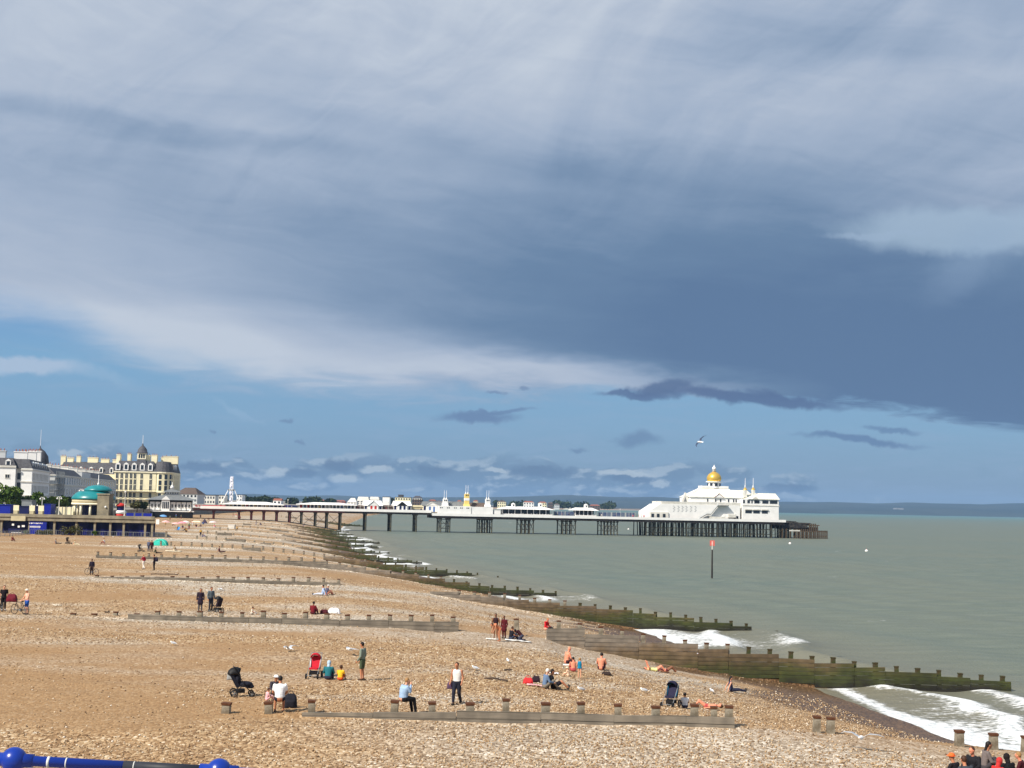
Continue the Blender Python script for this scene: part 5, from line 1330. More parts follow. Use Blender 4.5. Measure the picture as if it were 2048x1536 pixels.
# ---- charred landing stage beyond the theatre
def landing():
    v = -4; s0 = S2 + .5
    o = pthing('landing_stage', 'dark ruined landing stage of bare timbers at the tip of the pier', 'landing stage', s0, v, 0)
    x = lambda px: sp(px, v) - s0
    L = x(1652)
    mb = MB(); mb.box(0, x(1625), 0, 14, 4.6, 5.0); mb.box(0, x(1612), 3, 14, 6.2, 6.6); mb.box(x(1590), L, -1.2, 12, 3.0, 3.4); mb.build('decking', CHAR, o)
    rnd = random.Random(4)
    mb = MB()
    mb.box(x(1563), x(1616), .5, 13, 4.0, 6.1); mb.box(x(1616), x(1642), 3, 12, 3.4, 4.9); mb.box(x(1566), x(1600), 4, 12, 6.6, 7.4)
    for i in range(34):
        xx = x(1562) + (x(1625) - x(1562)) * rnd.random(); zt = rnd.uniform(5.0, 7.2); mb.box(xx, xx + rnd.uniform(.3, 1.6), rnd.uniform(0, 12), 12.5, zt - rnd.uniform(.3, .9), zt)
    mb.box(x(1572), x(1584), 1, 3, 6.61, 7.5); mb.build('debris', CHAR, o)
    mb = MB(); mb.box(x(1577), x(1598), -1.3, -.9, 3.1, 3.6); mb.build('pale_beam', WHITE2, o)
    mb = MB(); mb.tube((0, 0, 0), (0, 0, 1), .36, .31, 7); oo = mb.build('pile', mat('dark_sea_timber', (84, 70, 54), .9, .3, .8, rgb2=(48, 42, 36))); me = oo.data; bpy.data.objects.remove(oo)
    for i in range(46):
        px = 1565 + 87 * i / 45; tall = px > 1615
        q = put('pile', me, o, (x(px), -1 if px > 1590 and i % 2 else (i % 4) * 3, -2)); q.scale = (1, 1, (6.2 if not tall else rnd.choice((5.6, 8.0, 8.6)) if px < 1643 else 5.6))
    mb = MB()
    for z in (1.0, 2.9): mb.box(x(1590), L, -1.25, -.95, z, z + .3)
    mb.box(x(1618), x(1643), 2, 2.3, 5.6, 6.0); mb.box(x(1618), x(1642), 5, 5.3, 4.4, 4.8); mb.build('walings', RAWT, o)
landing()

# ---- ferris wheel, nearly edge on
yw = 1180; c = at(462, 1003, yw); o = thing('ferris_wheel', 'white ferris wheel seen edge-on behind the first arcade shelter', 'ferris wheel', (c.x, yw, 7.5), R(99))
hub = (at(462, 952, yw).z - 7.5) / 2 + .3; rw = hub - 1.0
mb = MB()
for i in range(24):
    a, b_ = R(i * 15), R(i * 15 + 15)
    for yy in (-1.0, 1.0): mb.tube((rw * math.cos(a), yy, hub + rw * math.sin(a)), (rw * math.cos(b_), yy, hub + rw * math.sin(b_)), .16, .16, 5)
    if i % 2 == 0:
        for yy in (-1.0, 1.0): mb.tube((0, yy, hub), (rw * math.cos(a), yy, hub + rw * math.sin(a)), .08, .08, 4)
        mb.tube((rw * math.cos(a), -1, hub + rw * math.sin(a)), (rw * math.cos(a), 1, hub + rw * math.sin(a)), .1, .1, 4)
mb.build('rim', WHITE, o)
mb = MB(); mb.tube((0, -3, hub), (0, 3, hub), .6, .6, 10); mb.build('axle', GREYM, o)
for s_ in (-1, 1):
    mb = MB(); mb.tube((-6, s_ * 8, 0), (0, s_ * 2.6, hub), .35, .3, 6); mb.tube((6, s_ * 8, 0), (0, s_ * 2.6, hub), .35, .3, 6); mb.build('support_leg', WHITE, o)
mb = MB(); mb.lathe([(1.0, -2.3), (1.15, -1.9), (1.15, -1.2), (.3, -.1), (.1, 0)], 10); oo = mb.build('gondola', mat('lilac_white', (226, 222, 236), .6)); me = oo.data; bpy.data.objects.remove(oo)
for i in range(12):
    a = R(i * 30 + 7); put('gondola', me, o, (rw * math.cos(a), 0, hub + rw * math.sin(a)))
mb = MB(); mb.box(-7, 7, -9, 9, -.5, .6); mb.build('platform', WHITE2, o)

# ---- marker post, buoys
c = at_z(1424, 1156, 0.0); kk = c.y / F
o = thing('marker_post', 'tall dark sea marker post topped by a red square with a white centre', 'marker post', (c.x, c.y, 0), 0)
ht = (1156 - 1100) * kk
mb = MB(); mb.tube((0, 0, -3), (0, 0, ht), .19, .12, 8); mb.build('pole', IRON, o)
mb = MB(); mb.tube((0, 0, ht), (0, 0, ht + .8), .09, .09, 8); mb.build('pale_sleeve', WHITE2, o)
mb = MB(); mb.box(-.42, .42, -.06, .06, ht + .65, ht + 1.6); bd = mb.build('red_board', mat('faded_red', (214, 104, 92), .7), o)
mb = MB(); mb.box(-.12, .12, -.09, -.062, ht + .75, ht + 1.45); mb.build('white_stripe', mat('pale_pink_mark', (232, 186, 178), .8), bd)
for px, py, lb in ((1733, 1103, 'white buoy out at sea, right of the pier head'), (1580, 1088, 'small white buoy below the landing stage'), (1257, 1059, 'tiny white float between the pier legs')):
    c = at_z(px, py, 0); k = c.y / F; o = thing('buoy', lb, 'buoy', (c.x, c.y, 0), 0, 'white buoys on the sea')
    mb = MB(); mb.lathe([(.1, -.3), (.42, -.1), (.5, .15), (.42, .42), (.15, .6)], 12); mb.build('float', WHITE, o, True)
    mb = MB(); mb.tube((0, 0, .55), (0, 0, .85), .08, .05, 6); mb.build('ring_top', REDP, o)
# flying mast on the pier deck: lamp posts
for i, (px, lb) in enumerate(((408, 'thin lamp post by the small white kiosk on the pier'), (575, 'thin lamp post between the two arcade shelters'), (720, 'thin lamp post left of the red-door kiosk'), (776, 'thin lamp post between the gabled kiosks'), (1140, 'thin lamp post between the two pavilions'), (1240, 'thin lamp post before the theatre'))):
    zz_ = DZ if px < 877 else DZ2; v = .8
    t = pthing('lamp_post', lb, 'lamp post', sp(px, v), v, zz_, 'thin lamp posts on the pier deck')
    mb = MB(); mb.tube((0, 0, 0), (0, 0, 3.6), .08, .05, 6); mb.build('pole', WHITE2, t); mb = MB(); mb.ell((0, 0, 3.8), .2, .2, .25, 8, 6); mb.build('lantern', WHITE, t, True)
# ================================================================ people and beach things
SKIN = [mat('skin_fair', (214, 158, 128), .6, .05, 3), mat('skin_tan', (184, 124, 92), .6, .05, 3), mat('skin_brown', (128, 84, 60), .6, .05, 3), mat('skin_pink', (222, 142, 112), .6, .06, 3)]
CL = {}
def cloth(rgb):
    k = 'cloth_%02x%02x%02x' % rgb
    return mat(k, rgb, .85, .12, 6.0, 0.004, 20)
HAIR = {'black': mat('hair_black', (28, 22, 20), .6, .2, 20), 'brown': mat('hair_brown', (70, 44, 28), .6, .2, 20), 'white': mat('hair_white', (222, 218, 208), .7, .1, 20), 'grey': mat('hair_grey', (140, 134, 126), .7, .1, 20), 'fair': mat('hair_fair', (156, 118, 74), .6, .15, 20)}
def V3(*a): return Vector(a)
POSES = {
 'stand': dict(pel=(0, 0, .52), che=(0, .0, .74), neck=(0, .01, .835), head=(0, .03, .925), sh=.112, el=(.145, -.01, .63), wr=(.15, .05, .48), kn=(.055, .015, .275), an=(.06, -.01, .04)),
 'walk': dict(pel=(0, 0, .515), che=(0, .01, .735), neck=(0, .03, .83), head=(0, .05, .92), sh=.11, el=(.14, -.02, .63), wr=(.14, .09, .51), kn=(.05, .09, .28), an=(.055, .10, .04), kn2=(.05, -.01, .27), an2=(.055, -.16, .06)),
 'sit': dict(pel=(0, 0, .075), che=(0, .03, .29), neck=(0, .06, .385), head=(0, .09, .475), sh=.112, el=(.15, .09, .20), wr=(.11, .23, .17), kn=(.085, .22, .215), an=(.06, .36, .03)),
 'sitlong': dict(pel=(0, 0, .075), che=(0, -.04, .28), neck=(0, -.04, .38), head=(0, -.02, .47), sh=.112, el=(.16, -.13, .20), wr=(.17, -.18, .03), kn=(.07, .26, .085), an=(.06, .50, .035)),
 'post': dict(pel=(0, 0, .30), che=(0, .03, .52), neck=(0, .07, .61), head=(0, .10, .70), sh=.115, el=(.15, .07, .42), wr=(.10, .20, .36), kn=(.085, .24, .29), an=(.075, .25, .04)),
 'lie': dict(pel=(0, 0, .07), che=(0, -.23, .085), neck=(0, -.33, .085), head=(0, -.42, .09), sh=.112, el=(.17, -.15, .05), wr=(.15, .0, .04), kn=(.06, .20, .21), an=(.06, .34, .03)),
 'prone': dict(pel=(0, 0, .065), che=(0, -.22, .07), neck=(0, -.31, .10), head=(0, -.40, .13), sh=.112, el=(.15, -.38, .03), wr=(.05, -.46, .04), kn=(.06, .25, .05), an=(.06, .47, .04)),
 'bend': dict(pel=(0, 0, .50), che=(0, .17, .64), neck=(0, .26, .66), head=(0, .34, .66), sh=.112, el=(.14, .24, .52), wr=(.10, .30, .40), kn=(.06, .03, .27), an=(.06, -.01, .04)),
 'kneel': dict(pel=(0, 0, .19), che=(0, .15, .34), neck=(0, .23, .37), head=(0, .31, .38), sh=.112, el=(.14, .22, .22), wr=(.12, .32, .08), kn=(.08, .16, .05), an=(.08, -.10, .04)),
}
def cap(mb, a, b_, ra, rb, n=9):
    a, b_ = Vector(a), Vector(b_)
    mb.tube(a, b_, ra, rb, n); mb.ell(a, ra, ra, ra, n, 6); mb.ell(b_, rb, rb, rb, n, 6)
def remesh(o, vox, smooth=2):
    m_ = o.modifiers.new('remesh', 'REMESH'); m_.mode = 'VOXEL'; m_.voxel_size = vox; m_.use_smooth_shade = True
    s_ = o.modifiers.new('smooth', 'SMOOTH'); s_.iterations = smooth; s_.factor = .5
    return o
def person(loc, label, pose='stand', face=0, h=1.72, skin=0, top=None, bottom=None, hair='brown', hat=None, group=None, sleeves=1, legs=2, shoes=(60, 54, 50), fat=1.0, tilt=0, dz=0.0, arms=None, longhair=False, name='person', skirt=False, hood=None):
    """face: compass-like, 0 = looking away from the camera, 90 = to the right. sleeves 0 none 1 short 2 long; legs 0 briefs 1 shorts 2 trousers"""
    P = dict(POSES[pose]); 
    if arms: P.update(arms)
    S = skin if not isinstance(skin, int) else SKIN[skin]
    far = loc[1] > 130
    o = thing(name, label, 'person', (loc[0], loc[1], loc[2] + dz), R(-face), group)
    q = lambda k, sx=1: V3(P[k][0] * sx, P[k][1], P[k][2]) * h
    pel, che, neck, head = q('pel'), q('che'), q('neck'), q('head')
    spine = (che - pel).normalized(); fwd = V3(1, 0, 0).cross(spine) * -1
    rotS = Matrix((V3(1, 0, 0), -V3(1, 0, 0).cross(spine), spine)).transposed()
    f = fat
    def joints(sx):
        a = 'an2' if sx < 0 and 'an2' in P else 'an'; k = 'kn2' if sx < 0 and 'kn2' in P else 'kn'
        e = 'el2' if sx < 0 and 'el2' in P else 'el'; w = 'wr2' if sx < 0 and 'wr2' in P else 'wr'
        sh = che + V3(sx * P['sh'] * h, 0, 0) + spine * .055 * h
        hip = pel + V3(sx * .055 * h, 0, 0)
        return sh, q(e, sx), q(w, sx), hip, q(k, sx), q(a, sx)
    B = MB()
    # trunk, neck, head
    def trunk(mb, g, lo=0.0, hi=1.0):
        for t in np.linspace(lo, hi, 5):
            c = pel.lerp(che, t); w = (.082 + .012 * abs(t - .45) * 2 + .012 * t) * h * f
            mb.ell(c, w + g, (.058 + (.016 if f > 1.05 else 0)) * h * f + g, .075 * h + g, 12, 8, rotS)
        if hi >= 1: mb.ell(che + spine * .045 * h, .098 * h + g, .052 * h + g, .04 * h + g, 12, 7, rotS)
    trunk(B, 0)
    cap(B, che + spine * .05 * h, neck, .036 * h, .032 * h); cap(B, neck, head, .032 * h, .034 * h)
    hr = .058 * h if h > 1.3 else .068 * h
    B.ell(head, hr * .80, hr * .95, hr * 1.15, 14, 10)
    fd = V3(0, 1, 0)
    if pose == 'lie': fd = V3(0, 0, 1)
    B.ell(head + fd * hr * .98 - V3(0, 0, .0), hr * .16, hr * .18, hr * .26, 8, 6)                      # nose
    B.ell(head + fd * hr * .40 - V3(0, 0, hr * .75) * (0 if pose == 'lie' else 1), hr * .42, hr * .42, hr * .4, 10, 6)   # chin and jaw
    for sx in (-1, 1): B.ell(head + V3(sx * hr * .84, 0, 0), hr * .12, hr * .24, hr * .32, 8, 6)         # ears
    for sx in (-1, 1):
        sh, el, wr, hip, kn, an = joints(sx)
        cap(B, sh, el, .031 * h, .024 * h); cap(B, el, wr, .024 * h, .017 * h)
        cap(B, hip, kn, .052 * h * f, .034 * h); cap(B, kn, an, .034 * h, .022 * h)
        toe = V3(0, .085 * h, -.015 * h)
        if pose in ('lie', 'prone', 'sitlong'): toe = V3(0, .02 * h, .07 * h) if pose != 'prone' else V3(0, .06 * h, -.03 * h)
        cap(B, an, an + toe, .024 * h, .016 * h)
        hd = (wr - el).normalized(); side = V3(0, 1, 0) if abs(hd.z) > .6 else V3(1, 0, 0)
        palm = wr + hd * .035 * h
        cap(B, wr, palm, .018 * h, .022 * h)
        if not far:
            for i in range(4):
                b0 = palm + side * (.010 * h * (i - 1.5)); L = (.040, .046, .043, .034)[i] * h
                m1 = b0 + hd * L * .55; m2 = m1 + (hd + V3(0, .5, -.2)).normalized() * L * .45
                cap(B, b0, m1, .0065 * h, .006 * h, 6); cap(B, m1, m2, .006 * h, .005 * h, 6)
            cap(B, wr + side * .014 * h, wr + side * .032 * h + hd * .035 * h, .008 * h, .006 * h, 6)
    body = remesh(B.build('body', S, o), .0095 * h if not far else .016 * h, 1)
    vx = .013 * h if not far else .02 * h
    if top:
        T = MB(); trunk(T, .010 * h, .22, 1.0)
        if sleeves:
            for sx in (-1, 1):
                sh, el, wr, *_ = joints(sx)
                e = sh.lerp(el, .62) if sleeves == 1 else el
                cap(T, sh, e, .040 * h, .033 * h)
                if sleeves == 2: cap(T, el, el.lerp(wr, .88), .033 * h, .026 * h)
        else:
            for sx in (-1, 1): cap(T, che + V3(sx * .06 * h, 0, .05 * h), che + V3(sx * .05 * h, 0, 0), .035 * h, .04 * h)
        if skirt:
            T.ell(pel, .115 * h, .10 * h, .10 * h, 12, 8); cap(T, pel, pel.lerp(q('kn'), .6), .10 * h, .10 * h); cap(T, pel, pel.lerp(q('kn', -1), .6), .10 * h, .10 * h)
        remesh(T.build('top' if not skirt else 'dress', cloth(top), o), vx)
    if bottom:
        T = MB(); T.ell(pel, .100 * h * f, .072 * h * f, .068 * h, 12, 8, rotS); T.ell(pel.lerp(che, .2), .094 * h * f, .068 * h * f, .04 * h, 12, 8, rotS)
        for sx in (-1, 1):
            *_, hip, kn, an = joints(sx)
            if legs == 0: cap(T, hip, hip.lerp(kn, .1), .056 * h, .056 * h)
            else: cap(T, hip, hip.lerp(kn, .80) if legs == 1 else kn, .060 * h * f, .046 * h)
            if legs == 2: cap(T, kn, kn.lerp(an, .88), .045 * h, .034 * h)
        remesh(T.build('trousers' if legs == 2 else 'shorts', cloth(bottom), o), vx)
    if shoes:
        T = MB()
        for sx in (-1, 1):
            an = joints(sx)[5]
            toe = V3(0, .09 * h, -.012 * h)
            if pose in ('lie', 'sitlong'): toe = V3(0, .02 * h, .075 * h)
            T = MB(); cap(T, an + V3(0, -.01 * h, -.008 * h), an + toe, .029 * h, .022 * h, 8); T.build('shoe', cloth(shoes), o, True)
    up = V3(0, 0, 1) if pose != 'lie' else V3(0, -1, 0)
    back = -fd
    if hair:
        T = MB()
        T.ell(head + up * hr * .22 + back * hr * .16, hr * .90, hr * .98 if pose != 'lie' else hr * 1.1, hr * 1.08, 12, 8)
        if longhair: cap(T, head + back * hr * .55, neck + back * .05 * h - up * .06 * h, hr * .62, hr * .42)
        remesh(T.build('hair', HAIR[hair], o), hr * .14)
    if hat:
        T = MB()
        Rm = Matrix((V3(1, 0, 0), fd if pose == 'lie' else V3(0, 1, 0), up)).transposed()
        T.ell(head + up * hr * .62, hr * 1.0, hr * 1.08, hr * .74, 12, 8); T.ell(head + up * hr * .40 + fd * hr * .15, hr * 1.5, hr * 1.6, hr * .12, 14, 6)
        T.build('hat', cloth(hat), o, True)
    if hood:
        T = MB(); T.ell(head + up * hr * .15 + back * hr * .14, hr * 1.08, hr * 1.14, hr * 1.25, 12, 8); cap(T, head - up * hr * .4 + back * hr * .3, neck + back * .02 * h, hr * .85, hr * .8)
        remesh(T.build('headscarf', cloth(hood), o), hr * .14)
    return o
def bagobj(loc, label, m, w=.4, d=.28, hh=.35, name='bag', cat='bag', rz=0):
    o = thing(name, label, cat, loc, rz)
    mb = MB(); mb.frus(-w * .5, w * .5, -d * .5, d * .5, 0, hh * .62, w * .06, d * .06); mb.frus(-w * .44, w * .44, -d * .44, d * .44, hh * .6, hh * .9, w * .12, d * .3); mb.box(-w * .3, w * .3, -d * .62, -d * .4, hh * .1, hh * .45)
    b_ = remesh(mb.build('body', m, o), min(w, hh) * .07, 4)
    mb = MB(); pts = [(-w * .25 + w * .5 * i / 8, 0, hh * .85 + .12 * math.sin(math.pi * i / 8)) for i in range(9)]; mb.path(pts, .014, 5); mb.build('handle', m, o)
    return o
def towel(loc, label, m, w=1.7, d=.8, rz=0):
    o = thing('towel', label, 'towel', (loc[0], loc[1], loc[2] + .02), rz)
    mb = MB(); n = 8
    rnd = random.Random(int(loc[0] * 10))
    hs = [[gz(loc[0] + math.cos(rz) * (i / n - .5) * w - math.sin(rz) * (j / 4 - .5) * d, loc[1] + math.sin(rz) * (i / n - .5) * w + math.cos(rz) * (j / 4 - .5) * d) - loc[2] + .02 + rnd.uniform(0, .05) for j in range(5)] for i in range(n + 1)]
    vs = [((i / n - .5) * w, (j / 4 - .5) * d, hs[i][j] + k) for k in (0, .015) for i in range(n + 1) for j in range(5)]
    N = (n + 1) * 5; fs = []
    for i in range(n):
        for j in range(4):
            a = i * 5 + j; fs += [(a, a + 1, a + 6, a + 5), (N + a, N + a + 5, N + a + 6, N + a + 1)]
    for j in range(4): fs += [(j, N + j, N + j + 1, j + 1), (n * 5 + j, n * 5 + j + 1, N + n * 5 + j + 1, N + n * 5 + j)]
    for i in range(n): fs += [(i * 5, (i + 1) * 5, N + (i + 1) * 5, N + i * 5), (i * 5 + 4, N + i * 5 + 4, N + (i + 1) * 5 + 4, (i + 1) * 5 + 4)]
    mb.add(vs, fs); mb.build('cloth', m, o, True)
    return o
def wheel(parent, c, r, axis='x', w=.03, name='wheel'):
    mb = MB()
    n = 20; ax = V3(1, 0, 0) if axis == 'x' else V3(0, 1, 0)
    e1 = V3(0, 1, 0) if axis == 'x' else V3(1, 0, 0)
    pts = [V3(*c) + e1 * math.cos(2 * math.pi * i / n) * r + V3(0, 0, 1) * math.sin(2 * math.pi * i / n) * r for i in range(n + 1)]
    mb.path(pts, w, 6); ty = mb.build('tyre' if name == 'wheel' else name, BLACK, parent, True)
    mb = MB(); mb.tube(V3(*c) - ax * .04, V3(*c) + ax * .04, .03, .03, 8)
    for i in range(0, n, 2): mb.tube(c, pts[i], .006, .006, 4, False)
    mb.build('spokes', GREYM, ty)
def pram(loc, label, rz, fabric, accent=None, h=1.05, reclined=False, name='pushchair', bulky=False):
    o = thing(name, label, 'pushchair', loc, rz)
    mb = MB()
    for sx in (-.25, .25):
        mb.path([(sx, -.38, h), (sx, -.30, h - .12), (sx, .12, .42), (sx, .38, .14)], .016, 6)
        mb.path([(sx, -.34, .15), (sx, .05, .52)], .016, 6)
    mb.path([(-.25, -.38, h), (.25, -.38, h)], .018, 6); mb.path([(-.25, -.34, .15), (.25, -.34, .15)], .014, 6); mb.path([(-.25, .38, .14), (.25, .38, .14)], .014, 6)
    mb.build('frame', GREYM if accent else BLACK, o)
    for sx in (-.28, .28):
        wheel(o, (sx, -.34, .15), .14); wheel(o, (sx, .38, .11), .10)
    mb = MB()
    mb.add([(-.2, .20, .40), (.2, .20, .40), (.2, -.12, .42), (-.2, -.12, .42), (-.2, .20, .46), (.2, .20, .46), (.2, -.12, .48), (-.2, -.12, .48)], [(0, 3, 2, 1), (4, 5, 6, 7), (0, 1, 5, 4), (1, 2, 6, 5), (2, 3, 7, 6), (3, 0, 4, 7)])
    by = -.30 if not reclined else -.42
    mb.add([(-.2, -.10, .42), (.2, -.10, .42), (.21, by, .95), (-.21, by, .95), (-.23, -.26, .38), (.23, -.26, .38), (.23, by - .14, .93), (-.23, by - .14, .93)], [(0, 1, 2, 3), (7, 6, 5, 4), (0, 4, 5, 1), (1, 5, 6, 2), (2, 6, 7, 3), (3, 7, 4, 0)])
    mb.build('seat', fabric, o)
    if accent:
        mb = MB()
        mb.path([(-.22, -.08, .45), (-.24, by, .9), (-.14, by - .02, 1.02), (.14, by - .02, 1.02), (.24, by, .9), (.22, -.08, .45)], .035, 6); mb.build('seat_trim', accent, o, True)
    if bulky:
        mb = MB(); mb.ell((0, .10, .50), .22, .34, .13, 12, 8); mb.ell((0, -.22, .72), .23, .16, .30, 12, 8); mb.ell((0, .34, .40), .17, .16, .09, 10, 6); remesh(mb.build('footmuff', fabric, o), .03, 3)
    mb = MB(); rr_ = .26 if not bulky else .34           # hood
    vs = []; fs = []
    for j in range(7):
        a = R(200 - j * 25)
        for i in range(9):
            b_ = math.pi * i / 8
            vs.append((-.235 * math.cos(b_), by + .12 + rr_ * math.cos(a) * (.6 + .4 * math.sin(b_)), .86 + rr_ * max(0, math.sin(a)) * math.sin(b_) * .9 + .05))
    for j in range(6):
        for i in range(8): fs.append((j * 9 + i, j * 9 + i + 1, j * 9 + 10 + i, j * 9 + 9 + i))
    mb.add(vs, fs); hd = mb.build('hood', BLACK if not accent else fabric, o, True)
    sd = hd.modifiers.new('solid', 'SOLIDIFY'); sd.thickness = .02
    mb = MB(); mb.box(-.19, .19, -.26, .10, .16, .30); mb.build('basket', BLACK, o)
    return o
def bicycle(loc, label, rz, framecol):
    o = thing('bicycle', label, 'bicycle', loc, rz)
    wheel(o, (0, -.52, .34), .33, 'x', .022); wheel(o, (0, .52, .34), .33, 'x', .022)
    mb = MB()
    for a, b_ in (((0, -.52, .34), (0, -.05, .30)), ((0, -.05, .30), (0, -.20, .86)), ((0, -.52, .34), (0, -.18, .80)), ((0, -.18, .80), (0, .34, .84)), ((0, -.05, .30), (0, .36, .76)), ((0, .33, .92), (0, .52, .34))): mb.tube(a, b_, .019, .019, 6)
    mb.build('frame', framecol, o)
    mb = MB(); mb.path([(-.28, .26, 1.0), (-.1, .33, 1.02), (.1, .33, 1.02), (.28, .26, 1.0)], .016, 6); mb.tube((0, .33, .9), (0, .33, 1.02), .016); mb.build('handlebar', BLACK, o)
    mb = MB(); mb.ell((0, -.22, .90), .07, .14, .035, 10, 6); mb.build('saddle', BLACK, o, True)
    mb = MB(); mb.tube((-.06, -.05, .30), (.06, -.05, .30), .07, .07, 10); mb.tube((.08, -.05, .30), (.08, .05, .16), .012); mb.tube((-.08, -.05, .30), (-.08, -.15, .44), .012); mb.build('pedals', GREYM, o)
    return o
GW_ = mat('gull_white', (240, 240, 238), .7, .03, 5); GG = mat('gull_grey', (176, 180, 186), .7, .1, 5); GB = mat('gull_beak', (226, 170, 50), .5, .05, 5)
def gull(loc, label, rz=0, flying=False, group=None, roll=0, s_=1.0, span=.62, up=.16, wm=None):
    o = thing('seagull', label, 'seagull', loc, rz, group, s_)
    if roll: o.rotation_euler = (0, roll, rz)
    z = .0 if flying else .17
    rot = Matrix.Rotation(R(-14 if not flying else 0), 3, 'X').inverted()
    mb = MB(); mb.ell((0, 0, z), .075, .20, .08, 12, 8, rot); mb.ell((0, .17, z + (.09 if not flying else .02)), .05, .065, .05, 10, 8); cap(mb, (0, .1, z + .02), (0, .16, z + (.07 if not flying else .02)), .055, .045)
    mb.add([(-.04, -.15, z + .01), (.04, -.15, z + .01), (.06, -.32, z - .02), (-.06, -.32, z - .02), (-.04, -.15, z - .01), (.04, -.15, z - .01), (.06, -.32, z - .03), (-.06, -.32, z - .03)], [(0, 1, 2, 3), (7, 6, 5, 4), (0, 3, 7, 4), (1, 5, 6, 2), (2, 6, 7, 3), (0, 4, 5, 1)])
    remesh(mb.build('body', GW_, o), .012)
    mb = MB(); mb.tube((0, .22, z + (.085 if not flying else .015)), (0, .29, z + (.075 if not flying else .0)), .014, .004, 6); mb.build('beak', GB, o)
    for sx in (-1, 1):
        mb = MB()
        if flying:
            P = [(sx * .05, .09, .03), (sx * .05, -.09, .03), (sx * span * .5, -.06, .03 + up), (sx * span * .48, .14, .03 + up), (sx * span, -.10, .03 + up * .9), (sx * span * .95, .02, .03 + up * .95), (sx * span * 1.25, -.20, .03 + up * .35)]
            vs = [V3(*p_) for p_ in P] + [V3(*p_) - V3(0, 0, .018) for p_ in P]
            F_ = [(0, 1, 2, 3), (3, 2, 4, 5), (5, 4, 6)]
            fs = F_ + [tuple(7 + i for i in f[::-1]) for f in F_] + [(0, 3, 10, 7), (3, 5, 12, 10), (5, 6, 13, 12), (1, 8, 9, 2), (2, 9, 11, 4), (4, 11, 13, 6)]
            mb.add(vs, fs); mb.build('wing', wm or GG, o)
        else:
            mb.ell((sx * .062, -.05, z + .02), .025, .19, .06, 8, 8, rot); mb.build('wing', GG, o, True)
    if not flying:
        mb = MB(); mb.tube((-.03, 0, 0), (-.03, 0, z - .05), .008); mb.tube((.03, 0, 0), (.03, 0, z - .05), .008); mb.build('legs', GB, o)
    return o
def parasol(loc, label, m, r=1.0, h=1.9, tilt=0.0, closed=False):
    o = thing('parasol', label, 'parasol', loc, 0, 'beach parasols in the far crowd'); o.rotation_euler = (tilt, tilt * .6, 0)
    mb = MB(); mb.tube((0, 0, -.2), (0, 0, h), .025, .02, 6); mb.build('pole', GREYM, o)
    mb = MB(); mb.lathe([(r, h - .42), (r * .8, h - .24), (r * .45, h - .07), (.03, h)] if not closed else [(.12, h - 1.0), (.16, h - .6), (.03, h)], 12); mb.build('canopy', m, o, False)
    return o

# ---- near group, left to right
SG = 'people sitting on the shingle'
person(G(724, 1361), 'standing man in grey-green long-sleeved top and dark green shorts looking down at the children', 'stand', -70, 1.76, 1, (122, 134, 122), (72, 84, 62), 'black', sleeves=2, legs=1, shoes=(80, 60, 46), arms=dict(wr=(.10, .10, .50)))
person(G(680, 1361), 'child in yellow top and orange shorts sitting with back to the camera', 'sit', 15, 1.25, 2, (240, 184, 40), (214, 92, 40), 'brown', sleeves=1, legs=1, shoes=None)
person(G(656, 1360), 'woman in teal top and pale blue headscarf sitting beside the red pushchair', 'sit', 5, 1.60, 2, (32, 106, 118), (40, 40, 60), None, hood=(176, 200, 220), sleeves=2)
pram(G(628, 1356), 'red pushchair with white edging standing left of the woman in teal', R(172), cloth((186, 28, 46)), accent=WHITE, h=1.12)
pram(G(484, 1393), 'black pushchair with long reclined seat left of the pink-clad toddler', R(-75), cloth((26, 28, 40)), h=1.22, reclined=True, bulky=True)
c = G(484, 1393); bagobj(c + V3(-.48, -.12, .68), 'grey bag hanging on the handle of the black pushchair', cloth((150, 152, 152)), .3, .2, .35)
person(G(533, 1402), 'toddler in pale pink sitting beside the man in the white shirt', 'sit', 60, .92, 0, (226, 172, 178), (226, 172, 178), 'brown', shoes=None)
pz = G(559, 1413); gy0 = GY[0] + .23
def onpost(px): return Vector((at(px, 1412, gy0).x, gy0, 0))
c = onpost(559)
person(V3(c.x, gy0, 4.37 + .10 - .30 * 1.78), 'man in a white t-shirt seen from behind sitting on a groyne post', 'post', -10, 1.78, 1, (236, 236, 236), (34, 32, 44), 'black', sleeves=1, legs=1, fat=1.12, arms=dict(an=(.09, .26, .0)))
person(G(549, 1392), 'person in a white sunhat half hidden behind the man in the white t-shirt', 'sit', 150, 1.6, 1, (60, 56, 66), (60, 60, 70), 'brown', hat=(236, 236, 232), sleeves=2)
bagobj(G(583, 1414) + V3(0, -.25, 0), 'black rucksack on the shingle right of the man in the white t-shirt', cloth((24, 24, 34)), .5, .35, .62, 'rucksack', 'rucksack')
c = onpost(806)
person(V3(c.x, gy0, 4.45 + .11 - .30 * 1.66), 'woman in pale blue shirt and black trousers sitting on a post looking right', 'post', 55, 1.66, 0, (150, 176, 206), (22, 22, 26), 'fair', sleeves=2, fat=1.28, arms=dict(el=(.14, .10, .46), wr=(.06, .16, .62), an=(.08, .30, -.04)))
cc_ = G(913, 1410)
person(cc_, 'woman in a white top and navy trousers walking with a bag', 'walk', -165, 1.72, 1, (226, 224, 220), (30, 32, 48), 'brown', sleeves=0, longhair=True)
bagobj(cc_ + V3(-.26, .05, .62), 'dark purple handbag carried by the woman in the white top', cloth((84, 62, 88)), .3, .16, .3)
person(G(1089, 1378), 'white-haired man in a faded blue shirt sitting on the shingle', 'sit', 70, 1.7, 0, (98, 120, 150), (120, 112, 100), 'white', sleeves=2)
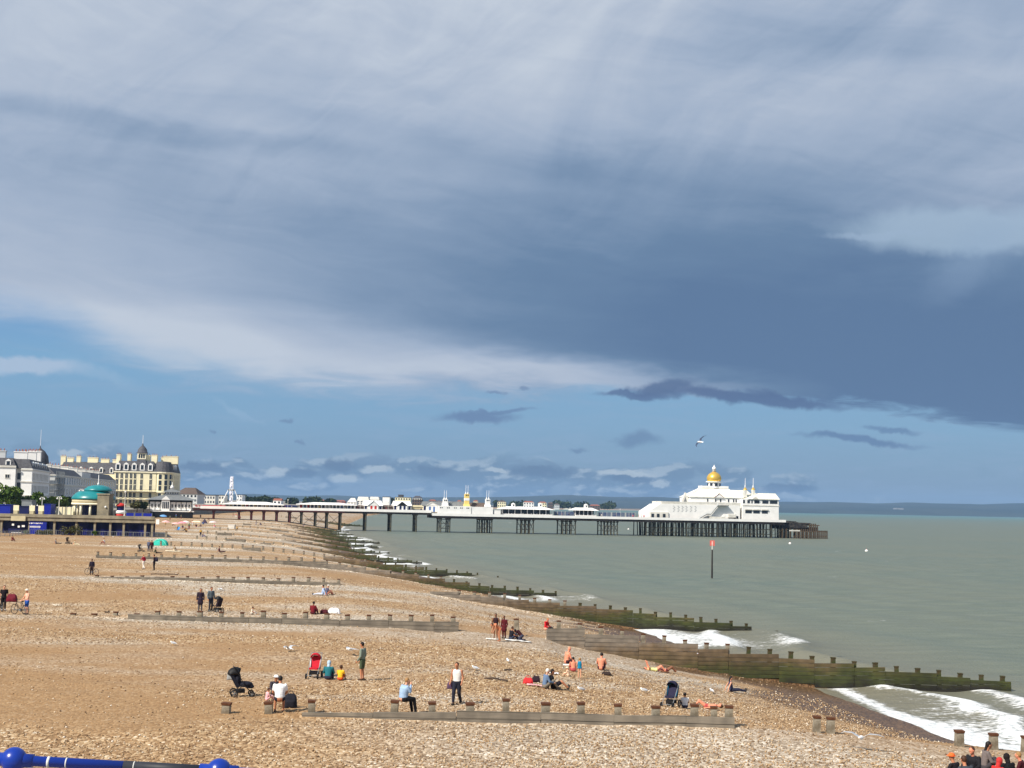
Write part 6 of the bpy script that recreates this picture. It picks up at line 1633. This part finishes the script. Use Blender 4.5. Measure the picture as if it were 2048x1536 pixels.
person(G(1106, 1379), 'person all in black leaning back with one bare knee up', 'sitlong', 80, 1.72, 1, (18, 20, 26), (22, 20, 30), 'black', sleeves=2, legs=1, arms=dict(kn=(.06, .24, .2), an=(.06, .42, .03)))
towel(G(1071, 1373), 'pale pink towel heaped left of the white-haired man', cloth((232, 176, 178)), .8, .5)
bagobj(G(1056, 1368), 'red beach bag at the left end of the pale pink towel', cloth((198, 48, 52)), .5, .3, .32)
bagobj(G(1068, 1364) + V3(.1, 0, 0), 'dark handbag standing between the red bag and the white-haired man', cloth((40, 24, 34)), .4, .25, .32)
towel(G(1108, 1349), 'small crumpled white towel behind the person in black', cloth((232, 232, 236)), .5, .35)
person(G(1133, 1337), 'shirtless older man sitting bent forward in dark shorts, leftmost bather', 'post', 60, 1.72, 3, None, (52, 22, 30), None, legs=1, shoes=None, fat=1.1, dz=-.14)
o = thing('folding_stool', 'low white folding stool under the leftmost shirtless man', 'stool', G(1133, 1339), 0)
mb = MB(); mb.box(-.2, .2, -.15, .15, .24, .28); mb.build('seat', WHITE, o)
mb = MB()
for sx in (-.18, .18): mb.tube((sx, -.14, 0), (sx, .14, .24), .014); mb.tube((sx, .14, 0), (sx, -.14, .24), .014)
mb.build('legs', GREYM, o)
person(G(1147, 1344), 'shirtless dark-haired boy sitting beside the older man', 'sit', -10, 1.45, 3, None, (176, 78, 80), 'black', legs=1, shoes=None)
person(G(1159, 1357), 'child in a teal and blue swimming outfit standing with a shadow behind', 'stand', 10, 1.05, 0, (10, 122, 160), (10, 122, 160), 'fair', sleeves=0, legs=0, shoes=None)
person(G(1137, 1353), 'toddler in a cream sunhat crouching between the boy and the towel', 'sit', -60, .88, 0, (232, 200, 170), (232, 200, 170), None, hat=(226, 216, 190), shoes=None)
person(G(1202, 1340), 'shirtless man sitting alone with his back to the camera', 'sit', 15, 1.76, 3, None, (52, 20, 34), 'black', legs=1, shoes=None, fat=1.08)
bagobj(G(1213, 1351), 'flat dark bag with a pale top lying near the lone shirtless man', cloth((50, 38, 34)), .55, .3, .22)
person(G(1312, 1343), 'woman in a pale yellow bikini lying back with an arm raised', 'lie', 85, 1.65, 3, (226, 222, 150), (226, 222, 150), 'brown', sleeves=0, legs=0, shoes=None, arms=dict(el=(.15, -.30, .18), wr=(.13, -.36, .34)))
person(G(1333, 1345), 'tanned person lying with knees raised next to the pale yellow bikini', 'lie', 80, 1.7, 2, (90, 34, 40), (90, 34, 40), 'black', sleeves=0, legs=0, shoes=None)
person(G(1378, 1323), 'person in white lying against the groyne boards', 'prone', -95, 1.65, 2, (230, 228, 236), (232, 230, 238), 'black', sleeves=1, legs=1, shoes=None)
person(G(1463, 1384), 'dark-haired woman in navy leaning back on the shingle with legs stretched right', 'sitlong', 82, 1.66, 0, (54, 60, 92), (36, 38, 60), 'black', sleeves=0, longhair=True)
o = pram(G(1341, 1414), 'teal and dark blue pushchair behind the groyne with a white cover on top', R(150), cloth((36, 34, 60)), accent=cloth((20, 96, 132)), h=1.1)
person(G(1370, 1417), 'child in a white top sitting behind the groyne planks', 'sit', 0, 1.25, 1, (240, 240, 240), (60, 60, 80), 'black', sleeves=1)
person(G(1412, 1417), 'person with pink skin lying low behind the right end of the groyne', 'lie', -80, 1.6, 3, None, (190, 80, 80), 'brown', legs=0, shoes=None)
# group at the broken end of the second groyne
person(G(991, 1278), 'slim girl with long black hair standing in dark swimwear', 'stand', -170, 1.66, 2, (46, 24, 30), (46, 24, 30), 'black', sleeves=0, legs=0, shoes=None, longhair=True)
person(G(999, 1283), 'girl in a tan bikini bending over beside the long-haired girl', 'bend', -110, 1.6, 1, (196, 120, 84), (196, 120, 84), 'brown', sleeves=0, legs=0, shoes=None)
person(G(1008, 1277), 'person wrapped in a dark red coat standing behind the bending girl', 'stand', -150, 1.5, 2, (82, 16, 24), (82, 14, 24), 'black', sleeves=2, legs=2, skirt=True)
person(G(1021, 1280), 'boy in a black top sitting with arms round his knees', 'sit', 60, 1.6, 1, (24, 22, 32), (54, 62, 84), 'brown', sleeves=1)
person(G(1044, 1282), 'person in dark maroon kneeling forward on the white sheet', 'kneel', -70, 1.65, 1, (56, 18, 24), (64, 66, 84), 'black', sleeves=1)
towel(G(1036, 1283), 'white beach sheet under the kneeling person in maroon', cloth((226, 224, 218)), 1.7, .6)
towel(G(984, 1280), 'small white towel at the long-haired girl\'s feet', cloth((240, 236, 226)), .8, .4)
person(G(1091, 1270), 'fair woman in a bright red top perched at the groyne end', 'post', 120, 1.66, 3, (200, 20, 34), (206, 150, 130), 'fair', sleeves=2, legs=1, dz=-.05)
o = thing('tyre', 'dark round rubber tyre leaning on the groyne beside the woman in red', 'tyre', G(1101, 1273), 0)
mb = MB(); n = 18
for i in range(n):
    a, b_ = 2 * math.pi * i / n, 2 * math.pi * (i + 1) / n
    mb.tube((.16 * math.cos(a), .06 * math.sin(a), .34 + .28 * math.sin(a)), (.16 * math.cos(b_), .06 * math.sin(b_), .34 + .28 * math.sin(b_)), .09, .09, 8)
mb.build('ring', mat('rubber', (44, 40, 40), .9), o, True)
# second groyne, left part
person(G(400, 1223), 'person in a long dark coat standing by the pushchair', 'stand', 170, 1.66, 1, (40, 28, 44), (84, 80, 84), 'black', sleeves=2, skirt=True)
person(G(421, 1222), 'person in a grey jacket bending over the black pushchair', 'stand', 140, 1.76, 1, (96, 106, 112), (52, 52, 62), 'black', sleeves=2)
pram(G(432, 1224), 'black pushchair parked beside the person in the grey jacket', R(60), cloth((34, 22, 34)), h=1.0)
person(G(645, 1191), 'person in a pale blue shirt sitting on the upper beach, left one of a pair', 'sitlong', -80, 1.72, 1, (170, 190, 226), (190, 196, 210), 'black', sleeves=2)
person(G(653, 1190), 'person in dark top and pale sunhat sitting, right one of the pair', 'sit', 60, 1.66, 0, (84, 80, 100), (190, 120, 100), None, hat=(220, 214, 206), sleeves=1)
person(G(625, 1229), 'person in dark red sitting just behind the second groyne', 'sit', 20, 1.7, 2, (110, 18, 30), (80, 16, 28), 'black', sleeves=2)
bagobj(G(648, 1228), 'dark maroon bag next to the post right of the person in dark red', cloth((74, 20, 30)), .6, .4, .35)
bagobj(G(668, 1228), 'white bundle lying against the second groyne', cloth((238, 238, 240)), .9, .5, .45, 'bundle', 'bundle')
person(G(503, 1229), 'child with dark hair sitting low behind the second groyne', 'sit', 90, 1.0, 1, (226, 210, 190), (190, 180, 170), 'black', shoes=None)
# cyclists
cb = G(53, 1229)
person(cb, 'cyclist in orange and white top, blue shorts and a white cap standing by a bicycle', 'stand', -140, 1.74, 0, (240, 176, 156), (34, 84, 170), None, hat=(236, 230, 216), sleeves=0, legs=1, arms=dict(wr=(.05, .24, .56), el=(.15, .08, .62)))
bicycle(cb + V3(-.42, -.15, 0), 'black bicycle held by the cyclist in blue shorts', R(62), cloth((44, 36, 38)))
cb2 = G(8, 1221)
person(cb2 + V3(-.05, 0, 0), 'cyclist in black cut by the left edge of the photo', 'stand', 160, 1.78, 0, (30, 20, 28), (30, 28, 34), 'brown', sleeves=1, legs=2, shoes=(200, 200, 204))
bicycle(cb2 + V3(-.1, -.55, -.02), 'black bicycle at the left edge with a red pannier bag', R(35), cloth((30, 26, 28)))
bagobj(cb2 + V3(.55, -.1, .62), 'large dark red pannier bag on the leftmost bicycle', cloth((104, 20, 38)), .75, .4, .62)
# third groyne and beyond
cg = G(183, 1150)
person(cg, 'person in dark clothes leaning on a bicycle at the landward end of the third groyne', 'stand', 175, 1.66, 2, (34, 26, 44), (50, 34, 36), 'black', sleeves=2)
bicycle(cg + V3(.1, -.35, 0), 'bicycle held by the person in dark clothes on the third groyne', R(70), cloth((60, 40, 36)))
person(G(287, 1139), 'walker in a crimson jacket and white trousers', 'walk', -60, 1.70, 0, (168, 34, 56), (232, 224, 214), 'fair', sleeves=2, arms=dict(el2=(.16, .04, .66), wr2=(.22, .1, .62)))
wk = G(308, 1141)
person(wk, 'walker in black facing the one in crimson', 'stand', -90, 1.78, 1, (40, 28, 36), (30, 26, 34), 'black', sleeves=2)
bagobj(wk + V3(.20, .05, .98), 'black rucksack on the back of the walker in black', cloth((34, 28, 48)), .34, .42, .52, 'rucksack', 'rucksack')
person(G(297, 1103), 'standing person in blue-grey, left one of two by the turquoise tent', 'stand', 10, 1.72, 1, (84, 92, 116), (60, 66, 84), 'grey', sleeves=2)
person(G(303, 1104), 'standing person in dark maroon, right one of two by the turquoise tent', 'stand', -20, 1.74, 1, (70, 30, 34), (50, 34, 34), 'black', sleeves=2)
pram(G(282, 1104), 'black pushchair left of the two standing people near the tent', R(-60), cloth((26, 22, 24)), h=1.15)
person(G(312, 1107), 'person in olive sitting below the two standing people', 'sitlong', 70, 1.66, 1, (70, 72, 52), (60, 50, 44), 'black', sleeves=2)
person(G(348, 1102), 'person sitting on a pale towel right of the turquoise tent', 'sit', 20, 1.6, 1, (150, 134, 110), (230, 216, 190), 'brown')
towel(G(347, 1103), 'pale cream towel right of the turquoise tent', cloth((240, 226, 196)), 2.4, .9)
ct = G(321, 1091)
o = thing('beach_tent', 'turquoise pop-up beach tent', 'beach tent', ct, R(-10))
mb = MB(); vs = []; fs = []
for j in range(9):
    a = math.pi * j / 8
    for i in range(11):
        b_ = math.pi * i / 10
        vs.append((-1.35 * math.cos(b_), .8 * math.cos(a) * math.sin(b_) ** .6, 1.15 * math.sin(a) ** .8 * math.sin(b_) ** .7))
for j in range(8):
    for i in range(10): fs.append((j * 11 + i, j * 11 + i + 1, j * 11 + 12 + i, j * 11 + 11 + i))
mb.add(vs, fs); mb.build('canopy', cloth((50, 178, 160)), o, True)
mb = MB(); mb.path([(-1.3 + .26 * i, -.55, .05 + 1.0 * math.sin(math.pi * i / 10) ** .7) for i in range(11)], .05, 5); mb.build('pole_sleeve', cloth((120, 226, 200)), o)
def deckchair(loc, label, m, rz=0):
    o = thing('lounger', label, 'lounger', loc, rz)
    mb = MB()
    for sx in (-.3, .3): mb.path([(sx, .7, .25), (sx, 0, .18), (sx, -.55, .85)], .02, 5); mb.path([(sx, .3, 0), (sx, -.1, .35)], .02, 5); mb.path([(sx, -.45, 0), (sx, -.2, .4)], .02, 5)
    mb.build('frame', GREYM, o)
    mb = MB(); mb.add([(-.29, .7, .25), (.29, .7, .25), (.29, 0, .16), (-.29, 0, .16), (-.29, -.55, .85), (.29, -.55, .85)] + [(-.29, .7, .22), (.29, .7, .22), (.29, 0, .13), (-.29, 0, .13), (-.29, -.58, .83), (.29, -.58, .83)], [(0, 1, 2, 3), (3, 2, 5, 4), (7, 6, 9, 8), (8, 9, 10, 11), (0, 6, 7, 1), (4, 5, 11, 10), (0, 3, 9, 6), (3, 4, 10, 9), (1, 7, 8, 2), (2, 8, 11, 5)]); mb.build('sling', m, o)
deckchair(G(440, 1107), 'dark maroon lounger chair by the fourth groyne', cloth((74, 20, 30)), R(-75))
person(G(439, 1107), 'person in maroon lying in the lounger by the fourth groyne', 'sitlong', 80, 1.66, 1, (86, 24, 36), (70, 24, 34), 'black', dz=.22)
person(G(112, 1089), 'person in grey sitting bent forward, leftmost on the upper beach', 'sitlong', 60, 1.66, 1, (112, 116, 122), (50, 40, 44), 'brown')
pram(G(137, 1089), 'dark pushchair on the upper beach below the tamarisk bush', R(-40), cloth((40, 22, 26)), h=1.1)
person(G(150, 1090), 'person in cream lying beside the dark pushchair below the bush', 'sitlong', 80, 1.6, 0, (236, 222, 180), (238, 226, 190), 'fair')
person(G(209, 1087), 'person in a white top sitting on a maroon towel below the bandstand', 'sit', -80, 1.66, 1, (236, 230, 222), (140, 60, 60), 'black')
towel(G(211, 1089), 'maroon towel below the bandstand', cloth((150, 70, 66)), 1.9, .9)
person(G(24, 1082), 'person in dark red sitting by the fence at the left edge', 'sit', 120, 1.66, 1, (130, 24, 38), (90, 20, 30), 'brown')
person(G(254, 1072) , 'person with pale hair and white top by the colonnade wall', 'stand', 0, 1.6, 0, (226, 214, 206), (90, 60, 60), 'white')
towel(G(14, 1215) + V3(2.6, 3.2, 0), 'scattered white stones-coloured cloth near the cyclists', cloth((230, 220, 200)), .6, .3)
# bottom right corner: heads and shoulders of a group near the camera
BR = 'group cut by the bottom right edge'
def seat_at(px, py_head, hh, y=47.0):
    """someone sitting so that the head shows where the photo has it"""
    x = at(px, py_head, y).x
    return V3(x, y, gz(x, y))
def near(px, pyh, label, pose, face, h, *a, **k):
    kk = .475 if pose == 'sit' else .925
    best = None
    for i in range(400):
        y = 30 + i * .08; p_ = at(px, pyh, y)
        if best is None or abs(p_.z - gz(p_.x, y) - kk * h) < best[0]: best = (abs(p_.z - gz(p_.x, y) - kk * h), p_.x, y)
    return person(V3(best[1], best[2], gz(best[1], best[2])), label, pose, face, h, *a, **k)
near(1912, 1515, 'person in a bright orange hat, leftmost of the group at the bottom right', 'sit', -40, 1.66, 1, (30, 26, 30), (40, 40, 48), None, hat=(240, 110, 50), sleeves=2)
near(1934, 1521, 'bulky person in dark grey beside the orange hat at the bottom right', 'sit', -20, 1.8, 1, (58, 64, 72), (40, 40, 48), 'brown', sleeves=2, fat=1.2)
near(1949, 1500, 'sunlit face of a person in black leaning left at the bottom right', 'sit', -130, 1.78, 3, (24, 24, 30), (30, 30, 36), 'brown', sleeves=2, fat=1.15)
near(1968, 1490, 'person with long dark hair, tallest in the bottom right group', 'sit', 90, 1.8, 1, (110, 100, 98), (60, 56, 60), 'black', sleeves=2, longhair=True)
near(1993, 1523, 'person in red bending behind the bottom right group', 'sit', 60, 1.6, 1, (186, 44, 44), (150, 40, 40), None, hood=(190, 52, 50), sleeves=2)
near(2019, 1516, 'person in black with a pointed hood near the right edge', 'sit', -20, 1.66, 1, (18, 18, 22), (20, 20, 26), None, hood=(26, 18, 20), sleeves=2)
near(2046, 1512, 'pink-faced person in dark maroon cut by the right edge', 'sit', -60, 1.66, 3, (70, 16, 26), (50, 20, 30), 'fair', sleeves=2)

# ---- far crowd below the pagoda
FC2 = 'people in the far crowd between the bandstand and the pier'
rnd = random.Random(11)
cols = [(44, 40, 60), (120, 40, 44), (226, 222, 216), (60, 90, 150), (150, 60, 90), (34, 32, 36), (180, 140, 60), (90, 110, 90), (200, 90, 110), (70, 60, 60)]
farP = [(309, 1046, 'stand', 'white-clad'), (331, 1050, 'stand', 'person in rust red under a pink parasol'), (345, 1052, 'sit', ''), (356, 1058, 'sit', ''), (365, 1056, 'sit', ''), (371, 1062, 'sit', ''), (378, 1059, 'stand', ''), (385, 1052, 'stand', ''),
        (392, 1054, 'sit', ''), (402, 1054, 'sit', ''), (406, 1049, 'sit', ''), (401, 1037, 'stand', ''), (416, 1040, 'sit', ''), (409, 1046, 'sit', ''), (428, 1055, 'sit', ''), (401, 1073, 'stand', ''), (405, 1074, 'sit', ''), (373, 1064, 'sit', ''),
        (470, 1058, 'sit', ''), (474, 1059, 'sit', ''), (512, 1051, 'stand', ''), (520, 1050, 'sit', ''), (607, 1056, 'sit', ''), (624, 1060, 'sit', ''), (480, 1040, 'stand', ''), (466, 1034, 'stand', ''), (472, 1035, 'stand', ''), (340, 1040, 'stand', ''), (352, 1037, 'stand', ''), (362, 1038, 'stand', '')]
descr = ['left of the pink parasols', 'under the leftmost pink parasol', 'between the pink parasols', 'beside the bright blue chair', 'under the middle pink parasol', 'in front of the bright blue chair', 'right of the bright blue chair', 'left of the cream shelter',
         'at the left foot of the cream shelter', 'under the cream shelter', 'at the right foot of the cream shelter', 'behind the cream shelter', 'beside the dark triangular tent', 'just right of the cream shelter', 'under the lone pink parasol', 'on open shingle below the lone parasol', 'lowest below the lone parasol', 'lowest in the parasol crowd',
         'left of the white box on the far beach', 'right of the white box on the far beach', 'on the open beach in front of the pier legs', 'next to the lone figure before the pier legs', 'near the surf before the pier, left one', 'near the surf before the pier, right one', 'under the pier by the thick leg', 'under the pier, left one of two', 'under the pier, right one of two', 'by the sea wall below the pagoda, left', 'by the sea wall below the pagoda, middle', 'by the sea wall below the pagoda, right']
cn = ['dark blue', 'brick red', 'white', 'blue', 'plum', 'black', 'mustard', 'grey green', 'pink', 'brown']
protos = {}
for i, ((px, py, ps, _), dsc) in enumerate(zip(farP, descr)):
    ci = (2 if i == 0 else rnd.randrange(len(cols)))
    g = G(px, py)
    person(g, 'distant person in %s %s %s' % (cn[ci], 'sitting' if ps == 'sit' else 'standing', dsc), ps, rnd.choice((0, 40, 90, -90, 180)), rnd.uniform(1.6, 1.78), rnd.randrange(3), cols[ci], cols[(ci + 4) % 10], rnd.choice(('black', 'brown', 'fair', 'grey')), group=FC2, sleeves=rnd.choice((1, 2)))
PINK = cloth((236, 176, 170)); 
for px, py, m_, lb, r in ((331, 1056, PINK, 'leftmost pink parasol of the far crowd', 1.15), (351, 1060, PINK, 'pink parasol next to the bright blue chair', 1.1), (364, 1058, cloth((226, 150, 160)), 'rose parasol in the middle of the far crowd', 1.2), (371, 1056, cloth((240, 226, 220)), 'whitish parasol right of the rose one', 1.1), (425, 1056, cloth((232, 208, 204)), 'lone pale pink parasol right of the far crowd', 1.15)):
    parasol(G(px, py), lb, m_, r, 2.0, .05)
parasol(G(326, 1040), 'pale blue parasol behind the leftmost pink one', cloth((110, 160, 210)), 1.3, 1.9, .2)
deckchair(G(356, 1061), 'bright blue folding chair in front of the pink parasols', cloth((40, 130, 210)), R(160))
o = thing('sun_shelter', 'cream open-fronted sun shelter in the far crowd', 'sun shelter', G(393, 1054), 0)
mb = MB(); mb.frus(-1.4, 1.4, -.9, .9, 1.35, 1.75, .5, .4); mb.build('canopy', cloth((232, 216, 180)), o)
mb = MB(); [mb.tube((a, b_, 0), (a, b_, 1.36), .03, .03, 5) for a in (-1.3, 1.3) for b_ in (-.8, .8)]; mb.build('poles', GREYM, o)
o = thing('beach_tent', 'small dark triangular tent right of the cream shelter', 'beach tent', G(409, 1047), 0)
mb = MB(); mb.frus(-.9, .9, -.8, .8, 0, 1.5, .85, .75); mb.build('canopy', cloth((60, 50, 70)), o); mb = MB(); mb.tube((0, 0, 1.4), (0, 0, 1.7), .03); mb.build('pole_tip', GREYM, o)
o = thing('locker', 'white box locker on the far beach before the pier', 'box', G(463, 1058), 0)
mb = MB(); mb.box(-.9, .9, -.5, .5, 0, 1.0); mb.build('body', WHITE2, o); mb = MB(); mb.box(-.95, .95, -.55, .55, 1.0, 1.12); mb.build('lid', WHITE, o)
o = thing('sign_board', 'white notice board right of the colonnade end', 'sign', G(315, 1052), 0)
mb = MB(); mb.box(-.45, .45, -.04, .04, .5, 1.9); mb.build('board', WHITE, o); mb = MB(); mb.tube((-.35, 0, 0), (-.35, 0, .52), .03); mb.tube((.35, 0, 0), (.35, 0, .52), .03); mb.build('posts', GREYM, o)
# people on the pier deck
for i, (s_px, z_, v_) in enumerate([(x_, DZ2, -3.5) for x_ in (1288, 1283, 1277, 1272, 1266, 1203, 1232, 1115, 1124, 1138)] + [(x_, DZ, .9) for x_ in (432, 441, 570, 583, 715, 772, 842, 873)]):
    p_ = PT(sp(s_px, v_), v_, z_); ci = rnd.randrange(10)
    where = ['by the theatre slope, first', 'by the theatre slope, second', 'by the theatre slope, third', 'by the theatre slope, fourth', 'by the theatre slope, fifth', 'just right of the short pavilion', 'midway between short pavilion and theatre', 'left between the pavilions', 'middle between the pavilions', 'beside the short pavilion on its left',
             'right of the small white kiosk', 'left of the first arcade', 'just right of the first arcade', 'left of the second arcade', 'right of the second arcade', 'between the gabled kiosks', 'left of the grey roofed kiosk', 'at the end of the pier neck'][i]
    person((p_.x, p_.y, p_.z), 'tiny person in %s on the pier %s' % (cn[ci], where + (' from the right' if i < 5 else '')), 'stand', rnd.choice((90, -90, 180)), 1.7, 1, cols[ci], cols[(ci + 3) % 10], 'brown', group='people on the pier deck', sleeves=2)

# ---- gulls
c = at(1400, 884, 105); gull(c, 'seagull gliding in the sky left above the golden dome', R(40), True, roll=R(-42), s_=1.0, span=.56, up=.09, wm=mat('gull_wing_dark', (58, 72, 96), .7, .1, 5))
c = G(1722, 1500); gull(c + V3(0, 0, .42), 'white seagull landing with wings spread over its shadow at the lower right', R(150), True, span=.62, up=.14)
c = G(700, 1312); gull(c + V3(0, 0, .35), 'seagull flapping just left of the standing man', R(120), True, span=.55, up=.06)
c = G(578, 1303); gull(c + V3(0, 0, .15), 'seagull taking off left of and above the red pushchair', R(60), True, span=.5, up=.12)
c = G(440, 1182); gull(c + V3(0, 0, .15), 'seagull low over the shingle above the two people with the pushchair', R(80), True, span=.55, up=.05)
gl = [(950, 1341, 60, 'seagull standing above the dark driftwood'), (1015, 1326, 10, 'seagull standing between the driftwood and the girls\' towel'), (1162, 1384, 100, 'seagull standing right of the reclining person in black'), (1288, 1386, 80, 'seagull on the shingle behind the fourth post from the right'), (1343, 1385, 0, 'seagull perched over the teal pushchair'), (1423, 1386, 20, 'seagull standing left of the woman in navy'),
      (346, 1291, 70, 'seagull alone on the left part of the beach'), (207, 1075, 90, 'left one of the gulls before the colonnade'), (226, 1075, 40, 'middle one of the gulls before the colonnade')]
for px, py, a, lb in gl: gull(G(px, py), lb, R(a), False, 'gulls standing on the shingle', s_=.82)
# ---- driftwood and weed
DW = mat('driftwood', (74, 62, 54), .9, .3, 3)
for px, py, L, rz, lb in ((992, 1361, 1.3, -.5, 'dark driftwood branch on the shingle behind the groyne'), (1016, 1343, .4, -.4, 'short dark stick above the driftwood branch'), (330, 1150, 3.0, -.06, 'pale timber beam lying along the third groyne'), (215, 1226, .3, 0, 'dark stub of wood left of the second groyne'), (1340, 1412, .3, 0, 'dark stick by the teal pushchair')):
    c = G(px, py); o = thing('driftwood', lb, 'driftwood', c + V3(0, 0, .04), rz)
    mb = MB(); p0 = V3(-L / 2, 0, 0); rr2 = random.Random(px)
    for i in range(6):
        p1 = V3(-L / 2 + L * (i + 1) / 6, rr2.uniform(-.06, .06), rr2.uniform(0, .06)); mb.tube(p0, p1, .05, .045, 6); p0 = p1
    mb.build('stem', DW, o); mb = MB(); mb.tube((0, 0, .03), (L * .15, .15, .15), .025, .01, 5); mb.build('twig', DW, o)
# ---- blue seafront railing right in front of the camera
RB = mat('gloss_blue', (18, 52, 150), .28, .06, 4, spec=.6); RB2 = mat('rail_shade', (44, 46, 54), .55, .2, 8); CHIP = mat('bare_paint_chip', (206, 206, 200), .7, .1, 9)
yr = 8.0
A = at(28, 1520, yr); Bp = at(438, 1543, yr); st_ = Bp - A
o = thing('railing', 'glossy blue seafront railing with ball-topped posts in the lower left corner', 'railing', A, 0)
r_ = 10 * yr / F
mb = MB(); P0 = -st_ * 1.3; mb.tube(P0, st_ * .535, r_, r_, 20)
mb.tube(st_, st_ * 3, r_, r_, 20); mb.build('top_rail', RB, o, True)
mb = MB(); mb.tube(st_ * .5355, st_ * .97, r_ * 1.06, r_ * 1.06, 20); mb.build('shaded_rail', RB2, o, True)  # dark tube around this stretch of rail: shade put into the colour
zg_ = 9.45 - A.z
for i in (-1, 0, 1, 2):
    b0 = st_ * i
    mb = MB(); R0 = 25 * yr / F
    mb.ell(b0, R0, R0, R0, 24, 16); bl = mb.build('ball', RB, o, True)
    mb = MB(); mb.lathe([(r_ * 1.0, -R0 * 1.5), (r_ * 1.7, -R0 * 1.25), (r_ * 1.7, -R0 * .9)], 16); q_ = mb.build('neck', RB, o, True); q_.location = b0
    mb = MB(); mb.tube(b0 + V3(0, 0, -R0 * 1.2), V3(b0.x, b0.y, zg_), r_ * 1.0, r_ * 1.4, 16); mb.build('post', RB, o, True)
    mb = MB(); d_ = st_.normalized(); mb.tube(b0 - d_ * R0 * 1.5, b0 + d_ * R0 * 1.5, r_ * 1.35, r_ * 1.35, 16); mb.build('collar', RB, o, True)
mb = MB(); mb.tube(P0 + V3(0, 0, -.55), st_ * 3 + V3(0, 0, -.55), r_ * .7, r_ * .7, 12); mb.build('lower_rail', RB, o, True)
for t, l in ((.065, .006), (.165, .012), (.255, .006), (.585, .005)):
    mb = MB(); mb.tube(st_ * t, st_ * (t + l), r_ * 1.075, r_ * 1.075, 20); mb.build('worn_ring', CHIP, o, True)
# terrace edge kerb carries the railing; white cubicle roofs below
setp(MB().box(-6, 4, 7.0 - .5, 8.6, -.5, 9.45).build('terrace_edge', TARM), kind='structure')
for i, (a, b_, lb) in enumerate(((-60, 8, 'white beach hut roof behind the leftmost railing ball'), (58, 140, 'white beach hut roof under the blue railing'), (166, 236, 'white beach hut roof, rightmost one under the railing'))):
    y = 30.0; pa = at(a, 1527, y + 2); pb = at(b_, 1527, y + 2); w = pb.x - pa.x
    zz_ = gz((pa.x + pb.x) / 2, y)
    o = thing('beach_hut', lb, 'beach hut', (pa.x, y, zz_), 0, 'white beach huts under the terrace'); h = pa.z - zz_
    mb = MB(); mb.box(0, w, 0, 2.0, -.3, h - .12); mb.build('wall', WHITE, o); mb = MB(); mb.frus(-.03, w + .03, -.1, 2.1, h - .119, h, .02, .8); mb.build('roof', WHITE, o); mb = MB(); mb.box(w * .25, w * .75, -.04, -.002, 0, h * .75); mb.build('door', WHITE2, o)

# ---- the air
mb = MB(); mb.box(-9000, 12000, -400, 14600, -9, 190)
hz = mb.build('haze', mat('placeholder', (0, 0, 0)))
m = bpy.data.materials.new('haze'); m.use_nodes = True; t_ = m.node_tree; t_.nodes.clear()
vp = t_.nodes.new('ShaderNodeVolumePrincipled'); vp.inputs['Color'].default_value = (0.36, 0.62, 1.0, 1); vp.inputs['Density'].default_value = 5.2e-5
vp.inputs['Anisotropy'].default_value = 0.0
ou = t_.nodes.new('ShaderNodeOutputMaterial'); t_.links.new(vp.outputs[0], ou.inputs['Volume'])
hz.data.materials.clear(); hz.data.materials.append(m)
setp(hz, kind='stuff')
